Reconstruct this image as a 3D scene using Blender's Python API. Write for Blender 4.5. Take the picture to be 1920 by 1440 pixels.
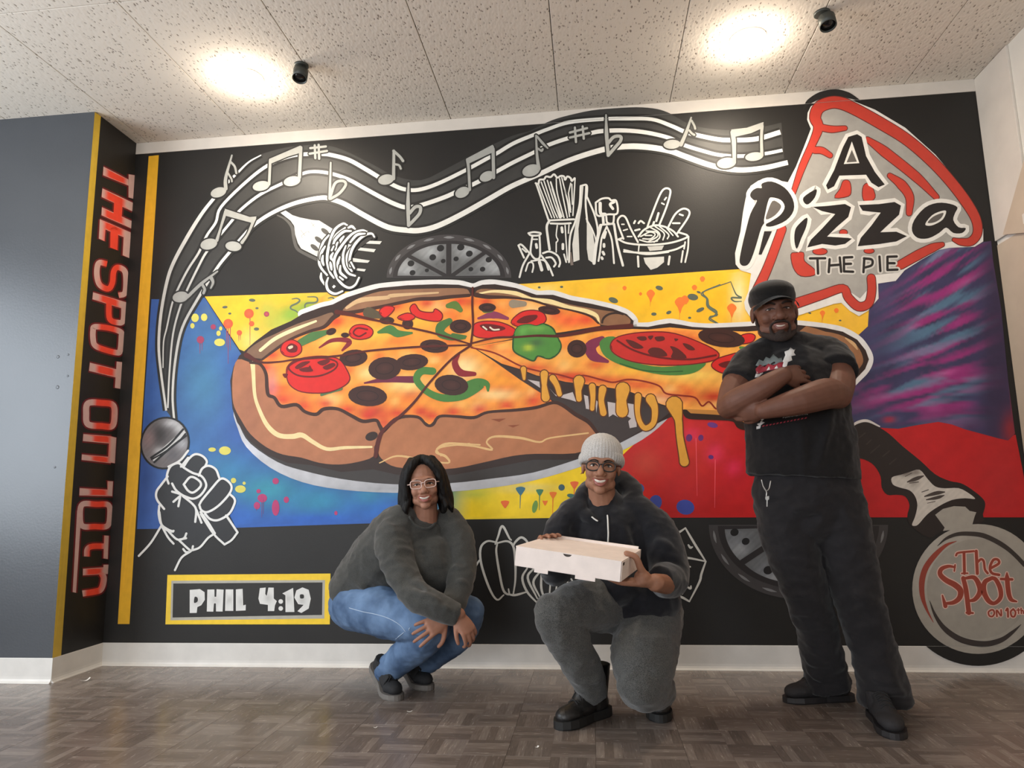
import bpy, bmesh, math, random
import numpy as np
from mathutils import Vector, Matrix, Quaternion
from mathutils.geometry import delaunay_2d_cdt

for _o in list(bpy.data.objects):
    bpy.data.objects.remove(_o)
SC = bpy.context.scene
COL = SC.collection

# ------------------------------------------------------------------ camera
CAM_Y, CAM_Z, FPX = -3.78026, 0.88220, 1325.56
YAW, PITCH, ROLL = -0.109059, 0.154531, -0.018894
_f = Vector((math.sin(YAW) * math.cos(PITCH), math.cos(YAW) * math.cos(PITCH), math.sin(PITCH)))
_r = Vector((math.cos(YAW), -math.sin(YAW), 0))
_u = _r.cross(_f)
C_R = math.cos(ROLL) * _r + math.sin(ROLL) * _u
C_U = -math.sin(ROLL) * _r + math.cos(ROLL) * _u
C_F = _f
C_O = Vector((0, CAM_Y, CAM_Z))
cam = bpy.data.cameras.new('camera')
cam.sensor_width = 36.0
cam.lens = FPX / 1920 * 36.0
cam.clip_start = 0.05
camo = bpy.data.objects.new('camera', cam)
COL.objects.link(camo)
_m = Matrix.Identity(4)
for i in range(3):
    _m[i][0], _m[i][1], _m[i][2], _m[i][3] = C_R[i], C_U[i], -C_F[i], C_O[i]
camo.matrix_world = _m
SC.camera = camo

# ------------------------------------------------------------------ view / world / lights
SC.view_settings.view_transform = 'Standard'
SC.view_settings.look = 'None'
SC.view_settings.gamma = 1.0
SC.view_settings.use_curve_mapping = False
SC.view_settings.exposure = 0.0
SC.cycles.use_denoising = True
SC.cycles.max_bounces = 8
SC.cycles.transparent_max_bounces = 16

world = bpy.data.worlds.new('world')
SC.world = world
world.use_nodes = True
_bg = world.node_tree.nodes['Background']
_bg.inputs[0].default_value = (0.80, 0.88, 1.0, 1)
_bg.inputs[1].default_value = 1.0


def area_light(name, loc, target, sx, sy, watts, color, spread=180):
    l = bpy.data.lights.new(name, 'AREA')
    l.shape = 'RECTANGLE'
    l.size, l.size_y = sx, sy
    l.energy = watts
    l.color = color
    l.spread = math.radians(spread)
    o = bpy.data.objects.new(name, l)
    COL.objects.link(o)
    o.location = loc
    d = Vector(target) - Vector(loc)
    o.rotation_euler = d.to_track_quat('-Z', 'Y').to_euler()
    return o


# daylight entering through the shop front windows behind the photographer
area_light('shop_window_daylight', (-2.6, -7.55, 1.55), (-2.6, 0, 3.6), 3.2, 2.2, 150, (0.90, 0.95, 1.0))
area_light('door_daylight', (1.9, -7.55, 1.35), (1.9, 0, 3.4), 1.6, 2.0, 18, (0.96, 0.97, 1.0))
# daylight from the window in the left side wall
area_light('side_window_daylight', (-4.52, -2.75, 1.60), (0, -2.75, 2.2), 2.7, 1.9, 125, (0.84, 0.92, 1.0))

# ------------------------------------------------------------------ helpers
H = 3.05            # ceiling height
XL, XR = -2.702, 2.137   # back wall: inner corner at the pillar, right corner
DC = 0.369          # pillar depth
BB = 0.118          # baseboard height


def ray(x, y):
    return C_F * FPX + C_R * (x - 960) - C_U * (y - 720)


def PY(x, y, Y=0.0):
    d = ray(x, y)
    return C_O + d * ((Y - C_O.y) / d.y)


def PXp(x, y, X):
    d = ray(x, y)
    return C_O + d * ((X - C_O.x) / d.x)


def PZ(x, y, Z=0.0):
    d = ray(x, y)
    return C_O + d * ((Z - C_O.z) / d.z)


def lin(c):
    out = []
    for v in c[:3]:
        v = v / 255.0
        out.append(v / 12.92 if v <= 0.04045 else ((v + 0.055) / 1.055) ** 2.4)
    return tuple(out)


MATS = {}


def mat(name, color, rough=0.5, var=0.08, scale=30.0, bump=0.0, bscale=200.0, metal=0.0, spec=0.5, sheen=0.0,
        stretch=(1, 1, 1), emit=None, estr=0.0, coat=0.0):
    """procedural principled material: base colour broken up by noise, optional bump"""
    if name in MATS:
        return MATS[name]
    m = bpy.data.materials.new(name)
    m.use_nodes = True
    nt = m.node_tree
    b = nt.nodes['Principled BSDF']
    c = lin(color)
    tc = nt.nodes.new('ShaderNodeTexCoord')
    mp = nt.nodes.new('ShaderNodeMapping')
    mp.inputs['Scale'].default_value = stretch
    nt.links.new(tc.outputs['Object'], mp.inputs['Vector'])
    n = nt.nodes.new('ShaderNodeTexNoise')
    n.inputs['Scale'].default_value = scale
    n.inputs['Detail'].default_value = 4
    nt.links.new(mp.outputs['Vector'], n.inputs['Vector'])
    r = nt.nodes.new('ShaderNodeValToRGB')
    r.color_ramp.elements[0].position = 0.3
    r.color_ramp.elements[1].position = 0.7
    r.color_ramp.elements[0].color = (*[max(0, v * (1 - var)) for v in c], 1)
    r.color_ramp.elements[1].color = (*[min(1, v * (1 + var)) for v in c], 1)
    nt.links.new(n.outputs['Fac'], r.inputs['Fac'])
    nt.links.new(r.outputs['Color'], b.inputs['Base Color'])
    b.inputs['Roughness'].default_value = rough
    b.inputs['Metallic'].default_value = metal
    b.inputs['Specular IOR Level'].default_value = spec
    if sheen:
        b.inputs['Sheen Weight'].default_value = sheen
        b.inputs['Sheen Roughness'].default_value = 0.5
    if coat:
        b.inputs['Coat Weight'].default_value = coat
    if emit:
        b.inputs['Emission Color'].default_value = (*lin(emit), 1)
        b.inputs['Emission Strength'].default_value = estr
    if bump:
        n2 = nt.nodes.new('ShaderNodeTexNoise')
        n2.inputs['Scale'].default_value = bscale
        n2.inputs['Detail'].default_value = 3
        nt.links.new(mp.outputs['Vector'], n2.inputs['Vector'])
        bp = nt.nodes.new('ShaderNodeBump')
        bp.inputs['Strength'].default_value = bump
        bp.inputs['Distance'].default_value = 0.004
        nt.links.new(n2.outputs['Fac'], bp.inputs['Height'])
        nt.links.new(bp.outputs['Normal'], b.inputs['Normal'])
    MATS[name] = m
    return m


def link(name, me, m=None, parent=None, smooth=False):
    o = bpy.data.objects.new(name, me)
    COL.objects.link(o)
    if m is not None:
        me.materials.append(m)
    if parent is not None:
        o.parent = parent
    if smooth:
        me.polygons.foreach_set('use_smooth', [True] * len(me.polygons))
    return o


def from_bm(name, bm, m=None, parent=None, smooth=False):
    me = bpy.data.meshes.new(name)
    bmesh.ops.recalc_face_normals(bm, faces=bm.faces)
    bm.to_mesh(me)
    bm.free()
    return link(name, me, m, parent, smooth)


def empty(name, loc=(0, 0, 0), parent=None):
    o = bpy.data.objects.new(name, None)
    o.empty_display_size = 0.1
    COL.objects.link(o)
    o.location = loc
    if parent is not None:
        o.parent = parent
    return o


def tag(o, label=None, cat=None, group=None, kind=None):
    if label:
        o['label'] = label
    if cat:
        o['category'] = cat
    if group:
        o['group'] = group
    if kind:
        o['kind'] = kind
    return o


def add_box(bm, lo, hi, bevel=0.0, mtx=None):
    v = [Vector((x, y, z)) for x in (lo[0], hi[0]) for y in (lo[1], hi[1]) for z in (lo[2], hi[2])]
    if mtx is not None:
        v = [mtx @ p for p in v]
    bv = [bm.verts.new(p) for p in v]
    fs = []
    for q in ((0, 1, 3, 2), (4, 6, 7, 5), (0, 4, 5, 1), (2, 3, 7, 6), (0, 2, 6, 4), (1, 5, 7, 3)):
        fs.append(bm.faces.new([bv[i] for i in q]))
    if bevel:
        bmesh.ops.bevel(bm, geom=list({e for f in fs for e in f.edges}), offset=bevel, segments=2,
                        profile=0.6, affect='EDGES')
    return bv


def box(name, lo, hi, m, parent=None, bevel=0.0):
    bm = bmesh.new()
    add_box(bm, lo, hi, bevel)
    return from_bm(name, bm, m, parent)


def add_prism(bm, pts2, y0, y1, axis='y'):
    """extrude a polygon of (a,b) points along an axis"""
    def mk(a, b, t):
        return {'y': (a, t, b), 'x': (t, a, b), 'z': (a, b, t)}[axis]
    n = len(pts2)
    A = [bm.verts.new(mk(a, b, y0)) for a, b in pts2]
    B = [bm.verts.new(mk(a, b, y1)) for a, b in pts2]
    bm.faces.new(A)
    bm.faces.new(B[::-1])
    for i in range(n):
        bm.faces.new((A[i], B[i], B[(i + 1) % n], A[(i + 1) % n]))


def add_lathe(bm, prof, segs=24, mtx=None):
    """prof: list of (radius, z)"""
    rings = []
    for r, z in prof:
        ring = []
        for k in range(segs):
            a = 2 * math.pi * k / segs
            p = Vector((r * math.cos(a), r * math.sin(a), z))
            ring.append(bm.verts.new(mtx @ p if mtx is not None else p))
        rings.append(ring)
    for a, b in zip(rings, rings[1:]):
        for k in range(segs):
            bm.faces.new((a[k], a[(k + 1) % segs], b[(k + 1) % segs], b[k]))
    bm.faces.new(rings[0][::-1])
    bm.faces.new(rings[-1])


def catmull(pts, n=6, closed=False):
    P = [Vector(p) for p in pts]
    N = len(P)
    if N < 3:
        return P
    out = []
    rng = range(N) if closed else range(N - 1)
    for i in rng:
        p1, p2 = P[i], P[(i + 1) % N]
        p0 = P[i - 1] if (closed or i > 0) else p1 * 2 - p2
        p3 = P[(i + 2) % N] if (closed or i + 2 < N) else p2 * 2 - p1
        for k in range(n):
            t = k / n
            out.append(0.5 * ((2 * p1) + (p2 - p0) * t + (2 * p0 - 5 * p1 + 4 * p2 - p3) * t * t
                              + (3 * p1 - p0 - 3 * p2 + p3) * t ** 3))
    if not closed:
        out.append(P[-1])
    return out


# ------------------------------------------------------------------ surface materials
def nodes_of(name, rough, spec=0.5):
    m = bpy.data.materials.new(name)
    m.use_nodes = True
    b = m.node_tree.nodes['Principled BSDF']
    b.inputs['Roughness'].default_value = rough
    b.inputs['Specular IOR Level'].default_value = spec
    return m, m.node_tree, b


def math_node(nt, op, a, b=None):
    n = nt.nodes.new('ShaderNodeMath')
    n.operation = op
    for i, v in enumerate((a, b)):
        if v is None:
            continue
        if hasattr(v, 'links') or hasattr(v, 'is_linked'):
            nt.links.new(v, n.inputs[i])
        else:
            n.inputs[i].default_value = v
    return n.outputs[0]


def floor_material():
    m, nt, b = nodes_of('parquet_print_vinyl', 0.36, 0.5)
    g = nt.nodes.new('ShaderNodeNewGeometry')
    s = nt.nodes.new('ShaderNodeSeparateXYZ')
    nt.links.new(g.outputs['Position'], s.inputs[0])
    BL = 0.1525
    fx = math_node(nt, 'DIVIDE', math_node(nt, 'ADD', s.outputs[0], 30.5 + 0.02), BL)
    fy = math_node(nt, 'DIVIDE', math_node(nt, 'ADD', s.outputs[1], 30.5), BL)
    bx, by = math_node(nt, 'FLOOR', fx), math_node(nt, 'FLOOR', fy)
    par = math_node(nt, 'MODULO', math_node(nt, 'ADD', bx, by), 2.0)
    ux, uy = math_node(nt, 'FRACT', fx), math_node(nt, 'FRACT', fy)

    def mix(fac, a, c):
        n = nt.nodes.new('ShaderNodeMix')
        n.data_type = 'FLOAT'
        nt.links.new(fac, n.inputs[0])
        nt.links.new(a, n.inputs[2])
        nt.links.new(c, n.inputs[3])
        return n.outputs[0]
    across = mix(par, ux, uy)
    along = mix(par, uy, ux)
    st = math_node(nt, 'MULTIPLY', across, 5.0)
    sid = math_node(nt, 'FLOOR', st)
    sfr = math_node(nt, 'FRACT', st)
    cmb = nt.nodes.new('ShaderNodeCombineXYZ')
    nt.links.new(bx, cmb.inputs[0])
    nt.links.new(by, cmb.inputs[1])
    nt.links.new(sid, cmb.inputs[2])
    wn = nt.nodes.new('ShaderNodeTexWhiteNoise')
    nt.links.new(cmb.outputs[0], wn.inputs['Vector'])
    # grain stretched along the strip
    cg = nt.nodes.new('ShaderNodeCombineXYZ')
    nt.links.new(math_node(nt, 'MULTIPLY', across, 14.0), cg.inputs[0])
    nt.links.new(math_node(nt, 'MULTIPLY', along, 1.6), cg.inputs[1])
    nt.links.new(math_node(nt, 'MULTIPLY', wn.outputs['Value'], 40.0), cg.inputs[2])
    gn = nt.nodes.new('ShaderNodeTexNoise')
    gn.inputs['Scale'].default_value = 1.6
    gn.inputs['Detail'].default_value = 5
    nt.links.new(cg.outputs[0], gn.inputs['Vector'])
    v = math_node(nt, 'ADD', math_node(nt, 'MULTIPLY', wn.outputs['Value'], 0.42),
                  math_node(nt, 'MULTIPLY', gn.outputs['Fac'], 0.62))
    # strip joints printed slightly dark
    edge = math_node(nt, 'MINIMUM', sfr, math_node(nt, 'SUBTRACT', 1.0, sfr))
    jl = math_node(nt, 'LESS_THAN', edge, 0.045)
    v = math_node(nt, 'SUBTRACT', v, math_node(nt, 'MULTIPLY', jl, 0.12))
    r = nt.nodes.new('ShaderNodeValToRGB')
    e = r.color_ramp.elements
    e[0].position, e[0].color = 0.15, (*lin((88, 78, 71)), 1)
    e[1].position, e[1].color = 0.9, (*lin((147, 135, 126)), 1)
    k = e.new(0.5)
    k.color = (*lin((112, 99, 91)), 1)
    nt.links.new(v, r.inputs['Fac'])
    # walked-in dust patches and scuffs
    tc = nt.nodes.new('ShaderNodeTexNoise')
    tc.inputs['Scale'].default_value = 1.7
    tc.inputs['Detail'].default_value = 6
    nt.links.new(g.outputs['Position'], tc.inputs['Vector'])
    mx = nt.nodes.new('ShaderNodeMix')
    mx.data_type = 'RGBA'
    nt.links.new(math_node(nt, 'MULTIPLY', math_node(nt, 'SUBTRACT', tc.outputs['Fac'], 0.35), 0.55), mx.inputs[0])
    nt.links.new(r.outputs['Color'], mx.inputs[6])
    mx.inputs[7].default_value = (*lin((150, 140, 131)), 1)
    nt.links.new(mx.outputs[2], b.inputs['Base Color'])
    nt.links.new(math_node(nt, 'ADD', math_node(nt, 'MULTIPLY', gn.outputs['Fac'], 0.20), 0.14), b.inputs['Roughness'])
    bp = nt.nodes.new('ShaderNodeBump')
    bp.inputs['Strength'].default_value = 0.12
    bp.inputs['Distance'].default_value = 0.002
    nt.links.new(v, bp.inputs['Height'])
    nt.links.new(bp.outputs['Normal'], b.inputs['Normal'])
    return m


def ceiling_material():
    m, nt, b = nodes_of('fissured_ceiling_tile', 0.9, 0.2)
    g = nt.nodes.new('ShaderNodeNewGeometry')
    mp = nt.nodes.new('ShaderNodeMapping')
    mp.inputs['Scale'].default_value = (75, 34, 10)
    mp.inputs['Rotation'].default_value = (0, 0, 0.12)
    nt.links.new(g.outputs['Position'], mp.inputs['Vector'])
    wv = nt.nodes.new('ShaderNodeTexNoise')
    wv.inputs['Scale'].default_value = 0.7
    wv.inputs['Detail'].default_value = 2
    nt.links.new(mp.outputs['Vector'], wv.inputs['Vector'])
    ad = nt.nodes.new('ShaderNodeMixRGB')
    ad.blend_type = 'ADD'
    ad.inputs[0].default_value = 0.9
    nt.links.new(mp.outputs['Vector'], ad.inputs[1])
    nt.links.new(wv.outputs['Color'], ad.inputs[2])
    vo = nt.nodes.new('ShaderNodeTexVoronoi')
    vo.inputs['Scale'].default_value = 1.0
    vo.inputs['Randomness'].default_value = 1.0
    nt.links.new(ad.outputs[0], vo.inputs['Vector'])
    r = nt.nodes.new('ShaderNodeValToRGB')
    e = r.color_ramp.elements
    e[0].position, e[0].color = 0.15, (*lin((140, 128, 115)), 1)
    e[1].position, e[1].color = 0.32, (*lin((228, 219, 206)), 1)
    nt.links.new(vo.outputs['Distance'], r.inputs['Fac'])
    # only some cells carry a fissure
    ms = nt.nodes.new('ShaderNodeTexNoise')
    ms.inputs['Scale'].default_value = 38
    nt.links.new(g.outputs['Position'], ms.inputs['Vector'])
    mr = nt.nodes.new('ShaderNodeValToRGB')
    mr.color_ramp.elements[0].position = 0.40
    mr.color_ramp.elements[1].position = 0.50
    nt.links.new(ms.outputs['Fac'], mr.inputs['Fac'])
    mx = nt.nodes.new('ShaderNodeMix')
    mx.data_type = 'RGBA'
    nt.links.new(mr.outputs['Color'], mx.inputs[0])
    mx.inputs[6].default_value = (*lin((228, 219, 206)), 1)
    nt.links.new(r.outputs['Color'], mx.inputs[7])
    nt.links.new(mx.outputs[2], b.inputs['Base Color'])
    bp = nt.nodes.new('ShaderNodeBump')
    bp.inputs['Strength'].default_value = 0.35
    bp.inputs['Distance'].default_value = 0.003
    nt.links.new(vo.outputs['Distance'], bp.inputs['Height'])
    nt.links.new(bp.outputs['Normal'], b.inputs['Normal'])
    return m


M_FLOOR = floor_material()
M_CEIL = ceiling_material()
M_BLACK = mat('black_wall_paint', (33, 31, 29), 0.5, 0.10, 4, 0.08, 120, spec=0.35)
M_GREYWALL = mat('slate_grey_semigloss_paint', (70, 73, 78), 0.34, 0.06, 3, 0.10, 90, spec=0.6)
M_WHITE = mat('white_wall_paint', (214, 209, 200), 0.6, 0.04, 8, 0.08, 150)
M_TRIM = mat('off_white_trim_paint', (208, 200, 190), 0.5, 0.04, 10, 0.05, 120)
M_COVE = mat('white_vinyl_cove_base', (216, 212, 206), 0.42, 0.06, 9, 0.05, 120)
M_BEIGE = mat('beige_wall_paint', (190, 172, 152), 0.6, 0.05, 8, 0.08, 150)
M_DARKGAP = mat('dark_ceiling_void', (46, 42, 38), 0.9)

# ------------------------------------------------------------------ room shell
YF = -7.8           # shop front behind the photographer
XRR, XLL = 3.4, -4.6


def struct(o, label=None):
    tag(o, label, None, None, 'structure')
    return o


floor = struct(box('floor', (XLL, YF, -0.06), (XRR + 0.2, 0.1, -0.003), M_FLOOR), 'dark grey-brown parquet patterned vinyl floor')
T = 0.305
tile_bm = bmesh.new()
add_box(tile_bm, (0.0004, 0.0004, -0.004), (T - 0.0004, T - 0.0004, 0), 0.0006)
tile_me = bpy.data.meshes.new('floor_tile')
bmesh.ops.recalc_face_normals(tile_bm, faces=tile_bm.faces)
tile_bm.to_mesh(tile_me)
tile_bm.free()
tile_me.materials.append(M_FLOOR)
for iy in range(8):
    for ix in range(18):
        o = bpy.data.objects.new('floor_tile', tile_me)
        COL.objects.link(o)
        o.location = (-3.05 - 0.02 + ix * T, -T - iy * T, 0)
        o.parent = floor

ceiling = struct(box('ceiling', (XLL, YF, H + 0.016), (XRR, 0.1, H + 0.08), M_DARKGAP), 'ceiling of fissured acoustic tiles')
SX0, SXW = -1.99868, 0.627633
ycross = [0.0, -1.175, -2.43, -3.685, -4.94, -6.195, -7.8]
for ix in range(-4, 9):
    x0 = SX0 + ix * SXW
    x1 = x0 + SXW
    x1 = min(x1, XRR)
    if x1 - x0 < 0.05:
        continue
    for j in range(6):
        ya, yb = ycross[j + 1], ycross[j]
        cut = x0 >= XR - 0.02
        bm = bmesh.new()
        add_box(bm, (x0 + 0.0018, ya + 0.0018, H), (x1 - 0.0018, yb - 0.0018, H + 0.015), 0.0025)
        from_bm('ceiling_tile', bm, M_CEIL, ceiling)

wall_back = struct(box('wall_back', (XL - 0.2, 0, 0), (XRR, 0.12, H), M_BLACK), 'black painted back wall behind the mural')
# pillar on the left: slate grey front face, black side face
wall_left = struct(box('wall_left', (XLL, -DC, 0), (XL - 0.0015, -0.001, H), M_GREYWALL), 'slate grey painted wall of the left pillar')
wall_side = struct(box('wall_side', (XL - 0.0014, -DC + 0.0005, 0), (XL, -0.0005, H), M_BLACK), 'black side face of the left pillar')
# screw dimples filled in the grey wall
for (px, py, r) in ((109, 669, 0.009), (108, 726, 0.010), (127, 705, 0.006), (128, 665, 0.006), (103, 876, 0.006)):
    p = PY(px, py, -DC)
    bm = bmesh.new()
    add_lathe(bm, [(r, -0.0002), (r * 0.9, 0.0010), (r * 0.5, 0.0016), (0.0004, 0.0012)], 14,
              Matrix.Translation(p) @ Matrix.Rotation(math.pi / 2, 4, 'X'))
    from_bm('filler_spot', bm, M_GREYWALL, wall_left, True)
wall_right = struct(box('wall_right', (XR, -5.5, 0), (XR + 0.12, -0.001, H), M_WHITE), 'white painted right wall')
# right corner: vertical casing, ledge and tan gusset panel on the upper right wall
zt = PXp(1862, 458, XR).z
box('corner_casing', (XR - 0.012, -0.30, zt + 0.002), (XR - 0.0005, -0.002, H - 0.003), M_TRIM, wall_right, 0.002)
box('wall_ledge', (XR - 0.045, -1.6, zt - 0.02), (XR - 0.0005, -0.30, zt + 0.03), M_TRIM, wall_right, 0.004)
bm = bmesh.new()
a, b_, c = PXp(1884, 440, XR - 0.01), PXp(1925, 436, XR - 0.01), PXp(1925, 296, XR - 0.01)
add_prism(bm, [(a.y, a.z), (b_.y, b_.z), (c.y, c.z)], XR - 0.02, XR - 0.0005, 'x')
from_bm('tan_gusset_panel', bm, M_BEIGE, wall_right)
box('lower_wall_panel', (XR - 0.004, -5.4, BB), (XR - 0.0004, -0.002, zt - 0.021), M_BEIGE, wall_right)
# the rest of the shop behind the photographer
wl = struct(box('wall_left_far', (XLL - 0.12, YF, 0), (XLL, -0.001, 0.6), M_WHITE), 'white side wall of the shop with a window')
box('window_header', (XLL - 0.12, YF, 2.6), (XLL, -0.001, H), M_WHITE, wl)
box('window_pier', (XLL - 0.12, YF, 0.6), (XLL, -4.15, 2.6), M_WHITE, wl)
box('window_pier', (XLL - 0.12, -1.35, 0.6), (XLL, -0.001, 2.6), M_WHITE, wl)
struct(box('wall_right_far', (XRR, YF, 0), (XRR + 0.12, 0.1, H), M_WHITE), 'white far side wall of the shop')
wf = struct(box('wall_front', (XLL, YF - 0.12, 0), (XRR, YF, 0.45), M_WHITE), 'shop front wall with large windows')
box('window_header', (XLL, YF - 0.12, 2.65), (XRR, YF, H), M_WHITE, wf)
for x0, x1 in ((XLL, -4.2), (-1.0, 1.1), (2.7, XRR)):
    box('window_pier', (x0, YF - 0.12, 0.45), (x1, YF, 2.65), M_WHITE, wf)

# trims
tl, tr = PY(262, 291), PY(1822, 176)
TZ = H - 0.072
trim_1 = struct(box('trim_1', (XL + 0.001, -0.0040, TZ), (XR - 0.0125, -0.0002, H - 0.0005), M_TRIM), 'off-white trim strip along the top of the mural wall')


def cove(name, p0, p1, out, label):
    """vinyl cove base with a toe, from p0 to p1 along the floor, 'out' points into the room"""
    prof = [(0.0003, BB), (0.0022, BB), (0.0032, BB - 0.002), (0.0034, 0.03), (0.0045, 0.018), (0.009, 0.008), (0.016, 0.003), (0.017, 0.0), (0.0003, 0.0)]
    bm = bmesh.new()
    p0, p1, out = Vector(p0), Vector(p1), Vector(out)
    A = [bm.verts.new(p0 + out * o + Vector((0, 0, z))) for o, z in prof]
    B = [bm.verts.new(p1 + out * o + Vector((0, 0, z))) for o, z in prof]
    n = len(prof)
    for i in range(n):
        bm.faces.new((A[i], B[i], B[(i + 1) % n], A[(i + 1) % n]))
    bm.faces.new(A[::-1])
    bm.faces.new(B)
    return struct(from_bm(name, bm, M_COVE), label)


cove('baseboard_back', (XL + 0.0005, 0, 0), (XR - 0.001, 0, 0), (0, -1, 0), 'white vinyl cove base under the mural')
cove('baseboard_side', (XL, -DC - 0.003, 0), (XL, -0.0035, 0), (1, 0, 0), 'white vinyl cove base on the pillar side')
cove('baseboard_left', (XLL, -DC, 0), (XL + 0.003, -DC, 0), (0, -1, 0), 'white vinyl cove base under the slate grey wall')
cove('baseboard_right', (XR - 0.004, -5.4, 0), (XR - 0.004, -0.018, 0), (-1, 0, 0), 'white vinyl cove base on the right wall')

# ------------------------------------------------------------------ ceiling fittings
M_GLOW = mat('lamp_glow', (255, 244, 226), 0.4, 0.01, emit=(255, 240, 214), estr=60)
M_FIX = mat('dark_grey_fixture_metal', (66, 68, 64), 0.45, 0.05, metal=0.3)
M_RING = mat('white_lamp_ring', (232, 226, 216), 0.4, 0.03)
M_LENS = mat('dark_lens_glass', (24, 24, 26), 0.15, 0.05)


def downlight(px, py, watts, label):
    p = PZ(px, py, H)
    root = empty('ceiling_downlight', (p.x, p.y, H))
    tag(root, label, 'light')
    root['group'] = 'round ceiling downlights'
    bm = bmesh.new()
    add_lathe(bm, [(0.079, -0.002), (0.079, -0.005), (0.084, -0.005), (0.087, -0.003), (0.088, -0.0005), (0.079, -0.0005)], 40)
    from_bm('trim_ring', bm, M_RING, root, True)
    bm = bmesh.new()
    add_lathe(bm, [(0.0005, -0.040), (0.034, -0.038), (0.062, -0.030), (0.075, -0.018), (0.0785, -0.002)], 40)
    from_bm('lamp_lens', bm, M_GLOW, root, True)
    g = bpy.data.lights.new('lens_glow', 'POINT')
    g.shadow_soft_size = 0.04
    g.energy = 5.0
    g.color = (1.0, 0.88, 0.74)
    go = bpy.data.objects.new('lens_glow', g)
    COL.objects.link(go)
    go.location = (0, 0, -0.11)
    go.parent = root
    l = bpy.data.lights.new('downlight_beam', 'AREA')
    l.shape = 'DISK'
    l.size = 0.13
    l.energy = watts
    l.color = (1.0, 0.86, 0.70)
    lo = bpy.data.objects.new('downlight_beam', l)
    COL.objects.link(lo)
    lo.location = (0, 0, -0.045)
    lo.parent = root
    return p


def spot_fixture(px, py, px2, py2, label):
    """round plate on the ceiling with a short tilted cylinder head below it"""
    p = PZ(px, py, H)
    root = empty('ceiling_spot', (p.x, p.y, H))
    tag(root, label, 'spotlight')
    root['group'] = 'unlit dark spot fixtures'
    bm = bmesh.new()
    add_lathe(bm, [(0.036, -0.0003), (0.036, -0.008), (0.032, -0.011), (0.0005, -0.011)], 28)
    from_bm('mounting_plate', bm, M_FIX, root, True)
    # head centre found on the plane 5 cm under the ceiling
    c = PZ(px2, py2, H - 0.050) - p
    c.z = -0.050
    bm = bmesh.new()
    n = (Vector((0, 0, -0.008)) - c)
    add_lathe(bm, [(0.010, 0), (0.010, n.length)], 12, Matrix.Translation(c) @ n.to_track_quat('Z', 'Y').to_matrix().to_4x4())
    from_bm('swivel_stem', bm, M_FIX, root, True)
    ax = Vector((c.x * 0.55, -0.25, -1.0)).normalized()
    mt = Matrix.Translation(c) @ ax.to_track_quat('Z', 'Y').to_matrix().to_4x4()
    bm = bmesh.new()
    add_lathe(bm, [(0.0005, -0.026), (0.033, -0.026), (0.037, -0.023), (0.037, 0.030), (0.033, 0.030), (0.033, 0.020), (0.0005, 0.020)], 28, mt)
    hd = from_bm('lamp_head', bm, M_FIX, root, True)
    bm = bmesh.new()
    add_lathe(bm, [(0.0005, 0.0205), (0.032, 0.0205), (0.032, 0.023), (0.0005, 0.024)], 24, mt)
    from_bm('lens', bm, M_LENS, hd, True)


downlight(462, 145, 11, 'glowing round downlight above the music notes on the left')
downlight(1402, 72, 12, 'glowing round downlight near the pizza slice logo on the right')
spot_fixture(565, 122, 563, 139, 'dark grey spot fixture beside the left downlight')
spot_fixture(1541, 24, 1551, 40, 'dark grey spot fixture beside the right downlight')

from mathutils import noise as mnoise

# ================================================================== mural
def paint_material(name='mural_paint', rough=0.5, spec=0.35):
    m, nt, b = nodes_of(name, rough, spec)
    at = nt.nodes.new('ShaderNodeAttribute')
    at.attribute_name = 'Col'
    g = nt.nodes.new('ShaderNodeNewGeometry')
    n = nt.nodes.new('ShaderNodeTexNoise')
    n.inputs['Scale'].default_value = 26
    n.inputs['Detail'].default_value = 5
    nt.links.new(g.outputs['Position'], n.inputs['Vector'])
    hs = nt.nodes.new('ShaderNodeHueSaturation')
    nt.links.new(at.outputs['Color'], hs.inputs['Color'])
    nt.links.new(math_node(nt, 'ADD', math_node(nt, 'MULTIPLY', n.outputs['Fac'], 0.26), 0.87), hs.inputs['Value'])
    nt.links.new(hs.outputs['Color'], b.inputs['Base Color'])
    bp = nt.nodes.new('ShaderNodeBump')
    bp.inputs['Strength'].default_value = 0.08
    bp.inputs['Distance'].default_value = 0.003
    nt.links.new(n.outputs['Fac'], bp.inputs['Height'])
    nt.links.new(bp.outputs['Normal'], b.inputs['Normal'])
    return m


M_PAINT = paint_material()


def zz(x0, y0, s, *f):
    """read off an enlarged crop: crop corner, scale, then u,v pairs"""
    return [(x0 + f[i] / s, y0 + f[i + 1] / s) for i in range(0, len(f), 2)]


def c2(pts, n=5, closed=False):
    return [(p.x, p.y) for p in catmull([(a, b) for a, b in pts], n, closed)]


def ell(cx, cy, rx, ry, rot=0.0, n=22, a0=0, a1=360):
    out = []
    full = (a1 - a0) >= 360
    for k in range(n if full else n + 1):
        a = math.radians(a0 + (a1 - a0) * k / n)
        x, y = rx * math.cos(a), ry * math.sin(a)
        r = math.radians(rot)
        out.append((cx + x * math.cos(r) - y * math.sin(r), cy + x * math.sin(r) + y * math.cos(r)))
    return out


def wall_map(x, y, L):
    """photo point -> mural wall (paint film at layer L); on the trim strip and the baseboard the film lies on those"""
    p = PY(x, y, 0.0)
    off = 0.0004 + 0.0003 * L
    return Vector((p.x, -off, p.z))


def side_map(x, y, L):
    p = PXp(x, y, XL)
    return Vector((XL + 0.0004 + 0.0003 * L, p.y, p.z))


BLACKP = (33, 31, 29)
WHITE = (226, 224, 218)
GREY = (150, 149, 144)


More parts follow.
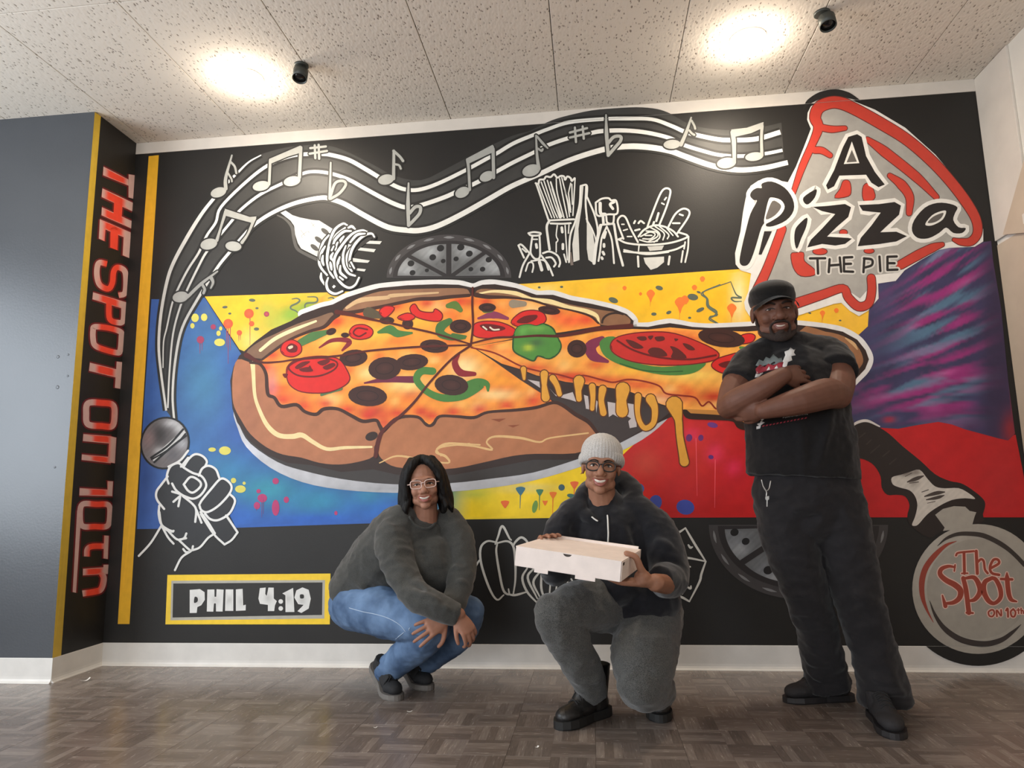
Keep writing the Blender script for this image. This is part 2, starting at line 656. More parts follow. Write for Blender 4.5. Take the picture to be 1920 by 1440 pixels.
class Paint:
    def __init__(self, name, parent, fmap=wall_map):
        self.name, self.parent, self.fmap = name, parent, fmap
        self.v, self.f, self.c = [], [], []
        Paint.count = getattr(Paint, 'count', 0) + 1
        self.k = (Paint.count % 15) * 0.03

    def _add(self, pts, faces, cols, L):
        b = len(self.v)
        self.k += 0.008
        nn_ = max(1, len(pts))
        self.v += [self.fmap(x, y, L + self.k + 0.05 * i / nn_) for i, (x, y) in enumerate(pts)]
        self.f += [tuple(i + b for i in f) for f in faces]
        self.c += cols

    def fill(self, pts, col, L=0, smooth=False, n=5, grid=0, cfun=None):
        if smooth:
            pts = c2(pts, n, True)
        P = [(float(a), float(b)) for a, b in pts]
        N = len(P)
        V = [Vector(p) for p in P]
        if grid:
            xs = [p[0] for p in P]
            ys = [p[1] for p in P]
            gx = np.arange(min(xs) + grid * 0.5, max(xs), grid)
            gy = np.arange(min(ys) + grid * 0.5, max(ys), grid)
            GX, GY = np.meshgrid(gx, gy)
            gp = np.stack([GX.ravel(), GY.ravel()], 1)
            ins = np.zeros(len(gp), bool)
            near = np.zeros(len(gp), bool)
            for i in range(N):
                x1, y1 = P[i]
                x2, y2 = P[(i + 1) % N]
                cond = ((y1 > gp[:, 1]) != (y2 > gp[:, 1]))
                with np.errstate(divide='ignore', invalid='ignore'):
                    xi = (x2 - x1) * (gp[:, 1] - y1) / (y2 - y1 if y2 != y1 else 1e-9) + x1
                ins ^= cond & (gp[:, 0] < xi)
                d = np.array([x2 - x1, y2 - y1])
                ll = max(d @ d, 1e-9)
                t = np.clip(((gp - (x1, y1)) @ d) / ll, 0, 1)
                q = gp - (np.array([x1, y1]) + t[:, None] * d)
                near |= (q ** 2).sum(1) < (grid * 0.35) ** 2
            V += [Vector(p) for p in gp[ins & ~near]]
        r = delaunay_2d_cdt(V, [], [list(range(N))], 1, 1e-5)
        vv = [(p.x, p.y) for p in r[0]]
        if cfun is not None:
            arr = np.array(vv)
            cc = cfun(arr[:, 0], arr[:, 1])
            cols = [tuple(x) for x in cc]
        else:
            cols = [lin(col)] * len(vv)
        self._add(vv, [list(f) for f in r[2]], cols, L)
        return self

    def stroke(self, pts, w, col, L=0, smooth=True, closed=False, t0=1.0, t1=1.0, cap=True, n=5, cfun=None):
        """ribbon of width w (px), tapering to t0*w / t1*w at its ends"""
        if smooth and len(pts) > 2:
            pts = c2(pts, n, closed)
        P = [Vector(p) for p in pts]
        N = len(P)
        vv, ff = [], []
        ws = w if isinstance(w, (list, tuple)) else None
        for i in range(N):
            a = P[i - 1] if (i > 0 or closed) else P[0]
            b = P[(i + 1) % N] if (i < N - 1 or closed) else P[-1]
            d = b - a
            d = d.normalized() if d.length > 1e-6 else Vector((1, 0))
            nn = Vector((-d.y, d.x))
            t = i / max(1, N - 1)
            if ws:
                q = t * (len(ws) - 1)
                k = min(int(q), len(ws) - 2)
                hw = (ws[k] + (ws[k + 1] - ws[k]) * (q - k)) / 2
            else:
                k = 1.0
                if t0 < 1:
                    k = min(k, t0 + (1 - t0) * min(1, t / 0.35))
                if t1 < 1:
                    k = min(k, t1 + (1 - t1) * min(1, (1 - t) / 0.35))
                hw = w * k / 2
            vv += [tuple(P[i] + nn * hw), tuple(P[i] - nn * hw)]
        for i in range(N - 1 if not closed else N):
            j = (i + 1) % N
            ff.append((2 * i, 2 * i + 1, 2 * j + 1, 2 * j))
        if cap and not closed:
            for i, s in ((0, -1), (N - 1, 1)):
                a, b = Vector(vv[2 * i]), Vector(vv[2 * i + 1])
                c = (a + b) / 2
                r = (a - b) / 2
                perp = Vector((-r.y, r.x)) * s * (-1)
                base = len(vv)
                arc = [tuple(c + r * math.cos(q) + perp * math.sin(q)) for q in (math.pi * k / 6 for k in range(1, 6))]
                vv += arc
                ff.append(tuple([2 * i] + list(range(base, base + 5)) + [2 * i + 1]))
        if cfun is not None:
            arr = np.array(vv)
            cols = [tuple(x) for x in cfun(arr[:, 0], arr[:, 1])]
        else:
            cols = [lin(col)] * len(vv)
        self._add(vv, ff, cols, L)
        return self

    def halo(self, pts, w, col, L=0, hw=6, hcol=BLACKP, **k):
        self.stroke(pts, w + hw if not isinstance(w, (list, tuple)) else [q + hw for q in w], hcol, L, **k)
        self.stroke(pts, w, col, L + 1, **k)
        return self

    def build(self, label=None, m=None):
        me = bpy.data.meshes.new(self.name)
        me.from_pydata(self.v, [], self.f)
        # face the room
        fl = []
        o = link(self.name, me, m or M_PAINT, self.parent)
        ca = me.color_attributes.new('Col', 'FLOAT_COLOR', 'POINT')
        arr = np.ones((len(self.v), 4), np.float32)
        arr[:, :3] = np.array(self.c, np.float32)
        ca.data.foreach_set('color', arr.ravel())
        zs = [q.z for q in self.v]
        if self.fmap is wall_map:
            for zc, add, above in ((TZ, 0.0042, True), (BB, 0.0036, False)):
                if min(zs) < zc < max(zs):
                    bm = bmesh.new()
                    bm.from_mesh(me)
                    r = bmesh.ops.bisect_plane(bm, geom=list(bm.verts) + list(bm.edges) + list(bm.faces), plane_co=(0, 0, zc), plane_no=(0, 0, 1))
                    ed = [e for e in r['geom_cut'] if isinstance(e, bmesh.types.BMEdge)]
                    bmesh.ops.split_edges(bm, edges=ed)
                    mv = set()
                    for fc in bm.faces:
                        c = fc.calc_center_median().z
                        if (c > zc) == above:
                            mv.update(fc.verts)
                    for q in mv:
                        q.co.y -= add
                    bm.to_mesh(me)
                    bm.free()
        if label:
            o['label'] = label
        return o


def cfun_of(base, spots=(), segs=(), noise=0.0, seed=0, nscale=30.0, gain=1.0):
    """pigment field: base colour, airbrushed round spots (x,y,r,colour,alpha), brushed segments (x1,y1,x2,y2,w,colour,alpha)"""
    def f(x, y):
        n = len(x)
        if callable(base):
            c = base(x, y)
        else:
            c = np.tile(np.array(lin(base)), (n, 1))
        for s in spots:
            sx, sy, r, cl, a = s[:5]
            ry = s[5] if len(s) > 5 else r
            w = a * np.exp(-(((x - sx) / r) ** 2 + ((y - sy) / ry) ** 2) * 1.2)
            c = c * (1 - w[:, None]) + np.array(lin(cl)) * w[:, None]
        for (x1, y1, x2, y2, w_, cl, a) in segs:
            dx, dy = x2 - x1, y2 - y1
            t = np.clip(((x - x1) * dx + (y - y1) * dy) / (dx * dx + dy * dy), 0, 1)
            d2 = (x - x1 - t * dx) ** 2 + (y - y1 - t * dy) ** 2
            w = a * np.exp(-d2 / (w_ * w_) * 1.0)
            c = c * (1 - w[:, None]) + np.array(lin(cl)) * w[:, None]
        if noise:
            q = (np.sin(x / nscale * 2.1 + seed) * np.cos(y / nscale * 1.7 + seed * 2) + np.sin((x + y) / nscale * 3.3 + seed))
            c = c * (1 + noise * q[:, None])
        return np.clip(c * gain, 0, 1)
    return f


mural = empty('mural', (0, 0, 0))
tag(mural, 'hand-painted pizza mural with music notes covering the black back wall', 'mural')


class MP(Paint):
    """paint part of the mural"""
    def __init__(self, name, parent=None, fmap=wall_map):
        super().__init__(name, parent or mural, fmap)


# ---- colour fields -------------------------------------------------
f = MP('blue_field')
f.fill([(284, 561), (300, 561), (384, 558), (450, 660), (520, 760), (700, 880), (880, 900), (880, 974), (770, 979), (640, 983), (430, 990), (257, 992), (262, 900), (270, 760)], None, 0, grid=11,
       cfun=cfun_of((58, 98, 172), [(385, 720, 60, (74, 138, 178), .9, 90), (400, 640, 50, (70, 125, 175), .7), (340, 830, 60, (66, 125, 185), .6),
                                    (430, 880, 60, (62, 140, 185), .9, 40), (500, 920, 70, (60, 160, 178), .9, 36), (600, 940, 70, (55, 150, 185), .9, 30), (455, 700, 40, (58, 100, 180), .8, 160),
                                    (430, 970, 90, (52, 112, 205), .8, 30), (600, 975, 90, (45, 105, 215), .8, 14), (700, 955, 60, (50, 120, 210), .8, 25), (270, 880, 26, (52, 82, 148), .9, 130),
                                    (400, 585, 30, (88, 120, 150), .7, 22), (450, 640, 25, (90, 130, 165), .6), (690, 930, 30, (60, 160, 180), .6, 16),
                                    (740, 925, 30, (60, 150, 185), .5, 14)], noise=0.05, seed=1, gain=0.82))
f.build('blue brushed paint field on the left')
Y = (246, 190, 44)
f = MP('yellow_field')
f.fill([(384, 556), (620, 548), (800, 540), (985, 532), (1320, 509), (1400, 504), (1660, 490), (1660, 620), (1400, 700), (700, 760), (449, 655)], None, 1, grid=9,
       cfun=cfun_of(Y, [(545, 590, 34, (120, 170, 60), .95, 22), (580, 575, 30, (110, 165, 65), .9, 18), (500, 580, 24, (170, 180, 70), .8), (520, 610, 40, (165, 190, 80), .7, 20),
                        (620, 560, 26, (232, 190, 70), .7), (470, 640, 24, (225, 215, 120), .8), (410, 575, 16, (238, 190, 40), .6),
                        (630, 552, 8, (90, 140, 140), .7, 5), (605, 562, 8, (240, 120, 60), .7),
                        (1020, 545, 30, (246, 214, 110), .8), (1200, 560, 90, (250, 190, 20), .7, 50), (1330, 560, 60, (252, 185, 25), .7), (1150, 540, 22, (248, 190, 60), .8, 12),
                        (1385, 560, 14, (248, 230, 170), .9, 50), (1560, 570, 60, (236, 180, 50), .9, 20), (1600, 600, 40, (232, 178, 60), .8)], noise=0.03, seed=2))
f.build('yellow paint field above the pizza')
f = MP('yellow_field')


def under_plate_base(x, y):
    t = np.clip((x - 806) / 34, 0, 1)[:, None]
    u = np.clip((x - 838) / 46 + (y - 945) / 200, 0, 1)[:, None]
    blu, grn, yel = np.array(lin((58, 98, 172))) * .82, np.array(lin((76, 140, 120))), np.array(lin((246, 208, 30)))
    return (blu * (1 - t) + grn * t) * (1 - u) + yel * u


f.fill([(800, 890), (880, 880), (1000, 865), (1100, 835), (1245, 780), (1235, 850), (1200, 971), (1045, 971), (870, 974), (800, 977)], None, 1, grid=8,
       cfun=cfun_of(under_plate_base, [(890, 925, 22, (110, 165, 90), .6, 10), (905, 920, 30, (200, 200, 60), .5), (985, 915, 60, (190, 190, 150), .5, 8), (1185, 940, 14, (240, 120, 20), .8, 50)], noise=0.04, seed=4))
f.build('yellow paint field under the plate')
f = MP('red_field')
f.fill([(1158, 862), (1205, 818), (1250, 783), (1300, 745), (1420, 745), (1500, 780), (1600, 795), (1650, 800), (1684, 804), (1720, 797), (1759, 791), (1785, 796), (1809, 805), (1872, 822), (1904, 815), (1917, 880), (1932, 970), (1700, 970), (1430, 970), (1160, 971)], None, 2, grid=10,
       cfun=cfun_of((206, 32, 34), [(1300, 830, 60, (226, 60, 44), .9), (1260, 860, 50, (214, 40, 36), .8), (1210, 870, 30, (220, 80, 60), .8), (1200, 940, 40, (228, 40, 20), .8), (1330, 800, 60, (222, 48, 52), .8), (1380, 880, 40, (216, 30, 44), .7),
                                    (1300, 960, 140, (198, 22, 20), .9, 26), (1296, 815, 18, (250, 60, 100), .8, 12), (1340, 850, 16, (250, 60, 100), .85, 18), (1375, 877, 14, (246, 50, 90), .9, 14),
                                    (1750, 870, 120, (206, 38, 42), .6), (1880, 900, 60, (196, 46, 48), .8, 120)], noise=0.03, seed=5, gain=.85))
f.build('red paint field on the right')
f = MP('purple_field')
MG, SB, DP, LP = (192, 48, 140), (98, 140, 168), (62, 58, 92), (214, 110, 170)
purp_pts = [(1636, 480), (1858, 452), (1862, 490), (1877, 580), (1890, 713), (1903, 813), (1890, 826), (1872, 822), (1809, 805), (1785, 796), (1759, 791), (1720, 797), (1684, 804), (1650, 802), (1600, 797), (1575, 780), (1575, 660), (1627, 612)]


def purple_c(x, y):
    out = np.tile(np.array(lin(DP)), (len(x), 1))
    mg, sb, lp, dk = (np.array(lin(c)) for c in ((176, 44, 128), (96, 138, 164), (206, 96, 160), (58, 46, 72)))
    for i in range(len(x)):
        X, Y_ = x[i], y[i]
        m = max(.16, .66 - (Y_ - 500) * .0019)
        s = Y_ + m * (X - 1740) - .0006 * (X - 1740) ** 2
        n1 = mnoise.noise(Vector((s / 17.0, X / 120.0, 3.3))) + .35 * mnoise.noise(Vector((s / 6.0, X / 60.0, 9.1)))
        n2 = mnoise.noise(Vector((s / 21.0, X / 110.0, 17.7))) + .35 * mnoise.noise(Vector((s / 7.0, X / 50.0, 1.9)))
        n3 = mnoise.noise(Vector((X / 40.0, Y_ / 40.0, 5.0)))
        env = math.exp(-((X - 1768) / 78.0) ** 2) * min(1, max(0, (812 - Y_) / 70)) + .55 * math.exp(-((X - 1660) / 60.0) ** 2 - ((Y_ - 745) / 40.0) ** 2)
        env = min(1, env * 1.25)
        a1 = min(1, max(0, n1 * 3.2 + .35)) * env
        a2 = min(1, max(0, n2 * 3.2 + .05)) * env
        c = out[i] * (1 + .35 * n3)
        c = c * (1 - .66 * a1) + mg * (.66 * a1)
        c = c * (1 - .62 * a2) + sb * (.62 * a2)
        a3 = max(0, n1 * 2 - .55) * env * max(0, n3 + .4)
        a3 = min(.8, a3)
        c = c * (1 - a3) + lp * a3
        e = 1 / (1 + math.exp(-(X - 1846) / 7.0)) * .8
        c = c * (1 - e) + dk * e
        r = min(1, math.exp(-((X - 1896) / 16.0) ** 2 - ((Y_ - 806) / 30.0) ** 2) * .9)
        c = c * (1 - r) + np.array(lin((150, 44, 50))) * r
        q = min(1, math.exp(-((X - 1667) / 11.0) ** 2 - ((Y_ - 787) / 5.0) ** 2) * .9)
        c = c * (1 - q) + np.array(lin((176, 40, 56))) * q
        out[i] = c
    return np.clip(out, 0, 1)


f.fill(purp_pts, None, 3, grid=5, cfun=purple_c)
f.build('dusky purple field with magenta and steel blue brush strokes')

# spatter on the fields: each dab its own part


def dab(pts, col, L=3, smooth=True, name='paint_dab'):
    MP(name).fill(pts, col, L, smooth).build()


for (x, y, rx, ry) in ((366, 596, 7, 8), (383, 595, 6, 7), (361, 611, 4, 5), (410, 625, 4, 5), (412, 642, 10, 7), (414, 616, 3, 4), (422, 845, 11, 8), (398, 843, 7, 4), (438, 901, 5, 5), (451, 917, 10, 7), (458, 906, 3, 3)):
    dab(ell(x, y, rx, ry, 0, 14), (214, 205, 96))
for (x, y, rx, ry, rot) in ((473, 563, 6, 3, 5), (422, 576, 5, 2.5, -5), (431, 588, 3, 2, 0), (482, 578, 3, 2, 0), (481, 617, 5, 3, 0),
                            (1011, 539, 2.5, 2, 0), (1053, 538, 3, 2, 0), (1150, 563, 9, 5, 20), (1236, 540, 7, 4, 15), (1299, 557, 10, 6, 10), (1310, 548, 4, 2, 20),
                            (1226, 589, 5, 3, 0), (1254, 586, 5, 3, -20), (1313, 581, 8, 3.5, -25), (1293, 596, 3, 2, 0), (1518, 587, 3, 1.6, 20), (1575, 601, 2.5, 1.5, 0)):
    dab(ell(x, y, rx, ry, rot, 12), (92, 100, 84))
for (x, y, r, drips) in ((428, 607, 9, ((0, 75), (4, 50), (-3, 44))), (467, 588, 9, ((2, 60),)), (472, 607, 5, ()), (449, 624, 5, ((-1, 16), (2, 14))), (376, 637, 7, ((-1, 26), (3, 20))),
                         (400, 613, 5, ()), (500, 589, 5, ())):
    cl = (236, 92, 50) if x > 405 and x < 480 else (158, 60, 92)
    p = MP('paint_splat').fill(ell(x, y, r, r, 0, 16), None, 3, grid=2.5, cfun=cfun_of(cl, [(x, y, r * .5, (240, 110, 70) if x > 405 else (176, 50, 84), .6)]))
    for dx, ln in drips:
        p.stroke([(x + dx, y), (x + dx, y + ln)], 1.6, (170, 70, 84), 3, t1=.3)
    p.build()
for (x, y, r, dr) in ((1220, 551, 8, 16), (1275, 567, 10, 22), (1171, 540, 4, 0), (1302, 539, 5, 0), (1317, 523, 5, 0), (1372, 578, 9, 18), (1284, 562, 8, 0), (1542, 587, 5, 14), (1568, 582, 4.5, 0), (1201, 551, 3, 0)):
    p = MP('paint_splat').fill(c2([(x - r, y), (x - r * .6, y - r * .7), (x, y - r), (x + r * .6, y - r * .7), (x + r, y), (x + r * .4, y + r), (x, y + r + dr * .5), (x - r * .4, y + r)], 3, True), (240, 122, 46), 3)
    if dr:
        p.stroke([(x, y), (x - 1, y + r + dr)], 1.5, (226, 120, 60), 3, t1=.3)
    p.build()
for (x, y, rx, ry, dr) in ((517, 902, 6, 6, ()), (482, 948, 6, 7, (10,)), (492, 934, 9, 8, (36, 30)), (517, 952, 7, 15, ()), (537, 937, 5, 6, ()), (485, 921, 4, 4, ()), (630, 962, 3, 4, ())):
    p = MP('paint_splat').fill(ell(x, y, rx, ry, 0, 16), (176, 56, 108), 3)
    for k, d in enumerate(dr):
        p.stroke([(x - 1 + 3 * k, y), (x - 1 + 3 * k, y + d)], 1.4, (130, 60, 110), 3, t1=.3)
    p.build()
# flower-like drips under the plate and blots on the red
for (x, y, r, cl, dr) in ((976, 920, 9, (60, 110, 130), 24), (1012, 923, 7, (70, 125, 90), 26), (947, 945, 8, (238, 110, 50), 0), (1077, 909, 8, (236, 108, 56), 22), (1037, 928, 7, (236, 120, 40), 28), (1022, 943, 5, (240, 120, 40), 0)):
    p = MP('paint_drip').fill(c2([(x - r, y - 4), (x - r * .3, y - r * .8), (x + r * .4, y - r * .8), (x + r, y - 4), (x + r * .4, y + r * .6), (x, y + r), (x - r * .4, y + r * .6)], 3, True), cl, 3)
    if dr:
        p.stroke([(x, y), (x - 1, y + r + dr)], 2.2, cl, 3, t1=.4)
    p.build()
for (x, y, rx, ry, cl) in ((1053, 914, 6, 6, (66, 96, 104)), (1003, 950, 5, 12, (110, 150, 70)), (1197, 916, 11, 10, (70, 90, 150)), (1285, 951, 17, 14, (62, 74, 160)), (1292, 821, 6, 7, (110, 50, 110)), (1314, 821, 5, 6, (110, 50, 110)), (1336, 797, 10, 5, (112, 60, 130)), (1333, 857, 5, 4, (100, 50, 120)), (1229, 942, 12, 14, (62, 74, 150)), (1072, 930, 9, 4, (70, 110, 100))):
    MP('paint_blot').fill(ell(x, y, rx, ry, 12, 16), cl, 3).build()
for pts in ([(1305, 822), (1307, 930)], [(1341, 862), (1340, 952)]):
    MP('paint_drip').stroke(pts, 1.6, (240, 90, 100), 3, t1=.4).build()
# squiggles on the yellow
SQ = (96, 108, 90)
for pts in (zz(280, 380, 4.8, 1285, 868, 1330, 862, 1355, 880, 1330, 905, 1280, 930, 1275, 955, 1320, 975, 1345, 1000),
            zz(280, 380, 4.8, 1425, 848, 1500, 850, 1515, 880, 1490, 900, 1420, 905, 1400, 930, 1415, 975),
            zz(280, 380, 4.8, 1610, 860, 1650, 855, 1690, 890, 1700, 850, 1740, 840),
            zz(850, 480, 3.84, 1920, 205, 1800, 260, 1830, 310, 1840, 360, 1895, 400, 1880, 430, 1840, 455, 1905, 490),
            zz(1280, 480, 3, 270, 145, 110, 205, 135, 240, 140, 285, 195, 330, 150, 345, 200, 380),
            zz(1280, 480, 3, 270, 145, 300, 215, 330, 235, 275, 235, 290, 255, 330, 255)):
    MP('paint_squiggle').stroke(pts, 3.2, SQ, 4, t0=.5, t1=.5).build()

# ---- yellow stripes --------------------------------------------------
MP('yellow_stripe').fill([(279, 293), (298, 291), (290, 420), (277, 620), (262, 860), (243, 1170), (221, 1170), (240, 860), (256, 620), (270, 420)], None, 2, grid=14,
                         cfun=cfun_of((222, 168, 40), [(240, 700, 40, (224, 172, 44), .5)], noise=0.04, seed=3)).build('vertical yellow stripe beside the pillar')

# ---- music staff ------------------------------------------------------
LA = [(312, 770), (302, 697), (298, 647), (302, 590), (313, 530), (326, 492), (353, 442), (378, 402), (399, 375), (425, 345), (447, 323), (467, 304), (490, 291)]
LB = [(306, 690), (307, 642), (313, 615), (323, 570), (334, 542), (353, 505), (373, 474), (388, 442), (405, 417), (415, 388), (461, 342), (503, 310), (545, 293), (580, 289), (604, 289), (622, 291), (654, 300), (685, 317), (710, 332), (735, 346), (758, 355), (785, 356), (820, 345), (872, 320), (918, 295), (933, 287), (963, 269), (1001, 253), (1026, 243), (1067, 230), (1130, 224), (1172, 223), (1222, 224), (1258, 236), (1283, 247), (1308, 254), (1342, 261), (1367, 263), (1417, 261), (1463, 248)]
LC = [(315, 765), (318, 700), (325, 625), (340, 570), (352, 542), (372, 501), (388, 472), (417, 436), (436, 413), (451, 394), (488, 365), (530, 344), (567, 326), (591, 322), (622, 326), (654, 337), (685, 354), (716, 371), (741, 383), (762, 389), (789, 385), (831, 371), (856, 360), (897, 341), (931, 322), (960, 306), (1001, 286), (1026, 273), (1067, 259), (1107, 250), (1130, 246), (1172, 245), (1213, 249), (1255, 259), (1282, 272), (1317, 283), (1350, 291), (1393, 293), (1437, 288), (1467, 282)]
LD = [(327, 790), (324, 740), (329, 676), (342, 615), (372, 559), (407, 503), (430, 474), (451, 449), (479, 420), (515, 397), (557, 380), (602, 371), (622, 374), (647, 383), (685, 405), (727, 426), (764, 432), (789, 432), (820, 424), (862, 404), (914, 375), (960, 349), (1013, 326), (1067, 301), (1130, 281), (1172, 275), (1213, 276), (1255, 283), (1283, 293), (1325, 308), (1358, 316), (1392, 319), (1433, 315), (1477, 305)]
staff = MP('music_staff')
top = c2(LB[12:], 3)
bot = c2(LD, 3)
leftA = c2(LA, 3)
# dark surround incl. the hump that runs over the trim strip
hump = [(990, 247), (1005, 240), (1036, 226), (1067, 217), (1109, 208), (1151, 204), (1193, 202), (1224, 204), (1245, 209), (1265, 218), (1290, 232), (1320, 240), (1360, 244), (1400, 243), (1440, 236), (1465, 230)]
staff.fill(c2([(490, 289), (540, 276), (600, 272), (640, 280), (700, 309), (740, 330), (790, 338), (840, 315), (900, 283), (960, 255)] + hump, 3) + [(1470, 300)] + bot[::-1] + leftA, None, 3, grid=12,
           cfun=cfun_of((58, 57, 55), [(600, 340, 60, (96, 95, 92), .6, 30), (1340, 270, 60, (90, 89, 86), .6, 20), (330, 640, 40, (46, 46, 45), .8, 120), (1080, 260, 120, (52, 51, 50), .6)], noise=0.05, seed=9))
for nm, Ln, w in (('A', LA, [4, 5, 6, 7, 6, 4, 2]), ('B', LB, [2, 4, 5, 7, 8, 7, 7, 6, 8, 9]), ('C', LC, [3, 4, 5, 6, 8, 8, 7, 8, 7, 6]), ('D', LD, [4, 5, 6, 8, 10, 10, 9, 11, 10, 9])):
    staff.stroke(Ln, [q + 9 for q in w], (34, 33, 31), 4, cap=False)
    cf = cfun_of((222, 220, 213), [(340, 560, 70, (170, 170, 168), .8, 180), (600, 330, 60, (244, 243, 238), .7)])
    staff.stroke(Ln, w, None, 5, cap=False, cfun=cf)
staff.build('four white wavy staff lines with grey bands')


def note(name, head, extras, label=None, col=(160, 160, 154), hc=(36, 35, 33)):
    p = MP(name)
    for (x, y, rx, ry, rot) in head:
        p.fill(ell(x, y, rx + 3, ry + 3, rot), hc, 6)
        p.fill(ell(x, y, rx, ry, rot), None, 7, grid=5, cfun=cfun_of(col, [(x, y, rx, tuple(min(255, v + 14) for v in col), .8)]))
    for pts, w in extras:
        if w is None:
            cx = sum(a for a, _ in pts) / len(pts)
            cy = sum(b for _, b in pts) / len(pts)
            p.stroke(pts + [pts[0]], 5, hc, 6, smooth=False)
            p.fill(pts, col, 7)
        else:
            p.stroke(pts, w + 5 if not isinstance(w, list) else [q + 5 for q in w], hc, 6)
            p.stroke(pts, w, col, 7)
    return p.build(label)


A1 = (280, 200, 4.8)
A2 = (560, 200, 4.8)
A3 = (880, 200, 4.8)
A4 = (1200, 200, 6.0)
A5 = (280, 380, 4.8)
note('music_note', [(410, 361, 15, 9, -18)], [(zz(*A1, 690, 740, 690, 640, 745, 440), [7, 6, 3]), (zz(*A1, 735, 500, 770, 540, 785, 600), 4), (zz(*A1, 710, 600, 740, 650, 745, 675), 3.5)])
note('music_note', [(490, 349, 16, 9, -12), (548, 340, 16, 9, -12)], [(zz(*A1, 1080, 700, 1090, 480), 5), (zz(*A1, 1352, 640, 1365, 370), 6), (zz(*A1, 1085, 470, 1360, 352, 1375, 365, 1370, 415, 1250, 450, 1095, 515), None)])
note('music_note', [(392, 458, 16, 10, -14), (438, 462, 15, 9, 6)], [(zz(*A5, 610, 340, 640, 240, 690, 80), [6, 4, 6]), (zz(*A5, 835, 360, 890, 280, 950, 140), [6, 4, 6]), (zz(*A5, 680, 55, 800, 95, 905, 130, 968, 125, 930, 185, 800, 150, 690, 120), None)])
note('music_note', [(339, 557, 15, 10, -10)], [(zz(*A5, 345, 850, 470, 730, 615, 620), [6, 6, 3]), (zz(*A5, 480, 740, 500, 780, 490, 815), 5), (zz(*A5, 560, 680, 575, 720, 555, 770), [7, 5, 3])], col=(150, 150, 146))
note('music_note', [(724, 337, 15, 9.5, -12)], [(zz(*A2, 855, 650, 858, 400), [6, 5]), (zz(*A2, 855, 400, 910, 450, 940, 490), 5), (zz(*A2, 870, 520, 905, 530, 920, 560), 4)])
note('music_note', [(867, 361, 14, 9.5, -25), (913, 331, 14, 9, -25)], [(zz(*A2, 1540, 750, 1530, 560, 1520, 480), [5, 5, 6]), (zz(*A2, 1755, 640, 1750, 380), 6), (zz(*A2, 1508, 470, 1745, 345, 1758, 358, 1755, 410, 1690, 440, 1530, 515), None)])
note('music_note', [(996, 320, 17, 11, -18)], [(zz(*A3, 625, 560, 610, 440, 600, 260), [7, 5, 3]), (zz(*A3, 610, 270, 660, 330, 705, 375), [4, 5, 3]), (zz(*A3, 620, 380, 650, 400, 660, 385), 4)])
note('music_note', [(1260, 271, 16, 8.5, -4)], [(zz(*A4, 460, 430, 520, 290, 575, 125), [7, 6, 3]), (zz(*A4, 580, 160, 610, 215, 620, 250), 4), (zz(*A4, 555, 270, 580, 300, 610, 320), 4)])
note('music_note', [(1362, 306, 18, 10, -8), (1414, 294, 17, 8, -8)], [(zz(*A4, 1060, 620, 1055, 400, 1040, 290), [6, 8, 8]), (zz(*A4, 1370, 550, 1365, 350, 1372, 220), [6, 5, 6]), (zz(*A4, 1025, 260, 1200, 240, 1388, 175, 1385, 240, 1250, 300, 1075, 340, 1030, 340), None)])
for (s, pts) in ((A1, ((1490, 350, 1495, 465), (1525, 345, 1530, 470), (1450, 375, 1590, 360), (1445, 425, 1600, 400))),
                 (A3, ((950, 190, 960, 320), (1020, 180, 1030, 290), (905, 235, 1060, 195), (905, 280, 1080, 240)))):
    note('sharp_sign', [], [(zz(*s, *q), 4.2) for q in pts], col=(172, 172, 166))
for (s, st, lp, w) in ((A2, (290, 505, 280, 830), (290, 800, 330, 690, 400, 670, 425, 705, 370, 780, 290, 830), 5),
                       (A2, (990, 690, 985, 880, 990, 1070), (1000, 960, 1050, 905, 1095, 905, 1090, 960, 1040, 1020, 990, 1070), 6),
                       (A3, (1230, 80, 1235, 250, 1250, 440), (1250, 330, 1300, 275, 1360, 270, 1360, 310, 1310, 370, 1250, 440), 6)):
    note('flat_sign', [], [(zz(*s, *st), [3, w + 1, w]), (zz(*s, *lp), w)], col=(166, 166, 160))

# ---- fork with spaghetti -----------------------------------------------
A7 = (510, 380, 8.0)
fk = MP('fork')
fk.stroke(zz(*A7, 80, 190, 200, 250, 300, 370, 330, 540, 380, 690, 520, 780, 690, 860), 6, (84, 82, 79), 3, t0=.4)
fk.fill(zz(*A7, 130, 155, 205, 120, 310, 190, 420, 225, 600, 260, 710, 270, 920, 400, 880, 450, 700, 730, 680, 810, 440, 690, 390, 610, 350, 480, 335, 350, 280, 270), None, 5, grid=6, cfun=cfun_of((206, 205, 199), noise=0.06, seed=3, nscale=9))
for (x, y) in ((800, 435), (705, 560), (640, 675)):
    fk.fill(ell(*zz(*A7, x, y)[0], 9, 4.2, 38), (78, 76, 72), 6)
for q in ((430, 410, 500, 500), (440, 500, 520, 440), (460, 530, 440, 500), (590, 300, 640, 365), (600, 360, 640, 320), (540, 430, 560, 450)):
    fk.stroke(zz(*A7, *q), 1.2, (70, 68, 64), 6, t0=.4, t1=.4)
for q in ((1370, 570, 1650, 580, 1620, 625, 1400, 615), (1275, 670, 1560, 700, 1530, 745, 1290, 715), (1210, 830, 1470, 870, 1440, 905, 1215, 890), (1220, 980, 1410, 1000, 1390, 1035, 1250, 1015)):
    fk.fill(zz(*A7, *q), (206, 205, 199), 5)
fk.build('white painted fork')
nd = MP('spaghetti_tangle')
nd.fill(zz(*A7, 700, 1000, 720, 750, 860, 480, 1050, 300, 1260, 400, 1400, 400, 1540, 500, 1300, 700, 1200, 850, 1230, 1050, 1330, 1130, 1250, 1280, 1100, 1300, 980, 1390, 850, 1330, 790, 1200, 710, 1140), (40, 38, 36), 6, True)
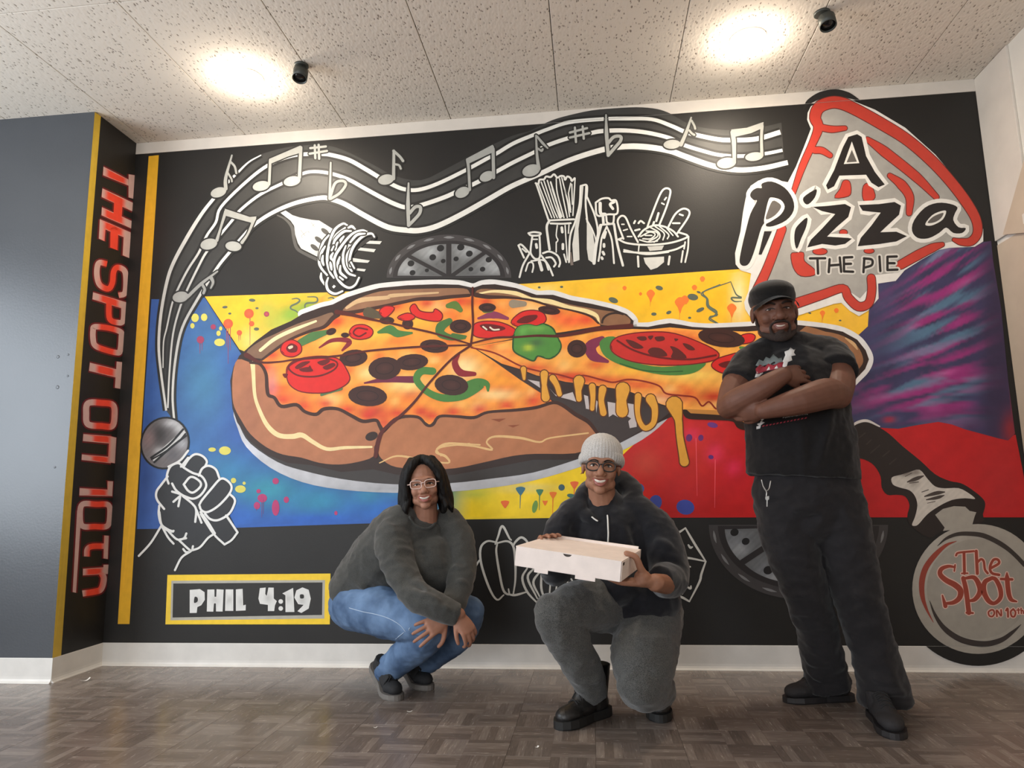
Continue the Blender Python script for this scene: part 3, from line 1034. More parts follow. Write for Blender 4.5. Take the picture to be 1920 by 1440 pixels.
for i, q in enumerate(((855, 490, 760, 620, 710, 860, 740, 980, 830, 1090), (1130, 340, 1060, 320, 930, 430, 850, 680, 830, 880, 870, 1040, 930, 1130), (1100, 380, 960, 500, 900, 650),
                       (1250, 400, 1200, 360, 1150, 380), (1190, 430, 1080, 440, 960, 550, 920, 640), (1430, 440, 1350, 420, 1200, 480, 1030, 680, 940, 850, 950, 1050, 1030, 1200, 1150, 1280, 1250, 1240, 1310, 1130),
                       (1540, 520, 1500, 470, 1400, 490, 1290, 580, 1210, 700, 1170, 850, 1180, 960), (1400, 470, 1280, 490, 1180, 600), (1270, 560, 1180, 620, 1140, 690), (1110, 650, 1070, 780, 1080, 940, 1150, 1060, 1250, 1100),
                       (1180, 690, 1130, 800, 1140, 940, 1200, 1030), (1020, 820, 990, 920, 1000, 1010), (1030, 950, 1030, 1050, 1120, 1130), (920, 760, 890, 820, 910, 880), (770, 800, 760, 870, 780, 940), (880, 900, 890, 950, 900, 1010),
                       (740, 1060, 740, 1140, 790, 1230), (845, 1130, 820, 1220, 850, 1320, 950, 1370, 1060, 1330), (1080, 510, 1040, 560, 1020, 600), (990, 600, 960, 660, 960, 720), (800, 660, 750, 750, 730, 850), (930, 660, 900, 720), (1020, 1120, 1070, 1160), (1240, 990, 1190, 900))):
    nd.stroke(zz(*A7, *q), 8.6, (40, 38, 36), 7 + 2 * (i % 8))
    nd.stroke(zz(*A7, *q), 5.0, (228, 226, 220), 8 + 2 * (i % 8), t0=.6, t1=.7)
nd.fill(zz(*A7, 930, 1235, 960, 1255, 930, 1290, 905, 1265), (228, 226, 220), 9)
nd.build('white painted spaghetti wound round the fork')

# ---- grey half pizza above ------------------------------------------------
def grey_pizza(name, c, rx, ry, a0, a1, cuts, olives, rot, label, olive_r=6.5, wedge=None, hx=(150, 152, 152)):
    p = MP(name)
    cx, cy = c
    p.fill(ell(cx, cy, rx, ry, rot, 40, a0, a1), (64, 60, 60), 3)
    p.fill(ell(cx, cy, rx * .90, ry * .86, rot, 40, a0 + 1, a1 - 1), (42, 38, 38), 4)
    for k in range(len(cuts) - 1):
        b0, b1 = cuts[k], cuts[k + 1]
        pts = [(cx, cy)] + ell(cx, cy, rx * .84, ry * .80, rot, 14, b0, b1)
        gx = sum(a for a, _ in pts) / len(pts)
        gy = sum(b for _, b in pts) / len(pts)
        pts = [(gx + (a - gx) * .86, gy + (b - gy) * .86) for a, b in pts]
        p.fill(pts, None, 5, grid=5, cfun=cfun_of((92, 92, 92), [(gx, gy, rx * .24, hx, .95, ry * .26), (gx + rx * .06, gy + ry * .08, rx * .1, (164, 166, 168), .6, ry * .1)], noise=0.09, seed=k, nscale=7))
    for k in range(9):
        a = a0 + (a1 - a0) * (k + .5) / 9
        pts = ell(cx, cy, rx * .95, ry * .935, rot, 6, a - 5, a + 5)
        p.stroke(pts, 4.5, (122, 122, 122), 5, t0=.2, t1=.2)
    o = p.build(label)
    for (x, y, r) in olives:
        q = Paint('olive', o)
        q.fill(ell(x, y, r, r * .88, -20, 14), (28, 26, 26), 6)
        q.build()
    return o


G = (700, 420, 6.857)
grey_pizza('grey_pizza', (842, 521), 117, 81, 180, 360, (181, 219, 270, 313, 359),
           [(*zz(*G, x, y)[0], r) for x, y, r in ((865, 312, 7), (1125, 300, 7), (765, 430, 6.5), (900, 478, 4.6), (1065, 450, 5), (1235, 383, 6.5), (485, 508, 6.5), (505, 628, 5.6), (690, 597, 4), (1255, 582, 4.6), (1405, 583, 5.2), (1485, 460, 6))], 0,
           'grey half pizza with olives')

# ---- pantry sketches --------------------------------------------------------
A6 = (920, 300, 4.8)


def sketch(name, strokes, label, fills=(), w=3.6, L=4, col=(220, 218, 210)):
    p = MP(name)
    for fc, pts in fills:
        p.fill(zz(*A6, *pts), fc, L)
    for q in strokes:
        ww = w
        if isinstance(q[0], float):
            ww, q = q[0], q[1:]
        p.stroke(zz(*A6, *q), ww, col, L + 1)
    return p.build(label)


sketch('spaghetti_jar', [
    (410, 215, 440, 300, 480, 420, 520, 540), (405, 210, 430, 215, 440, 180, 480, 175, 500, 150, 540, 155, 570, 130, 600, 160, 630, 145, 660, 150, 670, 180, 690, 150, 720, 165, 730, 190, 755, 165),
    (2.4, 430, 220, 500, 400, 550, 520), (2.4, 455, 200, 540, 430, 575, 520), (2.4, 480, 190, 560, 430, 600, 520), (2.4, 510, 185, 570, 380, 620, 520), (3.2, 540, 200, 600, 400, 630, 520), (3.2, 555, 260, 610, 430, 640, 510), (2.4, 590, 170, 600, 300, 660, 520), (2.4, 620, 170, 650, 330, 690, 520),
    (2.4, 640, 160, 690, 370, 710, 510), (2.4, 660, 240, 720, 470), (2.4, 760, 165, 750, 330, 740, 500), (2.4, 700, 300, 720, 450), (2.4, 730, 220, 735, 400), (2.2, 720, 210, 700, 300),
    (525, 545, 620, 540, 750, 535), (540, 572, 640, 575, 720, 570), (4.5, 530, 545, 505, 600, 515, 700, 530, 805), (2.4, 600, 590, 590, 680, 605, 720, 595, 740), (2.4, 670, 590, 680, 750, 690, 900), (2.4, 705, 585, 700, 660), (2.4, 590, 740, 590, 830), (5.0, 640, 610, 645, 650), (5.0, 650, 760, 650, 800), (3.0, 660, 850, 680, 920)],
    'white chalk-style jar of spaghetti')
sketch('wine_bottle', [(810, 235, 865, 230, 865, 330), (810, 235, 800, 400, 760, 560, 715, 690, 705, 920), (870, 340, 930, 480, 960, 600, 965, 680), (860, 240, 855, 400, 870, 560), (2.5, 860, 530, 920, 640, 950, 760, 930, 930)],
       'white chalk-style tall bottle', fills=(((206, 204, 196), (815, 240, 835, 240, 820, 420, 790, 620, 800, 900, 745, 920, 735, 760, 760, 600, 800, 430)), ((206, 204, 196), (865, 540, 915, 620, 935, 760, 925, 930, 880, 900, 865, 800)), ((120, 108, 100), (705, 830, 725, 830, 745, 945, 720, 950))))
sketch('grinder', [(945, 385, 1000, 350, 1060, 345, 1085, 365, 1130, 370, 1140, 480, 1060, 490, 960, 500, 945, 385), (6.0, 985, 390, 990, 480, 1030, 490), (5.0, 1110, 380, 1075, 400, 1100, 440), (5.0, 1010, 500, 1015, 570), (1110, 500, 1100, 570, 1050, 565, 1040, 510), (990, 585, 1110, 575), (6.0, 990, 590, 950, 760, 930, 930), (4.5, 1110, 580, 1140, 760, 1190, 950), (3.4, 1045, 600, 1000, 700, 985, 820, 970, 910), (3.4, 1045, 600, 1090, 720, 1110, 930), (5.0, 1035, 650, 1020, 700), (5.0, 1020, 760, 1020, 780), (5.0, 1010, 830, 1020, 850), (5.0, 1000, 880, 1005, 890)],
       'white chalk-style grinder')
sketch('oil_cruet', [(340, 660, 390, 650, 450, 660, 430, 680, 365, 680, 340, 660), (375, 690, 360, 800, 365, 850, 400, 890, 440, 880, 445, 800, 440, 690), (2.6, 380, 715, 420, 715), (5.0, 410, 760, 415, 790), (250, 770, 280, 765, 350, 840), (250, 770, 300, 880), (345, 850, 290, 950, 260, 1055), (455, 860, 520, 950, 560, 1040), (3.0, 365, 910, 480, 905, 520, 990), (3.0, 315, 1000, 340, 930, 375, 925, 385, 960, 375, 1010), (6.0, 440, 920, 460, 990), (470, 840, 530, 825, 600, 860, 625, 920, 615, 960), (500, 880, 550, 880, 585, 930, 570, 960), (3.0, 285, 800, 320, 830)],
       'white chalk-style oil cruet')
sketch('bread_basket', [(1150, 715, 1230, 750, 1400, 765, 1600, 750, 1740, 710, 1770, 680, 1700, 655), (1150, 715, 1180, 705), (1200, 825, 1330, 835, 1500, 835, 1650, 810, 1740, 770), (3.0, 1200, 810, 1400, 850, 1600, 830), (2.4, 1335, 770, 1330, 820), (4.0, 1325, 870, 1330, 960), (4.0, 1610, 870, 1600, 940), (3.2, 1730, 820, 1715, 920), (3.2, 1780, 690, 1775, 800, 1750, 920), (3.0, 1750, 740, 1740, 800),
                        (1195, 710, 1150, 590, 1145, 540, 1175, 505, 1215, 520, 1260, 620, 1325, 740), (1410, 605, 1440, 520, 1520, 320, 1565, 260, 1610, 265, 1615, 310, 1580, 430, 1520, 580), (1600, 600, 1660, 490, 1730, 440, 1785, 460, 1775, 520, 1680, 660),
                        (1330, 690, 1380, 630, 1470, 590, 1560, 600, 1640, 640, 1685, 690), (2.6, 1440, 610, 1510, 650, 1520, 700, 1470, 740), (2.6, 1480, 600, 1560, 660, 1550, 720), (2.6, 1520, 600, 1600, 670, 1590, 710), (2.6, 1580, 610, 1640, 680), (2.6, 1350, 690, 1430, 650, 1480, 670, 1440, 710, 1370, 710), (2.6, 1400, 640, 1490, 650, 1500, 690, 1420, 735), (2.6, 1340, 720, 1420, 740, 1500, 730), (2.6, 1390, 680, 1450, 680),
                        (4.0, 1470, 560, 1460, 590), (4.0, 1510, 480, 1490, 550), (3.0, 1560, 400, 1540, 390), (3.0, 1580, 340, 1565, 360), (3.5, 1640, 570, 1700, 570), (3.5, 1700, 490, 1730, 500), (2.6, 1180, 580, 1200, 580), (2.6, 1195, 635, 1230, 625), (2.6, 1230, 690, 1270, 690), (3.6, 1300, 550, 1290, 570), (3.6, 1330, 570, 1350, 550, 1380, 570), (3.6, 1300, 635, 1340, 625)],
       'white chalk-style bread basket', fills=(((196, 194, 186), (1410, 780, 1560, 770, 1540, 810, 1430, 820)), ((206, 204, 196), (1375, 880, 1560, 870, 1560, 920, 1500, 970, 1440, 990, 1390, 930))))

# ---- the big pizza ------------------------------------------------------------
Z1 = (400, 480, 3.84)
Z2 = (850, 480, 3.84)
BRN = (52, 35, 29)
outer = [(432, 714), (438, 688), (449, 667), (478, 641), (509, 618), (546, 602), (567, 589), (603, 576), (624, 571), (650, 558), (681, 548), (712, 540), (765, 535), (817, 533), (860, 534), (887, 540),
         (905, 534), (928, 533), (967, 540), (1006, 553), (1037, 553), (1071, 563), (1110, 570), (1149, 579), (1175, 589), (1188, 602), (1187, 612), (1215, 613), (1235, 609), (1256, 606), (1277, 609), (1298, 613), (1332, 615),
         (1400, 612), (1450, 608), (1493, 609), (1547, 615), (1580, 622), (1607, 637), (1623, 657), (1629, 674), (1622, 692), (1605, 710), (1580, 735), (1500, 790)]
pizza = MP('pizza')
pizza.stroke(outer[6:-1], 17, (224, 220, 216), 4)
pizza.fill(outer + [(1415, 803), (1400, 803), (1388, 799), (1376, 786), (1330, 786), (1290, 782), (1285, 770), (1240, 790), (1160, 832), (1123, 818), (1078, 862), (1000, 862), (907, 880), (853, 890), (799, 893), (744, 890), (700, 880), (640, 885), (583, 872), (540, 868), (500, 852), (468, 826), (445, 792), (436, 766)], BRN, 5)
pizza = pizza.build('large sliced pizza in the middle of the mural')


def PP(name):
    return Paint(name, pizza)


PP('plate').fill(c2([(438, 770), (446, 803), (462, 838), (507, 877), (567, 904), (640, 918), (737, 924), (842, 922), (925, 914), (1000, 901), (1080, 878), (1150, 852), (1205, 824), (1247, 790), (1262, 760), (1200, 740), (900, 700), (520, 730), (460, 755)], 3, True), None, 3, grid=14,
                 cfun=cfun_of((190, 190, 194), [(700, 915, 120, (150, 150, 154), .7, 12), (980, 905, 60, (160, 158, 158), .6, 12), (470, 840, 30, (214, 216, 226), .8), (1220, 806, 30, (206, 190, 186), .8)], noise=0.05, seed=3, nscale=12)).build('pale grey plate')
PP('plate_shade').fill(c2([(436, 760), (450, 800), (470, 832), (520, 866), (567, 882), (640, 898), (737, 908), (842, 906), (925, 897), (1000, 886), (1080, 862), (1150, 836), (1209, 803), (1238, 772), (1100, 740), (520, 730), (455, 750)], 3, True), (60, 55, 53), 4).build()

rng = random.Random(5)
Pspots = []
for k in range(170):
    x, y = rng.uniform(480, 1330), rng.uniform(560, 800)
    cl = rng.choice([(246, 120, 36), (248, 130, 44), (222, 56, 26), (252, 214, 120), (252, 222, 140), (236, 84, 34), (240, 96, 40), (206, 40, 28)])
    Pspots.append((x, y, rng.uniform(9, 26), cl, rng.uniform(.35, .8), rng.uniform(6, 15)))
edge_red = []
for (x, y) in [(495, 690), (503, 730), (530, 750), (570, 760), (610, 757), (650, 768), (690, 780), (720, 795), (745, 775), (790, 772), (810, 780), (850, 772), (900, 767), (950, 760), (1000, 752), (1030, 742), (510, 665), (545, 645), (600, 625), (630, 602), (680, 590), (740, 574), (800, 568), (860, 566), (910, 566), (970, 568), (1040, 588), (1100, 600)]:
    edge_red.append((x, y, 18, (214, 36, 34), .85, 11))
for k, (x, y, r, cl, a, ry) in enumerate([(510, 720, 12, (214, 130, 130), .8, 30), (700, 770, 36, (200, 30, 40), .8, 18), (560, 745, 30, (226, 110, 60), .6, 14), (760, 720, 40, (250, 224, 140), .9, 16), (690, 700, 20, (250, 220, 140), .9, 14), (700, 625, 60, (252, 200, 70), .8, 14), (620, 640, 30, (250, 200, 90), .8, 12), (790, 600, 30, (252, 190, 60), .8, 16), (870, 690, 26, (254, 226, 160), .9, 22),
                                          (940, 715, 40, (250, 160, 50), .9, 16), (930, 740, 40, (254, 220, 150), .8, 10), (1000, 585, 30, (254, 220, 150), .8, 14), (1070, 600, 36, (244, 90, 50), .8, 12)]):
    edge_red.append((x, y, r, cl, a, ry))
cheese_c = cfun_of((246, 156, 58), Pspots + edge_red, noise=0.05, seed=8, nscale=14)
PP('cheese').fill([(480, 683), (491, 675), (515, 657), (546, 636), (582, 621), (608, 613), (624, 596), (640, 588), (660, 586), (712, 576), (759, 566), (785, 561), (850, 556), (887, 555), (915, 557), (954, 558), (996, 563), (1032, 574), (1071, 582), (1105, 592), (1121, 605), (1126, 611), (1060, 622), (970, 634), (884, 650), (920, 673), (975, 712), (1011, 735), (1031, 748), (1037, 755), (1006, 763), (967, 768), (915, 771), (889, 781), (850, 779), (822, 781), (806, 797), (783, 781), (746, 784), (719, 808), (710, 798), (681, 789), (660, 779), (634, 766), (608, 766), (593, 776), (572, 771), (556, 758), (528, 761), (515, 745), (501, 740), (499, 701)],
                  None, 6, grid=6, cfun=cheese_c).build('red, orange and yellow airbrushed cheese')
slice_c = cfun_of((247, 168, 70), [s for s in Pspots if s[0] > 900] + [(1000, 690, 40, (214, 40, 30), .8, 10), (1060, 705, 50, (206, 36, 28), .9, 9), (1130, 712, 50, (214, 50, 30), .8, 9), (1200, 722, 50, (222, 60, 34), .8, 10), (1260, 745, 50, (216, 50, 30), .8, 12), (1340, 745, 40, (190, 26, 20), .95, 18), (1290, 700, 60, (250, 214, 100), .9, 14), (1180, 695, 40, (250, 190, 60), .8, 10), (1390, 720, 30, (250, 220, 130), .9, 20), (1360, 760, 40, (250, 200, 120), .8, 8),
                                                                   (1080, 735, 60, (240, 110, 40), .8, 12), (1160, 740, 50, (250, 150, 60), .8, 12), (1230, 750, 40, (250, 206, 150), .7, 9), (950, 660, 40, (246, 120, 50), .7, 10), (1250, 625, 60, (240, 110, 50), .8, 8), (1060, 640, 20, (250, 130, 50), .8)], noise=0.05, seed=4, nscale=14)
PP('pulled_slice').fill([(886, 650), (970, 636), (1045, 630), (1110, 620), (1185, 617), (1215, 618), (1256, 614), (1298, 618), (1400, 622), (1450, 618), (1520, 640), (1520, 770), (1420, 782), (1345, 770), (1282, 768), (1261, 764), (1240, 758), (1201, 742), (1175, 732), (1110, 722), (1060, 716), (1032, 709), (1006, 704), (975, 692), (941, 682), (915, 667)], None, 6, grid=6, cfun=slice_c).build('slice being pulled away, with melted cheese')


def crust(pts, base, hl, label=None):
    q = PP('crust')
    q.fill(c2(pts, 3, True), None, 7, grid=8, cfun=cfun_of(base, hl, noise=0.04, seed=2, nscale=20))
    return q


q = crust([(446, 674), (470, 680), (488, 683), (499, 701), (501, 727), (504, 742), (515, 748), (528, 764), (556, 761), (572, 774), (593, 779), (608, 769), (634, 769), (660, 782), (681, 792), (705, 790), (711, 800), (714, 812), (702, 838), (700, 856), (672, 866), (636, 871), (600, 868), (565, 858), (530, 852), (499, 838), (470, 814), (454, 790), (440, 764), (436, 740), (437, 701)],
          (176, 114, 80), [(470, 760, 20, (164, 104, 76), .8, 60), (620, 830, 60, (184, 118, 82), .8, 20)])
q.stroke(zz(*Z1, 285, 775, 290, 850, 300, 1000, 330, 1100, 390, 1220, 470, 1290, 570, 1300, 640, 1290, 720, 1340, 820, 1390, 950, 1380, 1140, 1375), [9, 7, 6, 7, 9, 9, 10, 8, 7, 6, 4], (238, 214, 158), 8)
q.build()
q = crust([(462, 662), (486, 641), (517, 626), (556, 608), (595, 595), (622, 586), (624, 595), (608, 613), (582, 621), (546, 636), (515, 657), (491, 673)], (128, 96, 74), [(540, 630, 40, (150, 112, 84), .6)])
q.stroke(zz(*Z1, 340, 680, 440, 600, 560, 540, 740, 470), [6, 7, 7, 4], (240, 220, 170), 8)
q.build()
q = crust([(642, 584), (660, 566), (699, 550), (738, 544), (817, 541), (869, 541), (880, 548), (878, 555), (843, 557), (817, 560), (785, 560), (759, 565), (712, 575), (660, 586)], (146, 104, 76), [])
q.stroke(zz(*Z1, 960, 375, 1060, 320, 1250, 300, 1300, 285, 1620, 265), [5, 9, 7, 7, 3], (206, 170, 126), 8)
q.build()
q = crust([(892, 551), (902, 542), (941, 544), (980, 550), (1006, 561), (1045, 566), (1084, 574), (1131, 582), (1162, 587), (1181, 598), (1178, 609), (1150, 611), (1126, 609), (1121, 603), (1105, 591), (1071, 581), (1032, 573), (996, 562), (954, 557), (915, 556)], (140, 98, 68), [])
q.stroke(zz(*Z2, 190, 270, 300, 255, 450, 270, 560, 310, 700, 330, 830, 370, 960, 400, 1030, 430, 1050, 480), [3, 5, 8, 6, 9, 7, 9, 7, 3], (240, 216, 156), 8)
q.stroke(ell(1155, 605, 26, 18, 0, 12, 180, 300), 4, BRN, 8)
q.build()
q = crust([(719, 808), (746, 786), (783, 784), (800, 799), (812, 798), (826, 783), (856, 783), (889, 785), (915, 775), (967, 771), (1006, 766), (1037, 758), (1053, 761), (1079, 778), (1103, 792), (1119, 812), (1110, 835), (1078, 850), (1003, 851), (961, 855), (907, 867), (853, 878), (799, 880), (744, 876), (720, 864), (709, 848), (712, 825)],
          (178, 114, 76), [(960, 800, 90, (170, 112, 78), .7, 16), (1080, 810, 30, (160, 106, 74), .8), (800, 850, 50, (190, 122, 82), .7, 18)])
for pts in (zz(*Z1, 1640, 1440, 1610, 1390, 1700, 1350, 1920, 1360), zz(*Z2, 0, 1360, 150, 1370, 280, 1395, 240, 1340, 300, 1300, 480, 1310, 620, 1340, 700, 1310, 970, 1275), [(712, 868), (745, 855), (790, 862), (840, 868), (836, 856), (818, 848), (830, 838), (880, 832)]):
    q.stroke(pts, [2, 4, 3, 5, 3, 3], (222, 180, 122), 8)
for pts in (zz(*Z2, 270, 1175, 380, 1170, 330, 1195), zz(*Z2, 390, 1220, 480, 1215, 430, 1235)):
    q.fill(pts, (140, 74, 44), 8)
q.build()
q = crust([(1498, 622), (1547, 622), (1582, 631), (1606, 648), (1617, 668), (1616, 684), (1598, 703), (1580, 716), (1500, 760)], (152, 104, 70), [(1600, 690, 20, (140, 92, 60), .8)])
q.stroke([(1585, 634), (1600, 645), (1607, 655)], 6, (206, 164, 116), 8, t0=.4, t1=.4)
q.stroke([(1592, 672), (1600, 680), (1607, 690)], 6, (200, 158, 110), 8, t0=.4, t1=.4)
q.build()
q = PP('crust')
q.stroke([(1284, 772), (1292, 781), (1330, 783), (1374, 786), (1386, 799), (1402, 802), (1412, 792), (1420, 785)], 9, (52, 32, 24), 7)
q.fill([(1286, 767), (1350, 770), (1425, 782), (1425, 788), (1405, 796), (1394, 792), (1380, 780), (1330, 777), (1295, 775)], (196, 132, 62), 8)
q.build()

# thick brown outline where cheese meets crust
for pts, w in (([(470, 680), (488, 683), (499, 701), (501, 727), (504, 741), (515, 746), (528, 762), (556, 759), (572, 772), (593, 777), (608, 767), (634, 767), (660, 780), (681, 790), (705, 788), (712, 798), (717, 808)], [5, 6, 7, 6, 7, 6, 7, 6, 7, 6, 8]), ([(719, 808), (746, 784), (783, 782), (800, 797), (812, 796), (824, 781), (856, 781), (889, 783), (915, 773), (967, 769), (1006, 764), (1037, 755), (1055, 760), (1079, 777), (1103, 791), (1120, 812)], [8, 6, 5, 6, 5, 6, 5, 6, 6, 7, 8, 6]),
               ([(491, 675), (515, 657), (546, 636), (582, 621), (608, 613), (624, 597), (634, 590)], [4, 5, 5, 6, 8, 9]), ([(642, 587), (660, 586), (712, 576), (759, 566), (785, 561), (817, 560), (843, 557), (880, 554)], [9, 7, 6, 6, 7, 7, 6]), ([(892, 553), (915, 557), (954, 558), (996, 563), (1032, 574), (1071, 582), (1105, 592), (1122, 606)], [9, 7, 4, 4, 3, 4, 4])):
    PP('crust_outline').stroke(pts, w, (66, 38, 28), 8).build()
# dark gap, cheese strands
PP('gap').fill([(889, 652), (915, 669), (941, 684), (975, 694), (1006, 706), (1032, 711), (1060, 718), (1110, 724), (1175, 734), (1240, 760), (1262, 768), (1240, 786), (1209, 803), (1162, 831), (1123, 813), (1105, 789), (1079, 776), (1053, 758), (1031, 748), (1011, 735), (975, 712), (920, 675)], None, 6, grid=8,
                cfun=cfun_of((66, 56, 54), [(950, 690, 50, (54, 34, 28), .9, 26), (1080, 728, 130, (52, 32, 26), .9, 22), (1180, 750, 60, (52, 32, 26), .9, 18)])).build('dark gap under the pulled slice')
for f_ in ((535, 890, 620, 905, 625, 950), (690, 950, 740, 1010, 790, 1000, 860, 980, 885, 1050, 840, 1035, 780, 1020, 730, 995), (940, 1000, 970, 1010, 980, 1105, 955, 1100), (1020, 1030, 1040, 1050, 1030, 1130), (1110, 1050, 1170, 1060, 1185, 1160, 1150, 1140, 1120, 1160), (1250, 1060, 1310, 1070, 1320, 1230, 1270, 1240, 1260, 1190, 1280, 1170, 1245, 1150)):
    PP('plate_glint').fill(zz(*Z2, *f_), (196, 184, 182), 7).build()
ST = (226, 160, 58)
for i, (pts, w) in enumerate(((zz(*Z2, 505, 815, 510, 885), [10, 5]), (zz(*Z2, 655, 850, 655, 930, 665, 1020), [14, 9, 15]), (zz(*Z2, 715, 880, 745, 930, 765, 995), [12, 10, 9]), (zz(*Z2, 905, 900, 900, 970, 905, 1030), [20, 11, 10]), (zz(*Z2, 1000, 940, 1005, 1020, 1000, 1100), [12, 9, 8]),
                              (zz(*Z2, 1075, 960, 1065, 1040, 1080, 1130), [14, 10, 12]), (zz(*Z2, 1220, 960, 1210, 1040, 1215, 1120), [26, 18, 22]), (zz(*Z2, 1330, 1010, 1325, 1120, 1345, 1200, 1385, 1240, 1440, 1200, 1450, 1100, 1420, 1030), [12, 9, 9, 10, 10, 12, 18]), (zz(*Z2, 1590, 1070, 1620, 1180, 1630, 1300, 1655, 1440) + [(1283, 866)], [30, 13, 12, 15, 17]))):
    s_ = PP('cheese_strand')
    s_.stroke(pts, [a + 4 for a in w], (104, 54, 20), 8)
    s_.stroke(pts, w, ST, 9)
    s_.build()
for pts in (zz(*Z2, 130, 660, 300, 700, 480, 790, 620, 830, 760, 855, 880, 885, 935, 860, 1060, 890, 1150, 910, 1250, 890, 1360, 900, 1480, 935, 1530, 990, 1640, 1005, 1740, 1020, 1790, 1080, 1840, 1050, 1890, 1100, 1930, 1090),
            [(1345, 757), (1362, 765), (1372, 752), (1384, 768), (1396, 762), (1408, 772)]):
    PP('cheese_edge').stroke(pts, 3.0, (140, 40, 22), 8).build()
# cut lines
CUT = (86, 30, 22)
for pts, w in ((zz(*Z1, 1855, 640, 1870, 500, 1865, 350, 1868, 230), 4), (zz(*Z1, 1850, 635, 1600, 560, 1450, 525, 1300, 490, 1150, 460, 1000, 425, 890, 405), [3, 4, 4, 4, 6, 9]), (zz(*Z1, 1850, 642, 1600, 650, 1400, 660, 1110, 685, 900, 720, 600, 745, 480, 762, 340, 765, 240, 715), [3, 4, 4, 4, 4, 3, 4, 10]),
               (zz(*Z1, 1855, 645, 1720, 740, 1560, 910, 1450, 1050, 1350, 1150, 1230, 1250, 1190, 1330, 1170, 1440), [4, 4, 4, 5, 6, 8, 8]), (zz(*Z2, 130, 630, 300, 590, 450, 585, 600, 575, 760, 577, 900, 555, 1050, 525, 1280, 505), [3, 4, 4, 5, 6, 8, 9])):
    PP('cut_line').stroke(pts, w, CUT, 13).build()
PP('cut_notch').fill(ell(697, 818, 12, 8, -20), BRN, 9).build()

OL = (62, 33, 27)


def olive(s, x, y, rx, ry, rot=0):
    cx, cy = zz(*s, x, y)[0]
    rx, ry = rx / s[2], ry / s[2]
    q = PP('olive')
    q.fill(ell(cx, cy, rx, ry, rot, 20), None, 10, grid=5, cfun=cfun_of(OL, [(cx, cy, rx * .4, (82, 46, 38), .7, ry * .4)]))
    q.stroke(ell(cx, cy, rx * .55, ry * .5, rot, 14), 1.4, (46, 24, 20), 11, closed=True)
    q.build()


for a in ((1010, 735, 102, 60, -8), (1235, 810, 118, 82, -6), (1430, 765, 118, 58, -6), (1112, 1008, 140, 74, 4), (1715, 930, 122, 74, 6), (1780, 508, 78, 50, 0), (1590, 650, 102, 48, 4), (1250, 465, 54, 28, 0), (1400, 490, 40, 40, 0), (850, 545, 38, 24, -20), (950, 570, 30, 18, 0)):
    olive(Z1, *a)
for a in ((890, 668, 70, 64, 0), (245, 372, 62, 32, 0), (690, 392, 80, 30, 8), (1930, 590, 170, 66, 8)):
    olive(Z2, *a)


def tomato(name, s, pts, seeds, label=None, base=(216, 38, 32)):
    q = PP(name)
    P_ = c2(zz(*s, *pts), 4, True)
    q.stroke(P_, 4.2, (112, 24, 22), 10, smooth=False, closed=True)
    q.fill(P_, base, 10)
    for col, sp, sm in seeds:
        q.fill(c2(zz(*s, *sp), 3, True) if sm else zz(*s, *sp), col, 12)
    return q


DR = (104, 24, 22)
q = tomato('tomato_slice', Z1, (545, 790, 620, 745, 780, 725, 900, 745, 955, 815, 980, 890, 920, 945, 800, 982, 640, 975, 555, 925, 532, 850), [])
q.stroke(c2(zz(*Z1, 550, 790, 640, 745, 790, 735, 890, 765, 870, 820, 760, 865, 630, 865, 560, 830), 4, True), 3.2, DR, 12, smooth=False, closed=True)
for sp in ((590, 800, 640, 765, 700, 760, 660, 790, 610, 815), (620, 815, 690, 800, 720, 830, 650, 835), (750, 765, 820, 745, 840, 760, 790, 790), (790, 800, 860, 770, 880, 790, 820, 820), (690, 800, 700, 790, 715, 830), (540, 850, 500, 850, 520, 880)):
    q.fill(c2(zz(*Z1, *sp), 3, True), DR, 13)
q.build()
q = tomato('tomato_slice', Z1, (490, 680, 510, 630, 570, 608, 625, 640, 630, 690, 580, 722, 520, 715), [(DR, (525, 665, 560, 630, 605, 650, 600, 690, 550, 695), True), ((226, 200, 170), (540, 655, 570, 645, 575, 660, 550, 672), True)])
q.build()
q = tomato('tomato_slice', Z1, (985, 545, 1020, 505, 1090, 500, 1145, 535, 1130, 580, 1060, 598, 1000, 585), [])
q.stroke(zz(*Z1, 1110, 530, 1040, 520, 1010, 555, 1050, 580, 1100, 555), 3, DR, 12)
q.build()
tomato('tomato_slice', Z1, (1200, 400, 1240, 365, 1300, 375, 1270, 420, 1230, 440), []).build()
tomato('pepper_strip', Z1, (1420, 380, 1450, 350, 1490, 400, 1580, 410, 1600, 385, 1645, 420, 1630, 465, 1540, 460, 1450, 430), []).build()
tomato('pepper_strip', Z1, (1330, 445, 1400, 415, 1450, 440, 1400, 465), []).build()
q = tomato('tomato_slice', Z2, (150, 500, 220, 475, 330, 480, 420, 515, 450, 550, 400, 580, 250, 590, 150, 570), [(DR, (190, 500, 260, 490, 360, 510, 370, 530, 300, 545, 230, 535), True)])
q.stroke(zz(*Z2, 215, 510, 240, 530), 3, (230, 215, 190), 13)
q.stroke(zz(*Z2, 265, 515, 290, 532, 330, 530), 3, (230, 215, 190), 13)
q.build()
tomato('tomato_slice', Z2, (420, 480, 480, 415, 560, 395, 640, 410, 665, 460, 620, 495, 500, 510), [(DR, (455, 478, 510, 435, 600, 425, 595, 455, 530, 485), True)]).build()
q = PP('basil')
q.fill(c2(zz(*Z2, 1052, 640, 1080, 595, 1130, 580, 1180, 600, 1250, 740, 1500, 800, 1790, 765, 1798, 800, 1700, 850, 1500, 855, 1250, 800, 1100, 730), 4, True), (76, 128, 58), 10)
q.stroke(zz(*Z2, 1200, 775, 1350, 820, 1500, 835, 1650, 830), 2, (50, 92, 42), 11)
q.build('green leaf under the tomato')
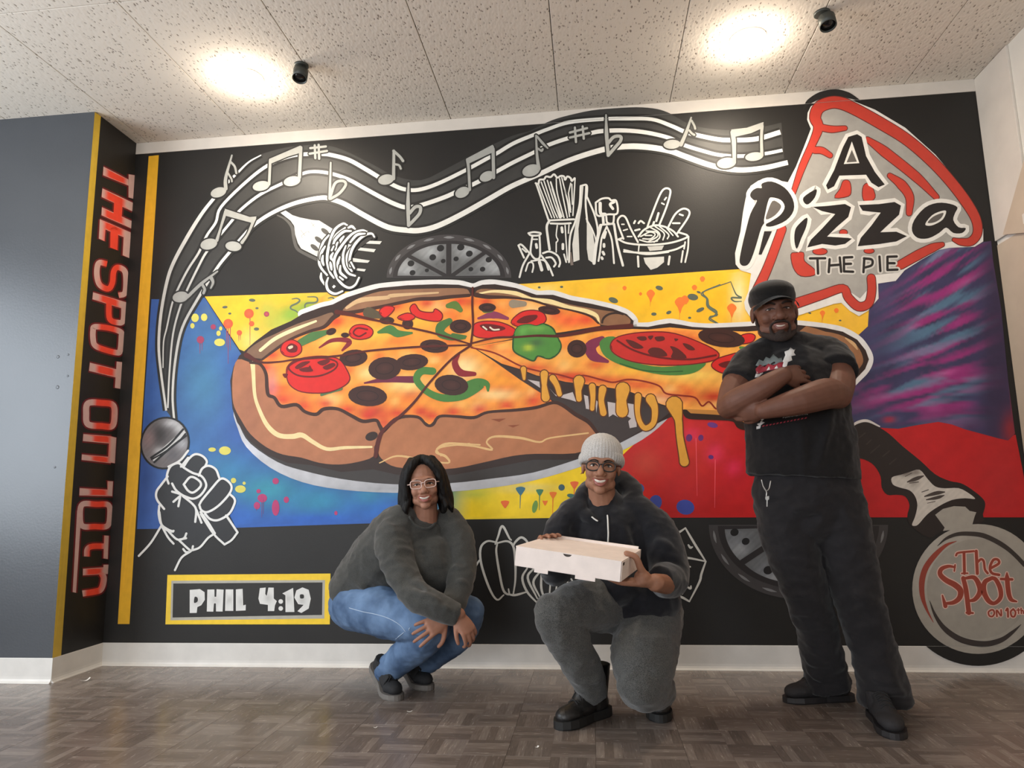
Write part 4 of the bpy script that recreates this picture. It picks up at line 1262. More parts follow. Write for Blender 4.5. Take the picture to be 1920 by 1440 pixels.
q = tomato('tomato_slice', Z2, (1135, 640, 1190, 585, 1350, 555, 1550, 555, 1720, 605, 1895, 690, 1880, 745, 1700, 778, 1480, 782, 1280, 755, 1160, 700), [], base=(198, 44, 36))
q.stroke(zz(*Z2, 1180, 610, 1300, 680, 1480, 730, 1700, 745, 1890, 715), 3.4, DR, 13)
for sp in ((1240, 605, 1300, 615, 1370, 660, 1300, 665), (1320, 585, 1380, 580, 1390, 605, 1350, 610), (1400, 580, 1440, 575, 1420, 605), (1450, 585, 1510, 580, 1520, 605, 1470, 615), (1590, 595, 1620, 600, 1600, 615), (1650, 630, 1700, 640, 1740, 675, 1690, 675), (1400, 690, 1430, 660, 1500, 670, 1540, 720, 1440, 720), (1560, 650, 1620, 670, 1680, 735, 1570, 735, 1580, 690)):
    q.fill(c2(zz(*Z2, *sp), 3, True), (92, 32, 26), 13)
q.build('large tomato slice on the pulled piece')
q = tomato('tomato_slice', (1280, 480, 3), (165, 620, 190, 585, 260, 560, 320, 550, 340, 600, 300, 650, 220, 655), [(DR, (200, 610, 260, 590, 310, 600, 240, 630), True)])
q.build()
tomato('pepper_strip', (1280, 480, 3), (300, 490, 330, 450, 380, 440, 405, 455, 380, 485), []).build()
# green pepper ring
q = PP('pepper_ring')
P_ = c2(zz(*Z2, 440, 560, 470, 510, 540, 495, 600, 505, 650, 490, 715, 520, 740, 570, 775, 640, 755, 700, 690, 740, 610, 720, 580, 755, 520, 735, 440, 690, 430, 630), 4, True)
q.stroke(P_, 3, (44, 78, 38), 10, smooth=False, closed=True)
q.fill(P_, None, 10, grid=5, cfun=cfun_of((80, 138, 58), [(*zz(*Z2, 600, 520)[0], 20, (120, 176, 76), .8, 6), (*zz(*Z2, 540, 660)[0], 10, (190, 206, 60), .95, 6), (*zz(*Z2, 600, 625)[0], 14, (70, 96, 60), .9, 7), (*zz(*Z2, 500, 540)[0], 8, (110, 176, 80), .8)]))
q.build()
for pts, w, cl in ((zz(*Z1, 1580, 830, 1500, 830, 1465, 890, 1530, 970, 1640, 1020, 1760, 1015, 1850, 980, 1925, 920) + zz(*Z2, 60, 960, 160, 910, 240, 920, 250, 970), [14, 14, 12, 14, 16, 16, 16, 13, 4], (74, 126, 56)), (zz(*Z1, 1700, 470, 1640, 510, 1640, 560, 1720, 590, 1810, 590), [12, 18, 16, 10, 5], (70, 112, 56)),
                   (zz(*Z1, 630, 625, 720, 580, 830, 545), [14, 17, 8], (78, 118, 64)), (zz(*Z1, 780, 1000, 840, 970, 920, 955), [5, 11, 7], (84, 116, 74)), (zz(*Z1, 1190, 550, 1270, 530, 1330, 560, 1430, 555), [5, 17, 14, 4], (74, 122, 60)),
                   (zz(*Z1, 1690, 360, 1740, 355, 1780, 390), [9, 16, 9], (92, 120, 50)), (zz(*Z2, 0, 575, 90, 580), [10, 4], (74, 112, 56)), (zz(*Z2, 230, 385, 270, 385), [14, 12], (88, 112, 50)), (zz(*Z1, 1120, 410, 1200, 430), [22, 12], (86, 74, 54)), ([(1388, 652), (1405, 655), (1432, 650)], [5, 11, 8], (84, 132, 56))):
    PP('green_pepper').stroke(pts, w, cl, 9).build()
for pts, w, cl in ((zz(*Z1, 765, 660, 850, 610, 950, 605, 980, 625, 930, 680), [3, 7, 9, 10, 4], (132, 34, 44)), (zz(*Z1, 1090, 915, 1250, 890, 1440, 890), [3, 11, 13], (112, 36, 62)), (zz(*Z1, 1770, 710, 1740, 770, 1780, 840, 1880, 850), [4, 12, 14, 8], (140, 34, 40)), (zz(*Z2, 180, 450, 290, 425, 390, 450), [4, 14, 6], (140, 56, 84)),
                   (zz(*Z2, 1070, 600, 990, 650, 1010, 720, 1110, 760), [12, 22, 20, 6], (128, 44, 72)), (zz(*Z2, 430, 345, 510, 345), [16, 10], (150, 134, 112))):
    PP('onion_strip').stroke(pts, w, cl, 9).build()

# ---- pizza slice logo -------------------------------------------------------------
Z3 = (1280, 0, 3.0)
L1 = (1370, 160, 3.2727)
L2 = (1600, 160, 3.4286)
Z4 = (1280, 480, 3.0)
sil = [(1513, 225), (1514, 212), (1520, 200), (1538, 187), (1566, 181), (1600, 190), (1640, 206), (1697, 240), (1753, 290), (1793, 337), (1827, 393), (1843, 430), (1843, 453), (1827, 463), (1780, 465), (1760, 469), (1728, 487), (1696, 507), (1679, 527), (1646, 532), (1647, 560), (1627, 583), (1610, 593), (1593, 583), (1577, 568), (1563, 570), (1493, 593), (1447, 603), (1410, 600), (1397, 580), (1395, 567), (1403, 547), (1408, 513), (1388, 507), (1379, 496), (1378, 475), (1388, 435), (1393, 398), (1398, 372), (1407, 349), (1422, 339), (1443, 335), (1465, 340), (1477, 342), (1492, 313), (1507, 276), (1520, 242)]
logo = MP('slice_logo')
logo.stroke(c2([(1506, 205), (1516, 192), (1538, 180), (1566, 175), (1590, 180), (1612, 190)], 4), [2, 9, 13, 13, 11, 2], (40, 38, 36), 7, smooth=False)
logo.fill(sil, None, 8, grid=20, cfun=cfun_of((224, 219, 212), noise=0.02))
logo.fill([(1527, 215), (1545, 195), (1570, 190), (1640, 220), (1700, 258), (1760, 312), (1808, 375), (1836, 430), (1825, 450), (1790, 452), (1745, 462), (1700, 488), (1675, 512), (1640, 516), (1625, 545), (1612, 560), (1590, 545), (1560, 548), (1500, 575), (1440, 590), (1410, 580), (1432, 520), (1465, 440), (1490, 360), (1510, 300), (1530, 240)], None, 9, grid=14,
          cfun=cfun_of((160, 156, 149), [(1560, 470, 90, (172, 167, 160), .6), (1700, 440, 60, (176, 170, 160), .6)], noise=0.03))
logo = logo.build('grey pizza slice logo with red crust')
RD, RDO = (190, 62, 48), (96, 40, 34)


def LPn(name):
    return Paint(name, logo)


for pts, w in (([(1487, 362), (1504, 313), (1523, 270), (1534, 240), (1528, 222), (1533, 205), (1547, 196), (1569, 193), (1600, 204), (1658, 236), (1702, 264), (1746, 302), (1781, 340), (1810, 378), (1829, 411), (1832, 437), (1820, 453), (1801, 454), (1788, 450)], [8, 12, 13, 17, 20, 21, 21, 21, 21, 21, 20, 20, 19, 19, 17, 16, 15, 12, 6]),
               ([(1532, 238), (1559, 243), (1584, 241)], [12, 12, 8]), ([(1527, 282), (1541, 283), (1556, 292)], [12, 12, 9]), ([(1626, 262), (1658, 285), (1717, 332), (1755, 370)], [9, 18, 17, 10]), ([(1668, 330), (1690, 347), (1705, 370), (1704, 400)], [9, 17, 15, 10]),
               ([(1466, 430), (1440, 500), (1418, 548)], [15, 16, 18]), ([(1487, 571), (1541, 553), (1580, 541), (1590, 558), (1609, 575), (1628, 569), (1634, 545), (1633, 522)], [18, 16, 14, 15, 16, 15, 15, 15]), ([(1688, 497), (1720, 479), (1748, 465), (1766, 459)], [16, 17, 15, 8])):
    LPn('red_crust').halo(pts, w, RD, 10, 3, RDO).build()
for pts in ([(1581, 340), (1592, 341), (1595, 358), (1590, 368), (1565, 371), (1575, 355)], [(1619, 349), (1630, 345), (1640, 366), (1635, 376), (1622, 378), (1617, 368)], zz(*L1, 370, 1040, 400, 1030, 445, 1030, 450, 1080, 510, 1130, 510, 1165, 430, 1170, 385, 1120), ell(1581, 436, 7, 4.5), ell(1537, 472, 13, 5.5), ell(1629, 471, 9, 4)):
    q = LPn('red_topping')
    P_ = c2(pts, 3, True)
    q.stroke(P_, 3, RDO, 10, smooth=False, closed=True)
    q.fill(P_, RD, 11)
    q.build()
LETTERS = (
    ('letter_a', zz(*Z3, 930, 772, 980, 757, 1005, 772, 1030, 880, 1080, 970, 1135, 1040, 1100, 1055, 1060, 1030, 1030, 985, 880, 990, 850, 1050, 815, 1068, 805, 1045, 850, 960, 900, 830), zz(*Z3, 950, 798, 992, 920, 905, 925), zz(*Z3, 950, 845, 978, 912, 920, 916), 0),
    ('letter_p', zz(*L1, 190, 605, 250, 592, 330, 630, 380, 700, 385, 770, 340, 830, 260, 866, 215, 865, 222, 840, 190, 870, 150, 1000, 115, 1090, 80, 1110, 55, 1090, 60, 1030, 90, 900, 120, 790, 160, 712, 140, 706, 118, 680, 130, 650, 160, 632, 190, 632), zz(*L1, 250, 690, 305, 705, 330, 745, 310, 790, 265, 825, 205, 850, 215, 770, 232, 705), zz(*L1, 255, 712, 290, 722, 308, 750, 270, 800, 215, 825, 228, 770), 1),
    ('letter_i', zz(*L1, 392, 900, 410, 862, 467, 813, 462, 870, 432, 940, 405, 1005, 390, 960), None, None, 1),
    ('letter_i_dot', zz(*L1, 450, 722, 445, 690, 500, 650, 527, 643, 515, 690, 475, 732), None, None, 1),
    ('letter_z', zz(*L1, 500, 748, 590, 742, 700, 730, 737, 750, 720, 810, 650, 870, 590, 930, 720, 938, 742, 943, 700, 975, 640, 985, 560, 975, 468, 997, 490, 950, 560, 880, 640, 792, 560, 774), None, None, 0),
    ('letter_z', zz(*Z3, 990, 1155, 1100, 1150, 1190, 1138, 1226, 1158, 1215, 1210, 1150, 1270, 1110, 1308, 1200, 1305, 1260, 1330, 1200, 1360, 1100, 1375, 983, 1387, 1000, 1340, 1060, 1270, 1112, 1198, 1050, 1192, 1010, 1187), None, None, 0),
    ('letter_a', zz(*Z3, 1288, 1300, 1300, 1240, 1360, 1170, 1430, 1143, 1500, 1148, 1543, 1168, 1530, 1200, 1520, 1240, 1550, 1280, 1590, 1285, 1570, 1312, 1520, 1312, 1480, 1282, 1440, 1312, 1380, 1342, 1320, 1340), zz(*Z3, 1362, 1262, 1400, 1213, 1450, 1190, 1480, 1190, 1462, 1235, 1420, 1262, 1385, 1272), zz(*Z3, 1375, 1255, 1405, 1222, 1450, 1202, 1465, 1202, 1450, 1230, 1415, 1252), 1))
for nm, pts, hole, inner, sm in LETTERS:
    q = LPn(nm)
    P_ = c2(pts, 3, True) if sm else pts
    q.stroke(P_, 15, (226, 222, 214), 12, smooth=False, closed=True)
    q.fill(P_, (36, 31, 29), 13)
    if hole:
        q.fill(c2(hole, 3, True) if sm else hole, (226, 222, 214), 14)
        q.fill(c2(inner, 3, True) if sm else inner, (96, 90, 85), 15)
    q.build()
LPn('letter_stem').fill(zz(*L1, 205, 897, 252, 897, 188, 1040, 170, 1040), (36, 31, 29), 13).build()
for nm, sts in (('letter_t', ((715, 15, 800, 14), (757, 18, 760, 100))), ('letter_h', ((825, 20, 820, 92), (882, 10, 890, 90), (825, 55, 886, 50))), ('letter_e', ((905, 10, 906, 88), (905, 10, 952, 8), (905, 46, 945, 45), (906, 88, 957, 90))),
                ('letter_p', ((1020, 15, 1015, 92), (1018, 15, 1062, 22, 1062, 52, 1025, 66))), ('letter_i', ((1105, 5, 1110, 86),)), ('letter_e', ((1150, 8, 1150, 80), (1150, 6, 1202, 4), (1150, 42, 1190, 42), (1150, 80, 1206, 78)))):
    q = LPn(nm)
    for s_ in sts:
        q.stroke(zz(*Z4, *s_), 11, (206, 201, 193), 12)
        q.stroke(zz(*Z4, *s_), 4.6, (38, 33, 31), 13)
    q.build()

# ---- microphone and hand ------------------------------------------------------------
M8 = (230, 760, 6.0)
VC = (230, 960, 4.683)
q = MP('microphone')
cx, cy = zz(*M8, 478, 425)[0]
q.fill(ell(cx, cy, 46, 50, 20, 34), (24, 23, 23), 7)
q.fill(ell(cx, cy, 42.5, 46.5, 20, 34), None, 8, grid=3, cfun=cfun_of((112, 106, 106), [(*zz(*M8, 420, 330)[0], 22, (54, 50, 50), .95, 26), (*zz(*M8, 290, 380)[0], 12, (134, 112, 112), .9, 20), (*zz(*M8, 560, 200)[0], 16, (196, 196, 198), .9, 8), (*zz(*M8, 430, 520)[0], 12, (196, 194, 194), .9, 8), (*zz(*M8, 640, 260)[0], 10, (206, 206, 206), .8, 10), (*zz(*M8, 570, 560)[0], 16, (96, 94, 98), .9, 14), (*zz(*M8, 670, 430)[0], 12, (172, 172, 176), .9, 12)], noise=0.05, seed=1, nscale=2.2))
q.fill(zz(*M8, 330, 590, 690, 270, 720, 320, 360, 640), (204, 203, 201), 9)
for s_, w in (((325, 590, 520, 450, 685, 270), 4), ((330, 610, 500, 510, 640, 400, 710, 320), 3), ((360, 640, 540, 480, 640, 400, 715, 345), 4)):
    q.stroke(zz(*M8, *s_), w, (26, 25, 25), 10)
q.build('round silver microphone head')
q = MP('hand_sketch')
q.fill(zz(*M8, 500, 720, 540, 690, 620, 660, 700, 600, 730, 560, 790, 570, 830, 550, 900, 570, 945, 620, 940, 680, 1000, 685, 1080, 760, 1110, 820, 1170, 840, 1225, 905, 1210, 1000, 1260, 1050, 1262, 1110, 1200, 1230) + zz(*VC, 1012, 178, 895, 287, 800, 195, 680, 310, 600, 340, 500, 250, 410, 210, 345, 120, 325, 0) + zz(*M8, 410, 1230, 415, 1130, 385, 1000, 420, 910, 500, 800), (42, 42, 44), 8)
HS = [(520, 880, 500, 800, 540, 690, 630, 650, 690, 700, 790, 760, 880, 790, 930, 850, 940, 920, 880, 1010, 800, 1050, 720, 1030, 660, 1000, 600, 950, 560, 880), (690, 890, 770, 805, 865, 850, 880, 910, 800, 980, 740, 960, 690, 890), (690, 690, 750, 600, 820, 550, 900, 570, 950, 630, 930, 690), (860, 790, 900, 710, 970, 680, 1050, 720, 1090, 815),
      (870, 1110, 900, 1060, 1000, 940, 1100, 830, 1170, 840, 1228, 910, 1200, 1000, 1080, 1130, 960, 1200, 890, 1180, 865, 1120), (1210, 1000, 1260, 1050, 1260, 1110, 1200, 1220, 1080, 1290, 990, 1280, 930, 1220), (510, 800, 440, 890, 385, 970, 390, 1060, 470, 1165), (415, 1130, 410, 1230, 440, 1340, 510, 1395, 570, 1420), (660, 1000, 560, 970), (650, 1020, 575, 1085), (650, 1030, 630, 1135),
      (680, 1020, 790, 1110, 830, 1180, 820, 1310), (835, 1180, 890, 1320), (880, 1200, 960, 1310, 1040, 1440), (1170, 1240, 1290, 1420), (660, 690, 740, 590), (520, 690, 650, 620, 740, 510)]
for s_ in HS:
    q.stroke(zz(*M8, *s_), 4.2, (226, 225, 222), 9)
for s_ in ((325, 0, 345, 110, 410, 170, 450, 165), (345, 120, 400, 220, 450, 278), (410, 175, 480, 240, 540, 230, 562, 188), (500, 242, 560, 230), (500, 250, 600, 338, 620, 300), (535, 325, 560, 352, 600, 345), (600, 340, 680, 310, 750, 230, 800, 195), (340, 125, 250, 270, 145, 385), (600, 345, 520, 400, 462, 510), (690, 20, 800, 190, 897, 285), (897, 285, 960, 245, 1012, 178), (910, 30, 1012, 178)):
    q.stroke(zz(*VC, *s_), 4.0, (222, 221, 217), 9)
q.build('black hand outlined in white holding the microphone')

# ---- verse sign ------------------------------------------------------------------------
q = MP('verse_sign')
q.fill(zz(*VC, 395, 552, 1826, 540, 1820, 986, 377, 986), None, 5, grid=16, cfun=cfun_of((244, 204, 52), [(315, 1130, 20, (226, 190, 70), .7, 40)], noise=0.02))
q.fill(zz(*VC, 430, 603, 1778, 597, 1772, 935, 422, 950), (176, 172, 160), 6)
q.fill(zz(*VC, 447, 627, 1756, 618, 1752, 903, 440, 926), (46, 44, 42), 7)
verse = q.build('black sign with a yellow frame reading PHIL 4:19')
for nm, pts, hole in (('letter_p', (595, 685, 680, 680, 718, 705, 720, 770, 690, 815, 655, 832, 650, 882, 595, 885), (635, 745, 660, 752, 660, 785, 630, 797)), ('letter_h', (750, 682, 805, 682, 805, 745, 828, 745, 830, 680, 885, 682, 876, 872, 825, 870, 825, 800, 800, 800, 795, 872, 745, 872), None), ('letter_i', (910, 680, 970, 680, 970, 866, 905, 866), None),
                      ('letter_l', (1000, 680, 1052, 675, 1056, 820, 1080, 815, 1080, 860, 1000, 866), None), ('digit_four', (1210, 670, 1255, 665, 1250, 720, 1270, 742, 1285, 665, 1325, 665, 1325, 760, 1352, 782, 1335, 820, 1330, 866, 1280, 866, 1280, 812, 1210, 802, 1198, 760), None), ('digit_one', (1408, 715, 1440, 700, 1495, 668, 1506, 876, 1435, 876, 1435, 730), None),
                      ('digit_nine', (1530, 690, 1580, 665, 1632, 685, 1650, 760, 1632, 845, 1570, 882, 1540, 872, 1595, 815, 1545, 805, 1513, 750), (1560, 725, 1590, 725, 1592, 755, 1562, 757))):
    p = Paint(nm, verse)
    P_ = zz(*VC, *pts)
    gx = sum(a for a, _ in P_) / len(P_)
    gy = sum(b for _, b in P_) / len(P_)
    p.stroke(P_, 1.6, (226, 224, 220), 8, smooth=False, closed=True)
    p.fill(P_, None, 8, grid=3, cfun=cfun_of((222, 221, 217), [(gx, gy, 9, (186, 184, 180), .7)]))
    if hole:
        p.fill(c2(zz(*VC, *hole), 3, True), (46, 44, 42), 9)
    p.build()
for y in (785, 846):
    Paint('colon_dot', verse).fill(ell(*zz(*VC, 1390, y)[0], 4.3, 4.3), (222, 221, 217), 8).build()

# ---- vegetables and cheese along the bottom ---------------------------------------------
V7 = (640, 960, 2.6667)


def sk7(name, strokes, label, w=4.4):
    p = MP(name)
    for s_ in strokes:
        p.stroke(zz(*V7, *s_), w, (216, 214, 207), 4, t0=.7, t1=.6)
    p.build(label)


sk7('tomato_sketch', [(100, 130, 60, 165, 42, 225, 55, 270, 75, 300, 110, 330), (85, 150, 105, 120, 110, 150, 150, 95, 150, 130, 180, 110), (110, 150, 90, 185, 120, 165, 130, 190), (190, 150, 230, 190, 240, 250, 200, 320)], 'white outlined tomato')
sk7('pepper_sketch', [(778, 152, 730, 146, 697, 180, 700, 260, 740, 380, 778, 438, 812, 415), (780, 158, 775, 200, 790, 300, 810, 390, 838, 412, 836, 385), (838, 412, 870, 415, 925, 400), (780, 155, 830, 146, 860, 172, 870, 250, 870, 340, 860, 410), (770, 160, 785, 120, 798, 78, 812, 76, 840, 130, 850, 140), (860, 172, 870, 150, 900, 127, 930, 150, 945, 200), (690, 242, 660, 285, 622, 322), (640, 80, 612, 125), (612, 80, 606, 92)], 'white outlined bell pepper')
sk7('onion_sketch', [(930, 280, 905, 330, 930, 400, 990, 465), (962, 282, 932, 330, 980, 432), (1002, 290, 1000, 380, 1020, 442), (1045, 360, 1040, 420), (1078, 360, 1070, 412), (1102, 355, 1096, 400), (1130, 345, 1135, 390), (1150, 335, 1176, 385), (1000, 290, 960, 350, 990, 420)], 'white outlined onion behind the pizza box')
sk7('cheese_sketch', [(1625, 105, 1660, 108, 1690, 100, 1720, 80), (1720, 80, 1770, 165, 1822, 247), (1650, 197, 1680, 205, 1700, 225, 1750, 232, 1822, 247), (1822, 247, 1800, 310, 1790, 350, 1740, 447), (1740, 447, 1700, 425, 1655, 412), (1680, 150, 1690, 162, 1698, 155), (1735, 165, 1745, 178, 1755, 175), (1710, 268, 1722, 272), (1735, 270, 1745, 274), (1705, 340, 1715, 325), (1730, 375, 1745, 382, 1748, 370), (1692, 395, 1702, 408, 1712, 395)], 'white outlined wedge of cheese with holes')
grey_pizza('grey_pizza', (1497, 984), 168, 139, 0, 180, (2, 45, 92, 140, 178), [(1377, 998, 8), (1398, 1015, 7.5), (1427, 991, 6), (1440, 1069, 9), (1447, 1031, 6), (1545, 1020, 8), (1600, 1010, 7)], 0, 'grey half pizza behind the standing person', hx=(118, 120, 124))

# ---- pizza cutter with medallion ------------------------------------------------------------
CC = (1580, 760, 4.8)
MM = (1700, 960, 4.8)
q = MP('pizza_cutter')
q.fill(c2(zz(*CC, 40, 230, 60, 200, 130, 155, 220, 145, 300, 180, 340, 205, 420, 260, 540, 370, 700, 500, 830, 620, 960, 680, 1060, 700, 1150, 750, 1250, 830, 1282, 890, 1260, 980, 1240, 1060, 900, 1130, 780, 1190, 620, 1090, 580, 1000, 600, 900, 560, 820, 480, 805, 400, 805, 350, 740, 340, 640, 280, 540, 200, 490, 120, 470, 40, 440), 3, True), (42, 34, 31), 6)
q.stroke(zz(*CC, 60, 205, 130, 155, 220, 140, 330, 190), 5.2, (214, 206, 200), 7, t0=.7, t1=.5)
for s_ in ((150, 290, 200, 250), (215, 350, 255, 310), (250, 430, 330, 360), (360, 460, 420, 410), (420, 530, 480, 480)):
    q.stroke(zz(*CC, *s_), 6, (58, 49, 45), 7, t0=.4, t1=.4)
q.fill(c2(zz(*CC, 440, 650, 520, 625, 600, 600, 690, 580, 760, 660, 830, 730, 920, 747, 1040, 745, 1130, 790, 1190, 842, 1100, 836, 980, 852, 860, 910, 760, 980, 680, 1070, 640, 1085, 622, 1070, 650, 1000, 670, 900, 650, 820, 600, 765, 520, 742, 450, 712), 3, True), None, 8, grid=4,
       cfun=cfun_of((202, 193, 182), [(*zz(*CC, 560, 610)[0], 18, (86, 76, 70), .9, 7), (*zz(*CC, 660, 600)[0], 10, (110, 98, 90), .8, 6), (*zz(*CC, 640, 700)[0], 10, (140, 130, 120), .7, 8)], noise=0.05, seed=2, nscale=6))
for s_, w in (((580, 690, 660, 660, 725, 635), 7), ((600, 700, 680, 690), 5), ((560, 640, 620, 610), 4), ((710, 780, 770, 760), 5), ((735, 820, 840, 790, 915, 780), 7), ((750, 850, 850, 830, 910, 810), 6), ((760, 880, 830, 865), 4)):
    q.stroke(zz(*CC, *s_), w, (74, 64, 59), 9, t0=.3, t1=.3)
q = q.build('painted pizza cutter with black handle')
md = Paint('medallion', q)
wc = (1833, 1104)
md.fill([p for p in ell(1833, 1104, 146, 144, 0, 80) if p[1] > 1203], BLACKP, 7)
md.fill(zz(*CC, 830, 985, 900, 932, 1000, 907, 1100, 912, 1140, 950, 1200, 962, 1185, 1000, 1165, 1070, 1250, 1090, 900, 1130, 915, 1100), (164, 157, 146), 8)
md.fill(ell(*wc, 123, 121.5, 0, 60), None, 8, grid=9, cfun=cfun_of((164, 157, 146), [(1745, 1050, 46, (182, 176, 166), .8, 80), (1850, 1090, 60, (150, 142, 132), .6)], noise=0.02))
md.fill(ell(*wc, 96, 94, 0, 50), None, 9, grid=9, cfun=cfun_of((156, 149, 138), [(1790, 1090, 40, (166, 160, 150), .8)], noise=0.02))
for s_, w, cl in (((275, 305, 350, 240, 450, 200, 560, 195, 680, 210, 800, 262, 900, 325, 980, 395, 1056, 475), [1, 6, 8, 9, 9, 8, 8], (58, 51, 47)), ((445, 262, 350, 300, 250, 390, 170, 500, 135, 620, 138, 750, 175, 870, 237, 992), [1, 6, 10, 11, 11, 9, 5, 1], (150, 66, 52)), ((205, 800, 250, 920, 330, 1040, 450, 1130, 580, 1175, 720, 1185, 850, 1150, 950, 1080, 1025, 1012), [1, 6, 10, 11, 11, 10, 7, 1], (58, 50, 47))):
    md.stroke(zz(*MM, *s_), w, cl, 10)
md = md.build('round grey medallion reading The Spot on 10th')
RB, PK = (152, 66, 50), (224, 186, 172)
for nm, sts in (('letter_t', (((440, 390, 465, 366, 600, 352), 4), ((512, 362, 516, 552), 5.5), ((492, 552, 545, 550), 3))), ('letter_h', (((622, 352, 632, 552), 6), ((636, 450, 665, 424, 690, 445, 700, 515, 725, 550), 4.5))), ('letter_e', (((752, 505, 825, 462, 815, 428, 775, 432, 745, 500, 765, 550, 828, 565), 5),)),
                ('letter_s', (((432, 475, 425, 530), 3), ((430, 495, 370, 488, 310, 512, 298, 560, 350, 612, 430, 655, 480, 705, 472, 770, 420, 812, 350, 822), [4, 6, 8, 9, 10, 11, 11, 10, 8, 5]), ((318, 750, 345, 845), [3, 8]))), ('letter_p', (((505, 595, 530, 700, 556, 905), [8, 9, 9]), ((520, 596, 600, 588, 645, 650, 655, 720, 610, 785, 550, 800), [5, 8, 10, 10, 8, 4]), ((535, 905, 592, 908), 4))),
                ('letter_o', (((765, 592, 700, 630, 690, 710, 730, 795, 785, 820, 840, 770, 838, 690, 800, 610, 765, 592), [7, 9, 10, 9, 7, 8, 9, 8, 7]),)), ('letter_t', (((898, 548, 900, 600, 912, 720, 935, 785, 985, 805), [3, 9, 9, 8, 3]), ((845, 602, 945, 606), 5))),
                ('letter_o', (((755, 880, 732, 900, 740, 932, 768, 938, 785, 910, 775, 882, 755, 880), 3.2),)), ('letter_n', (((808, 938, 806, 882, 846, 934, 845, 880), 3.2),)), ('digit_one', (((890, 885, 905, 868, 908, 942), 3.6),)), ('digit_zero', (((955, 872, 932, 895, 940, 935, 965, 938, 975, 900, 955, 872), 3.4),)), ('letter_t', (((985, 882, 1015, 880), 2), ((1000, 868, 1003, 912), 2.4))), ('letter_h', (((1025, 865, 1028, 912), 2.4), ((1028, 890, 1042, 885, 1048, 912), 2.4)))):
    p = Paint(nm, q)
    for s_, w in sts:
        P_ = zz(*MM, *s_)
        p.stroke(P_, [a + 3.4 for a in w] if isinstance(w, (list, tuple)) else w + 3.4, PK, 11)
        p.stroke(P_, w, RB, 12)
    p.build()

# ---- lettering down the pillar side ------------------------------------------------------
pill = empty('pillar_lettering', (0, 0, 0))
tag(pill, 'vertical red and pink THE SPOT ON 10th lettering between yellow stripes on the pillar', 'lettering')
Paint('yellow_stripe', pill, side_map).fill([(177.5, 210), (189, 218), (172, 430), (153, 680), (137, 900), (114, 1234), (97.5, 1240), (121, 920), (140, 680), (160, 430)], None, 1, grid=12, cfun=cfun_of((206, 172, 58), [(110, 1150, 30, (186, 156, 66), .8, 120)], noise=0.04)).build('yellow stripe down the pillar edge')


def lett_c(x, y):
    t = (y - 320) / (1113 - 320)
    xl = 191 + (152 - 191) * t
    xr = 252 + (200 - 252) * t
    u = (x - xl) / (xr - xl)
    a = np.clip(1 - np.abs(u - 0.45) / 0.42, 0, 1)
    a = np.clip((a - 0.12) * 3.0, 0, 1)[:, None]
    return np.array(lin((206, 170, 164))) * (1 - a) + np.array(lin((232, 72, 54))) * a


K5 = (90, 300, 3.427)
K6 = (90, 700, 2.882)
PH = (104, 28, 34)


def pl(name, polys=(), strokes=()):
    p = Paint(name, pill, side_map)
    for pts in polys:
        p.stroke(pts, 6, PH, 1, smooth=False, closed=True)
    for pts, w, cl in strokes:
        p.stroke(pts, w + 6, PH, 1, closed=cl, cap=False, smooth=cl is not None)
    for pts in polys:
        p.fill(pts, None, 3, grid=3, cfun=lett_c)
    for pts, w, cl in strokes:
        p.stroke(pts, w, None, 3, closed=bool(cl), cap=False, smooth=cl is not None, cfun=lett_c, n=6)
    return p.build()


pl('letter_t', [zz(*K5, 355, 42, 515, 125, 516, 165, 352, 98), zz(*K5, 517, 92, 556, 98, 549, 250, 516, 240)])
pl('letter_h', [zz(*K5, 348, 182, 545, 275, 540, 330, 343, 238), zz(*K5, 345, 303, 537, 392, 533, 440, 342, 355), zz(*K5, 425, 235, 480, 260, 470, 400, 418, 375)])
pl('letter_e', [zz(*K5, 332, 380, 530, 465, 527, 515, 329, 430), zz(*K5, 332, 385, 372, 400, 362, 522, 325, 505), zz(*K5, 400, 415, 452, 435, 445, 580, 398, 562), zz(*K5, 487, 450, 530, 466, 525, 632, 478, 612)])
pl('letter_s', [], [(zz(*K5, 378, 668, 325, 662, 312, 730, 330, 800, 385, 828, 412, 790, 420, 720, 445, 690, 490, 712, 500, 775, 492, 855, 452, 870), 10.5, False)])
pl('letter_p', [zz(*K5, 288, 850, 505, 915, 500, 962, 284, 895)], [(zz(*K5, 488, 930, 482, 1030, 450, 1045, 395, 1020, 390, 915), 10.5, False)])
pl('letter_o', [], [(zz(*K5, 300, 1072, 390, 1080, 465, 1105, 470, 1140, 462, 1225, 440, 1238, 350, 1215, 300, 1190, 288, 1150, 288, 1095), 10.5, True)])
pl('letter_t', [zz(*K5, 268, 1302, 440, 1345, 436, 1398, 262, 1355), zz(*K5, 440, 1295, 480, 1300) + zz(*K6, 392, 84, 360, 78)])
pl('letter_o', [], [(zz(*K6, 215, 162, 290, 160, 350, 172, 358, 230, 345, 285, 290, 285, 215, 275, 205, 220), 11.5, True)])
pl('letter_n', [zz(*K6, 190, 328, 340, 340, 340, 380, 187, 366), zz(*K6, 182, 438, 340, 452, 338, 486, 180, 468), zz(*K6, 330, 338, 368, 348, 360, 486, 322, 480)])
pl('digit_one', [zz(*K6, 170, 620, 320, 628, 320, 582, 350, 584, 346, 664, 168, 660)])
pl('digit_zero', [zz(*K6, 156, 740, 178, 760, 150, 1186, 132, 1182)], [(zz(*K6, 185, 708, 260, 708, 325, 712, 333, 770, 318, 825, 250, 828, 185, 825, 172, 770), 10.5, True)])
pl('letter_t', [zz(*K6, 302, 876, 327, 878, 322, 1004, 298, 1000)], [(zz(*K6, 208, 990, 212, 950, 240, 935, 305, 934), 10.5, False)])
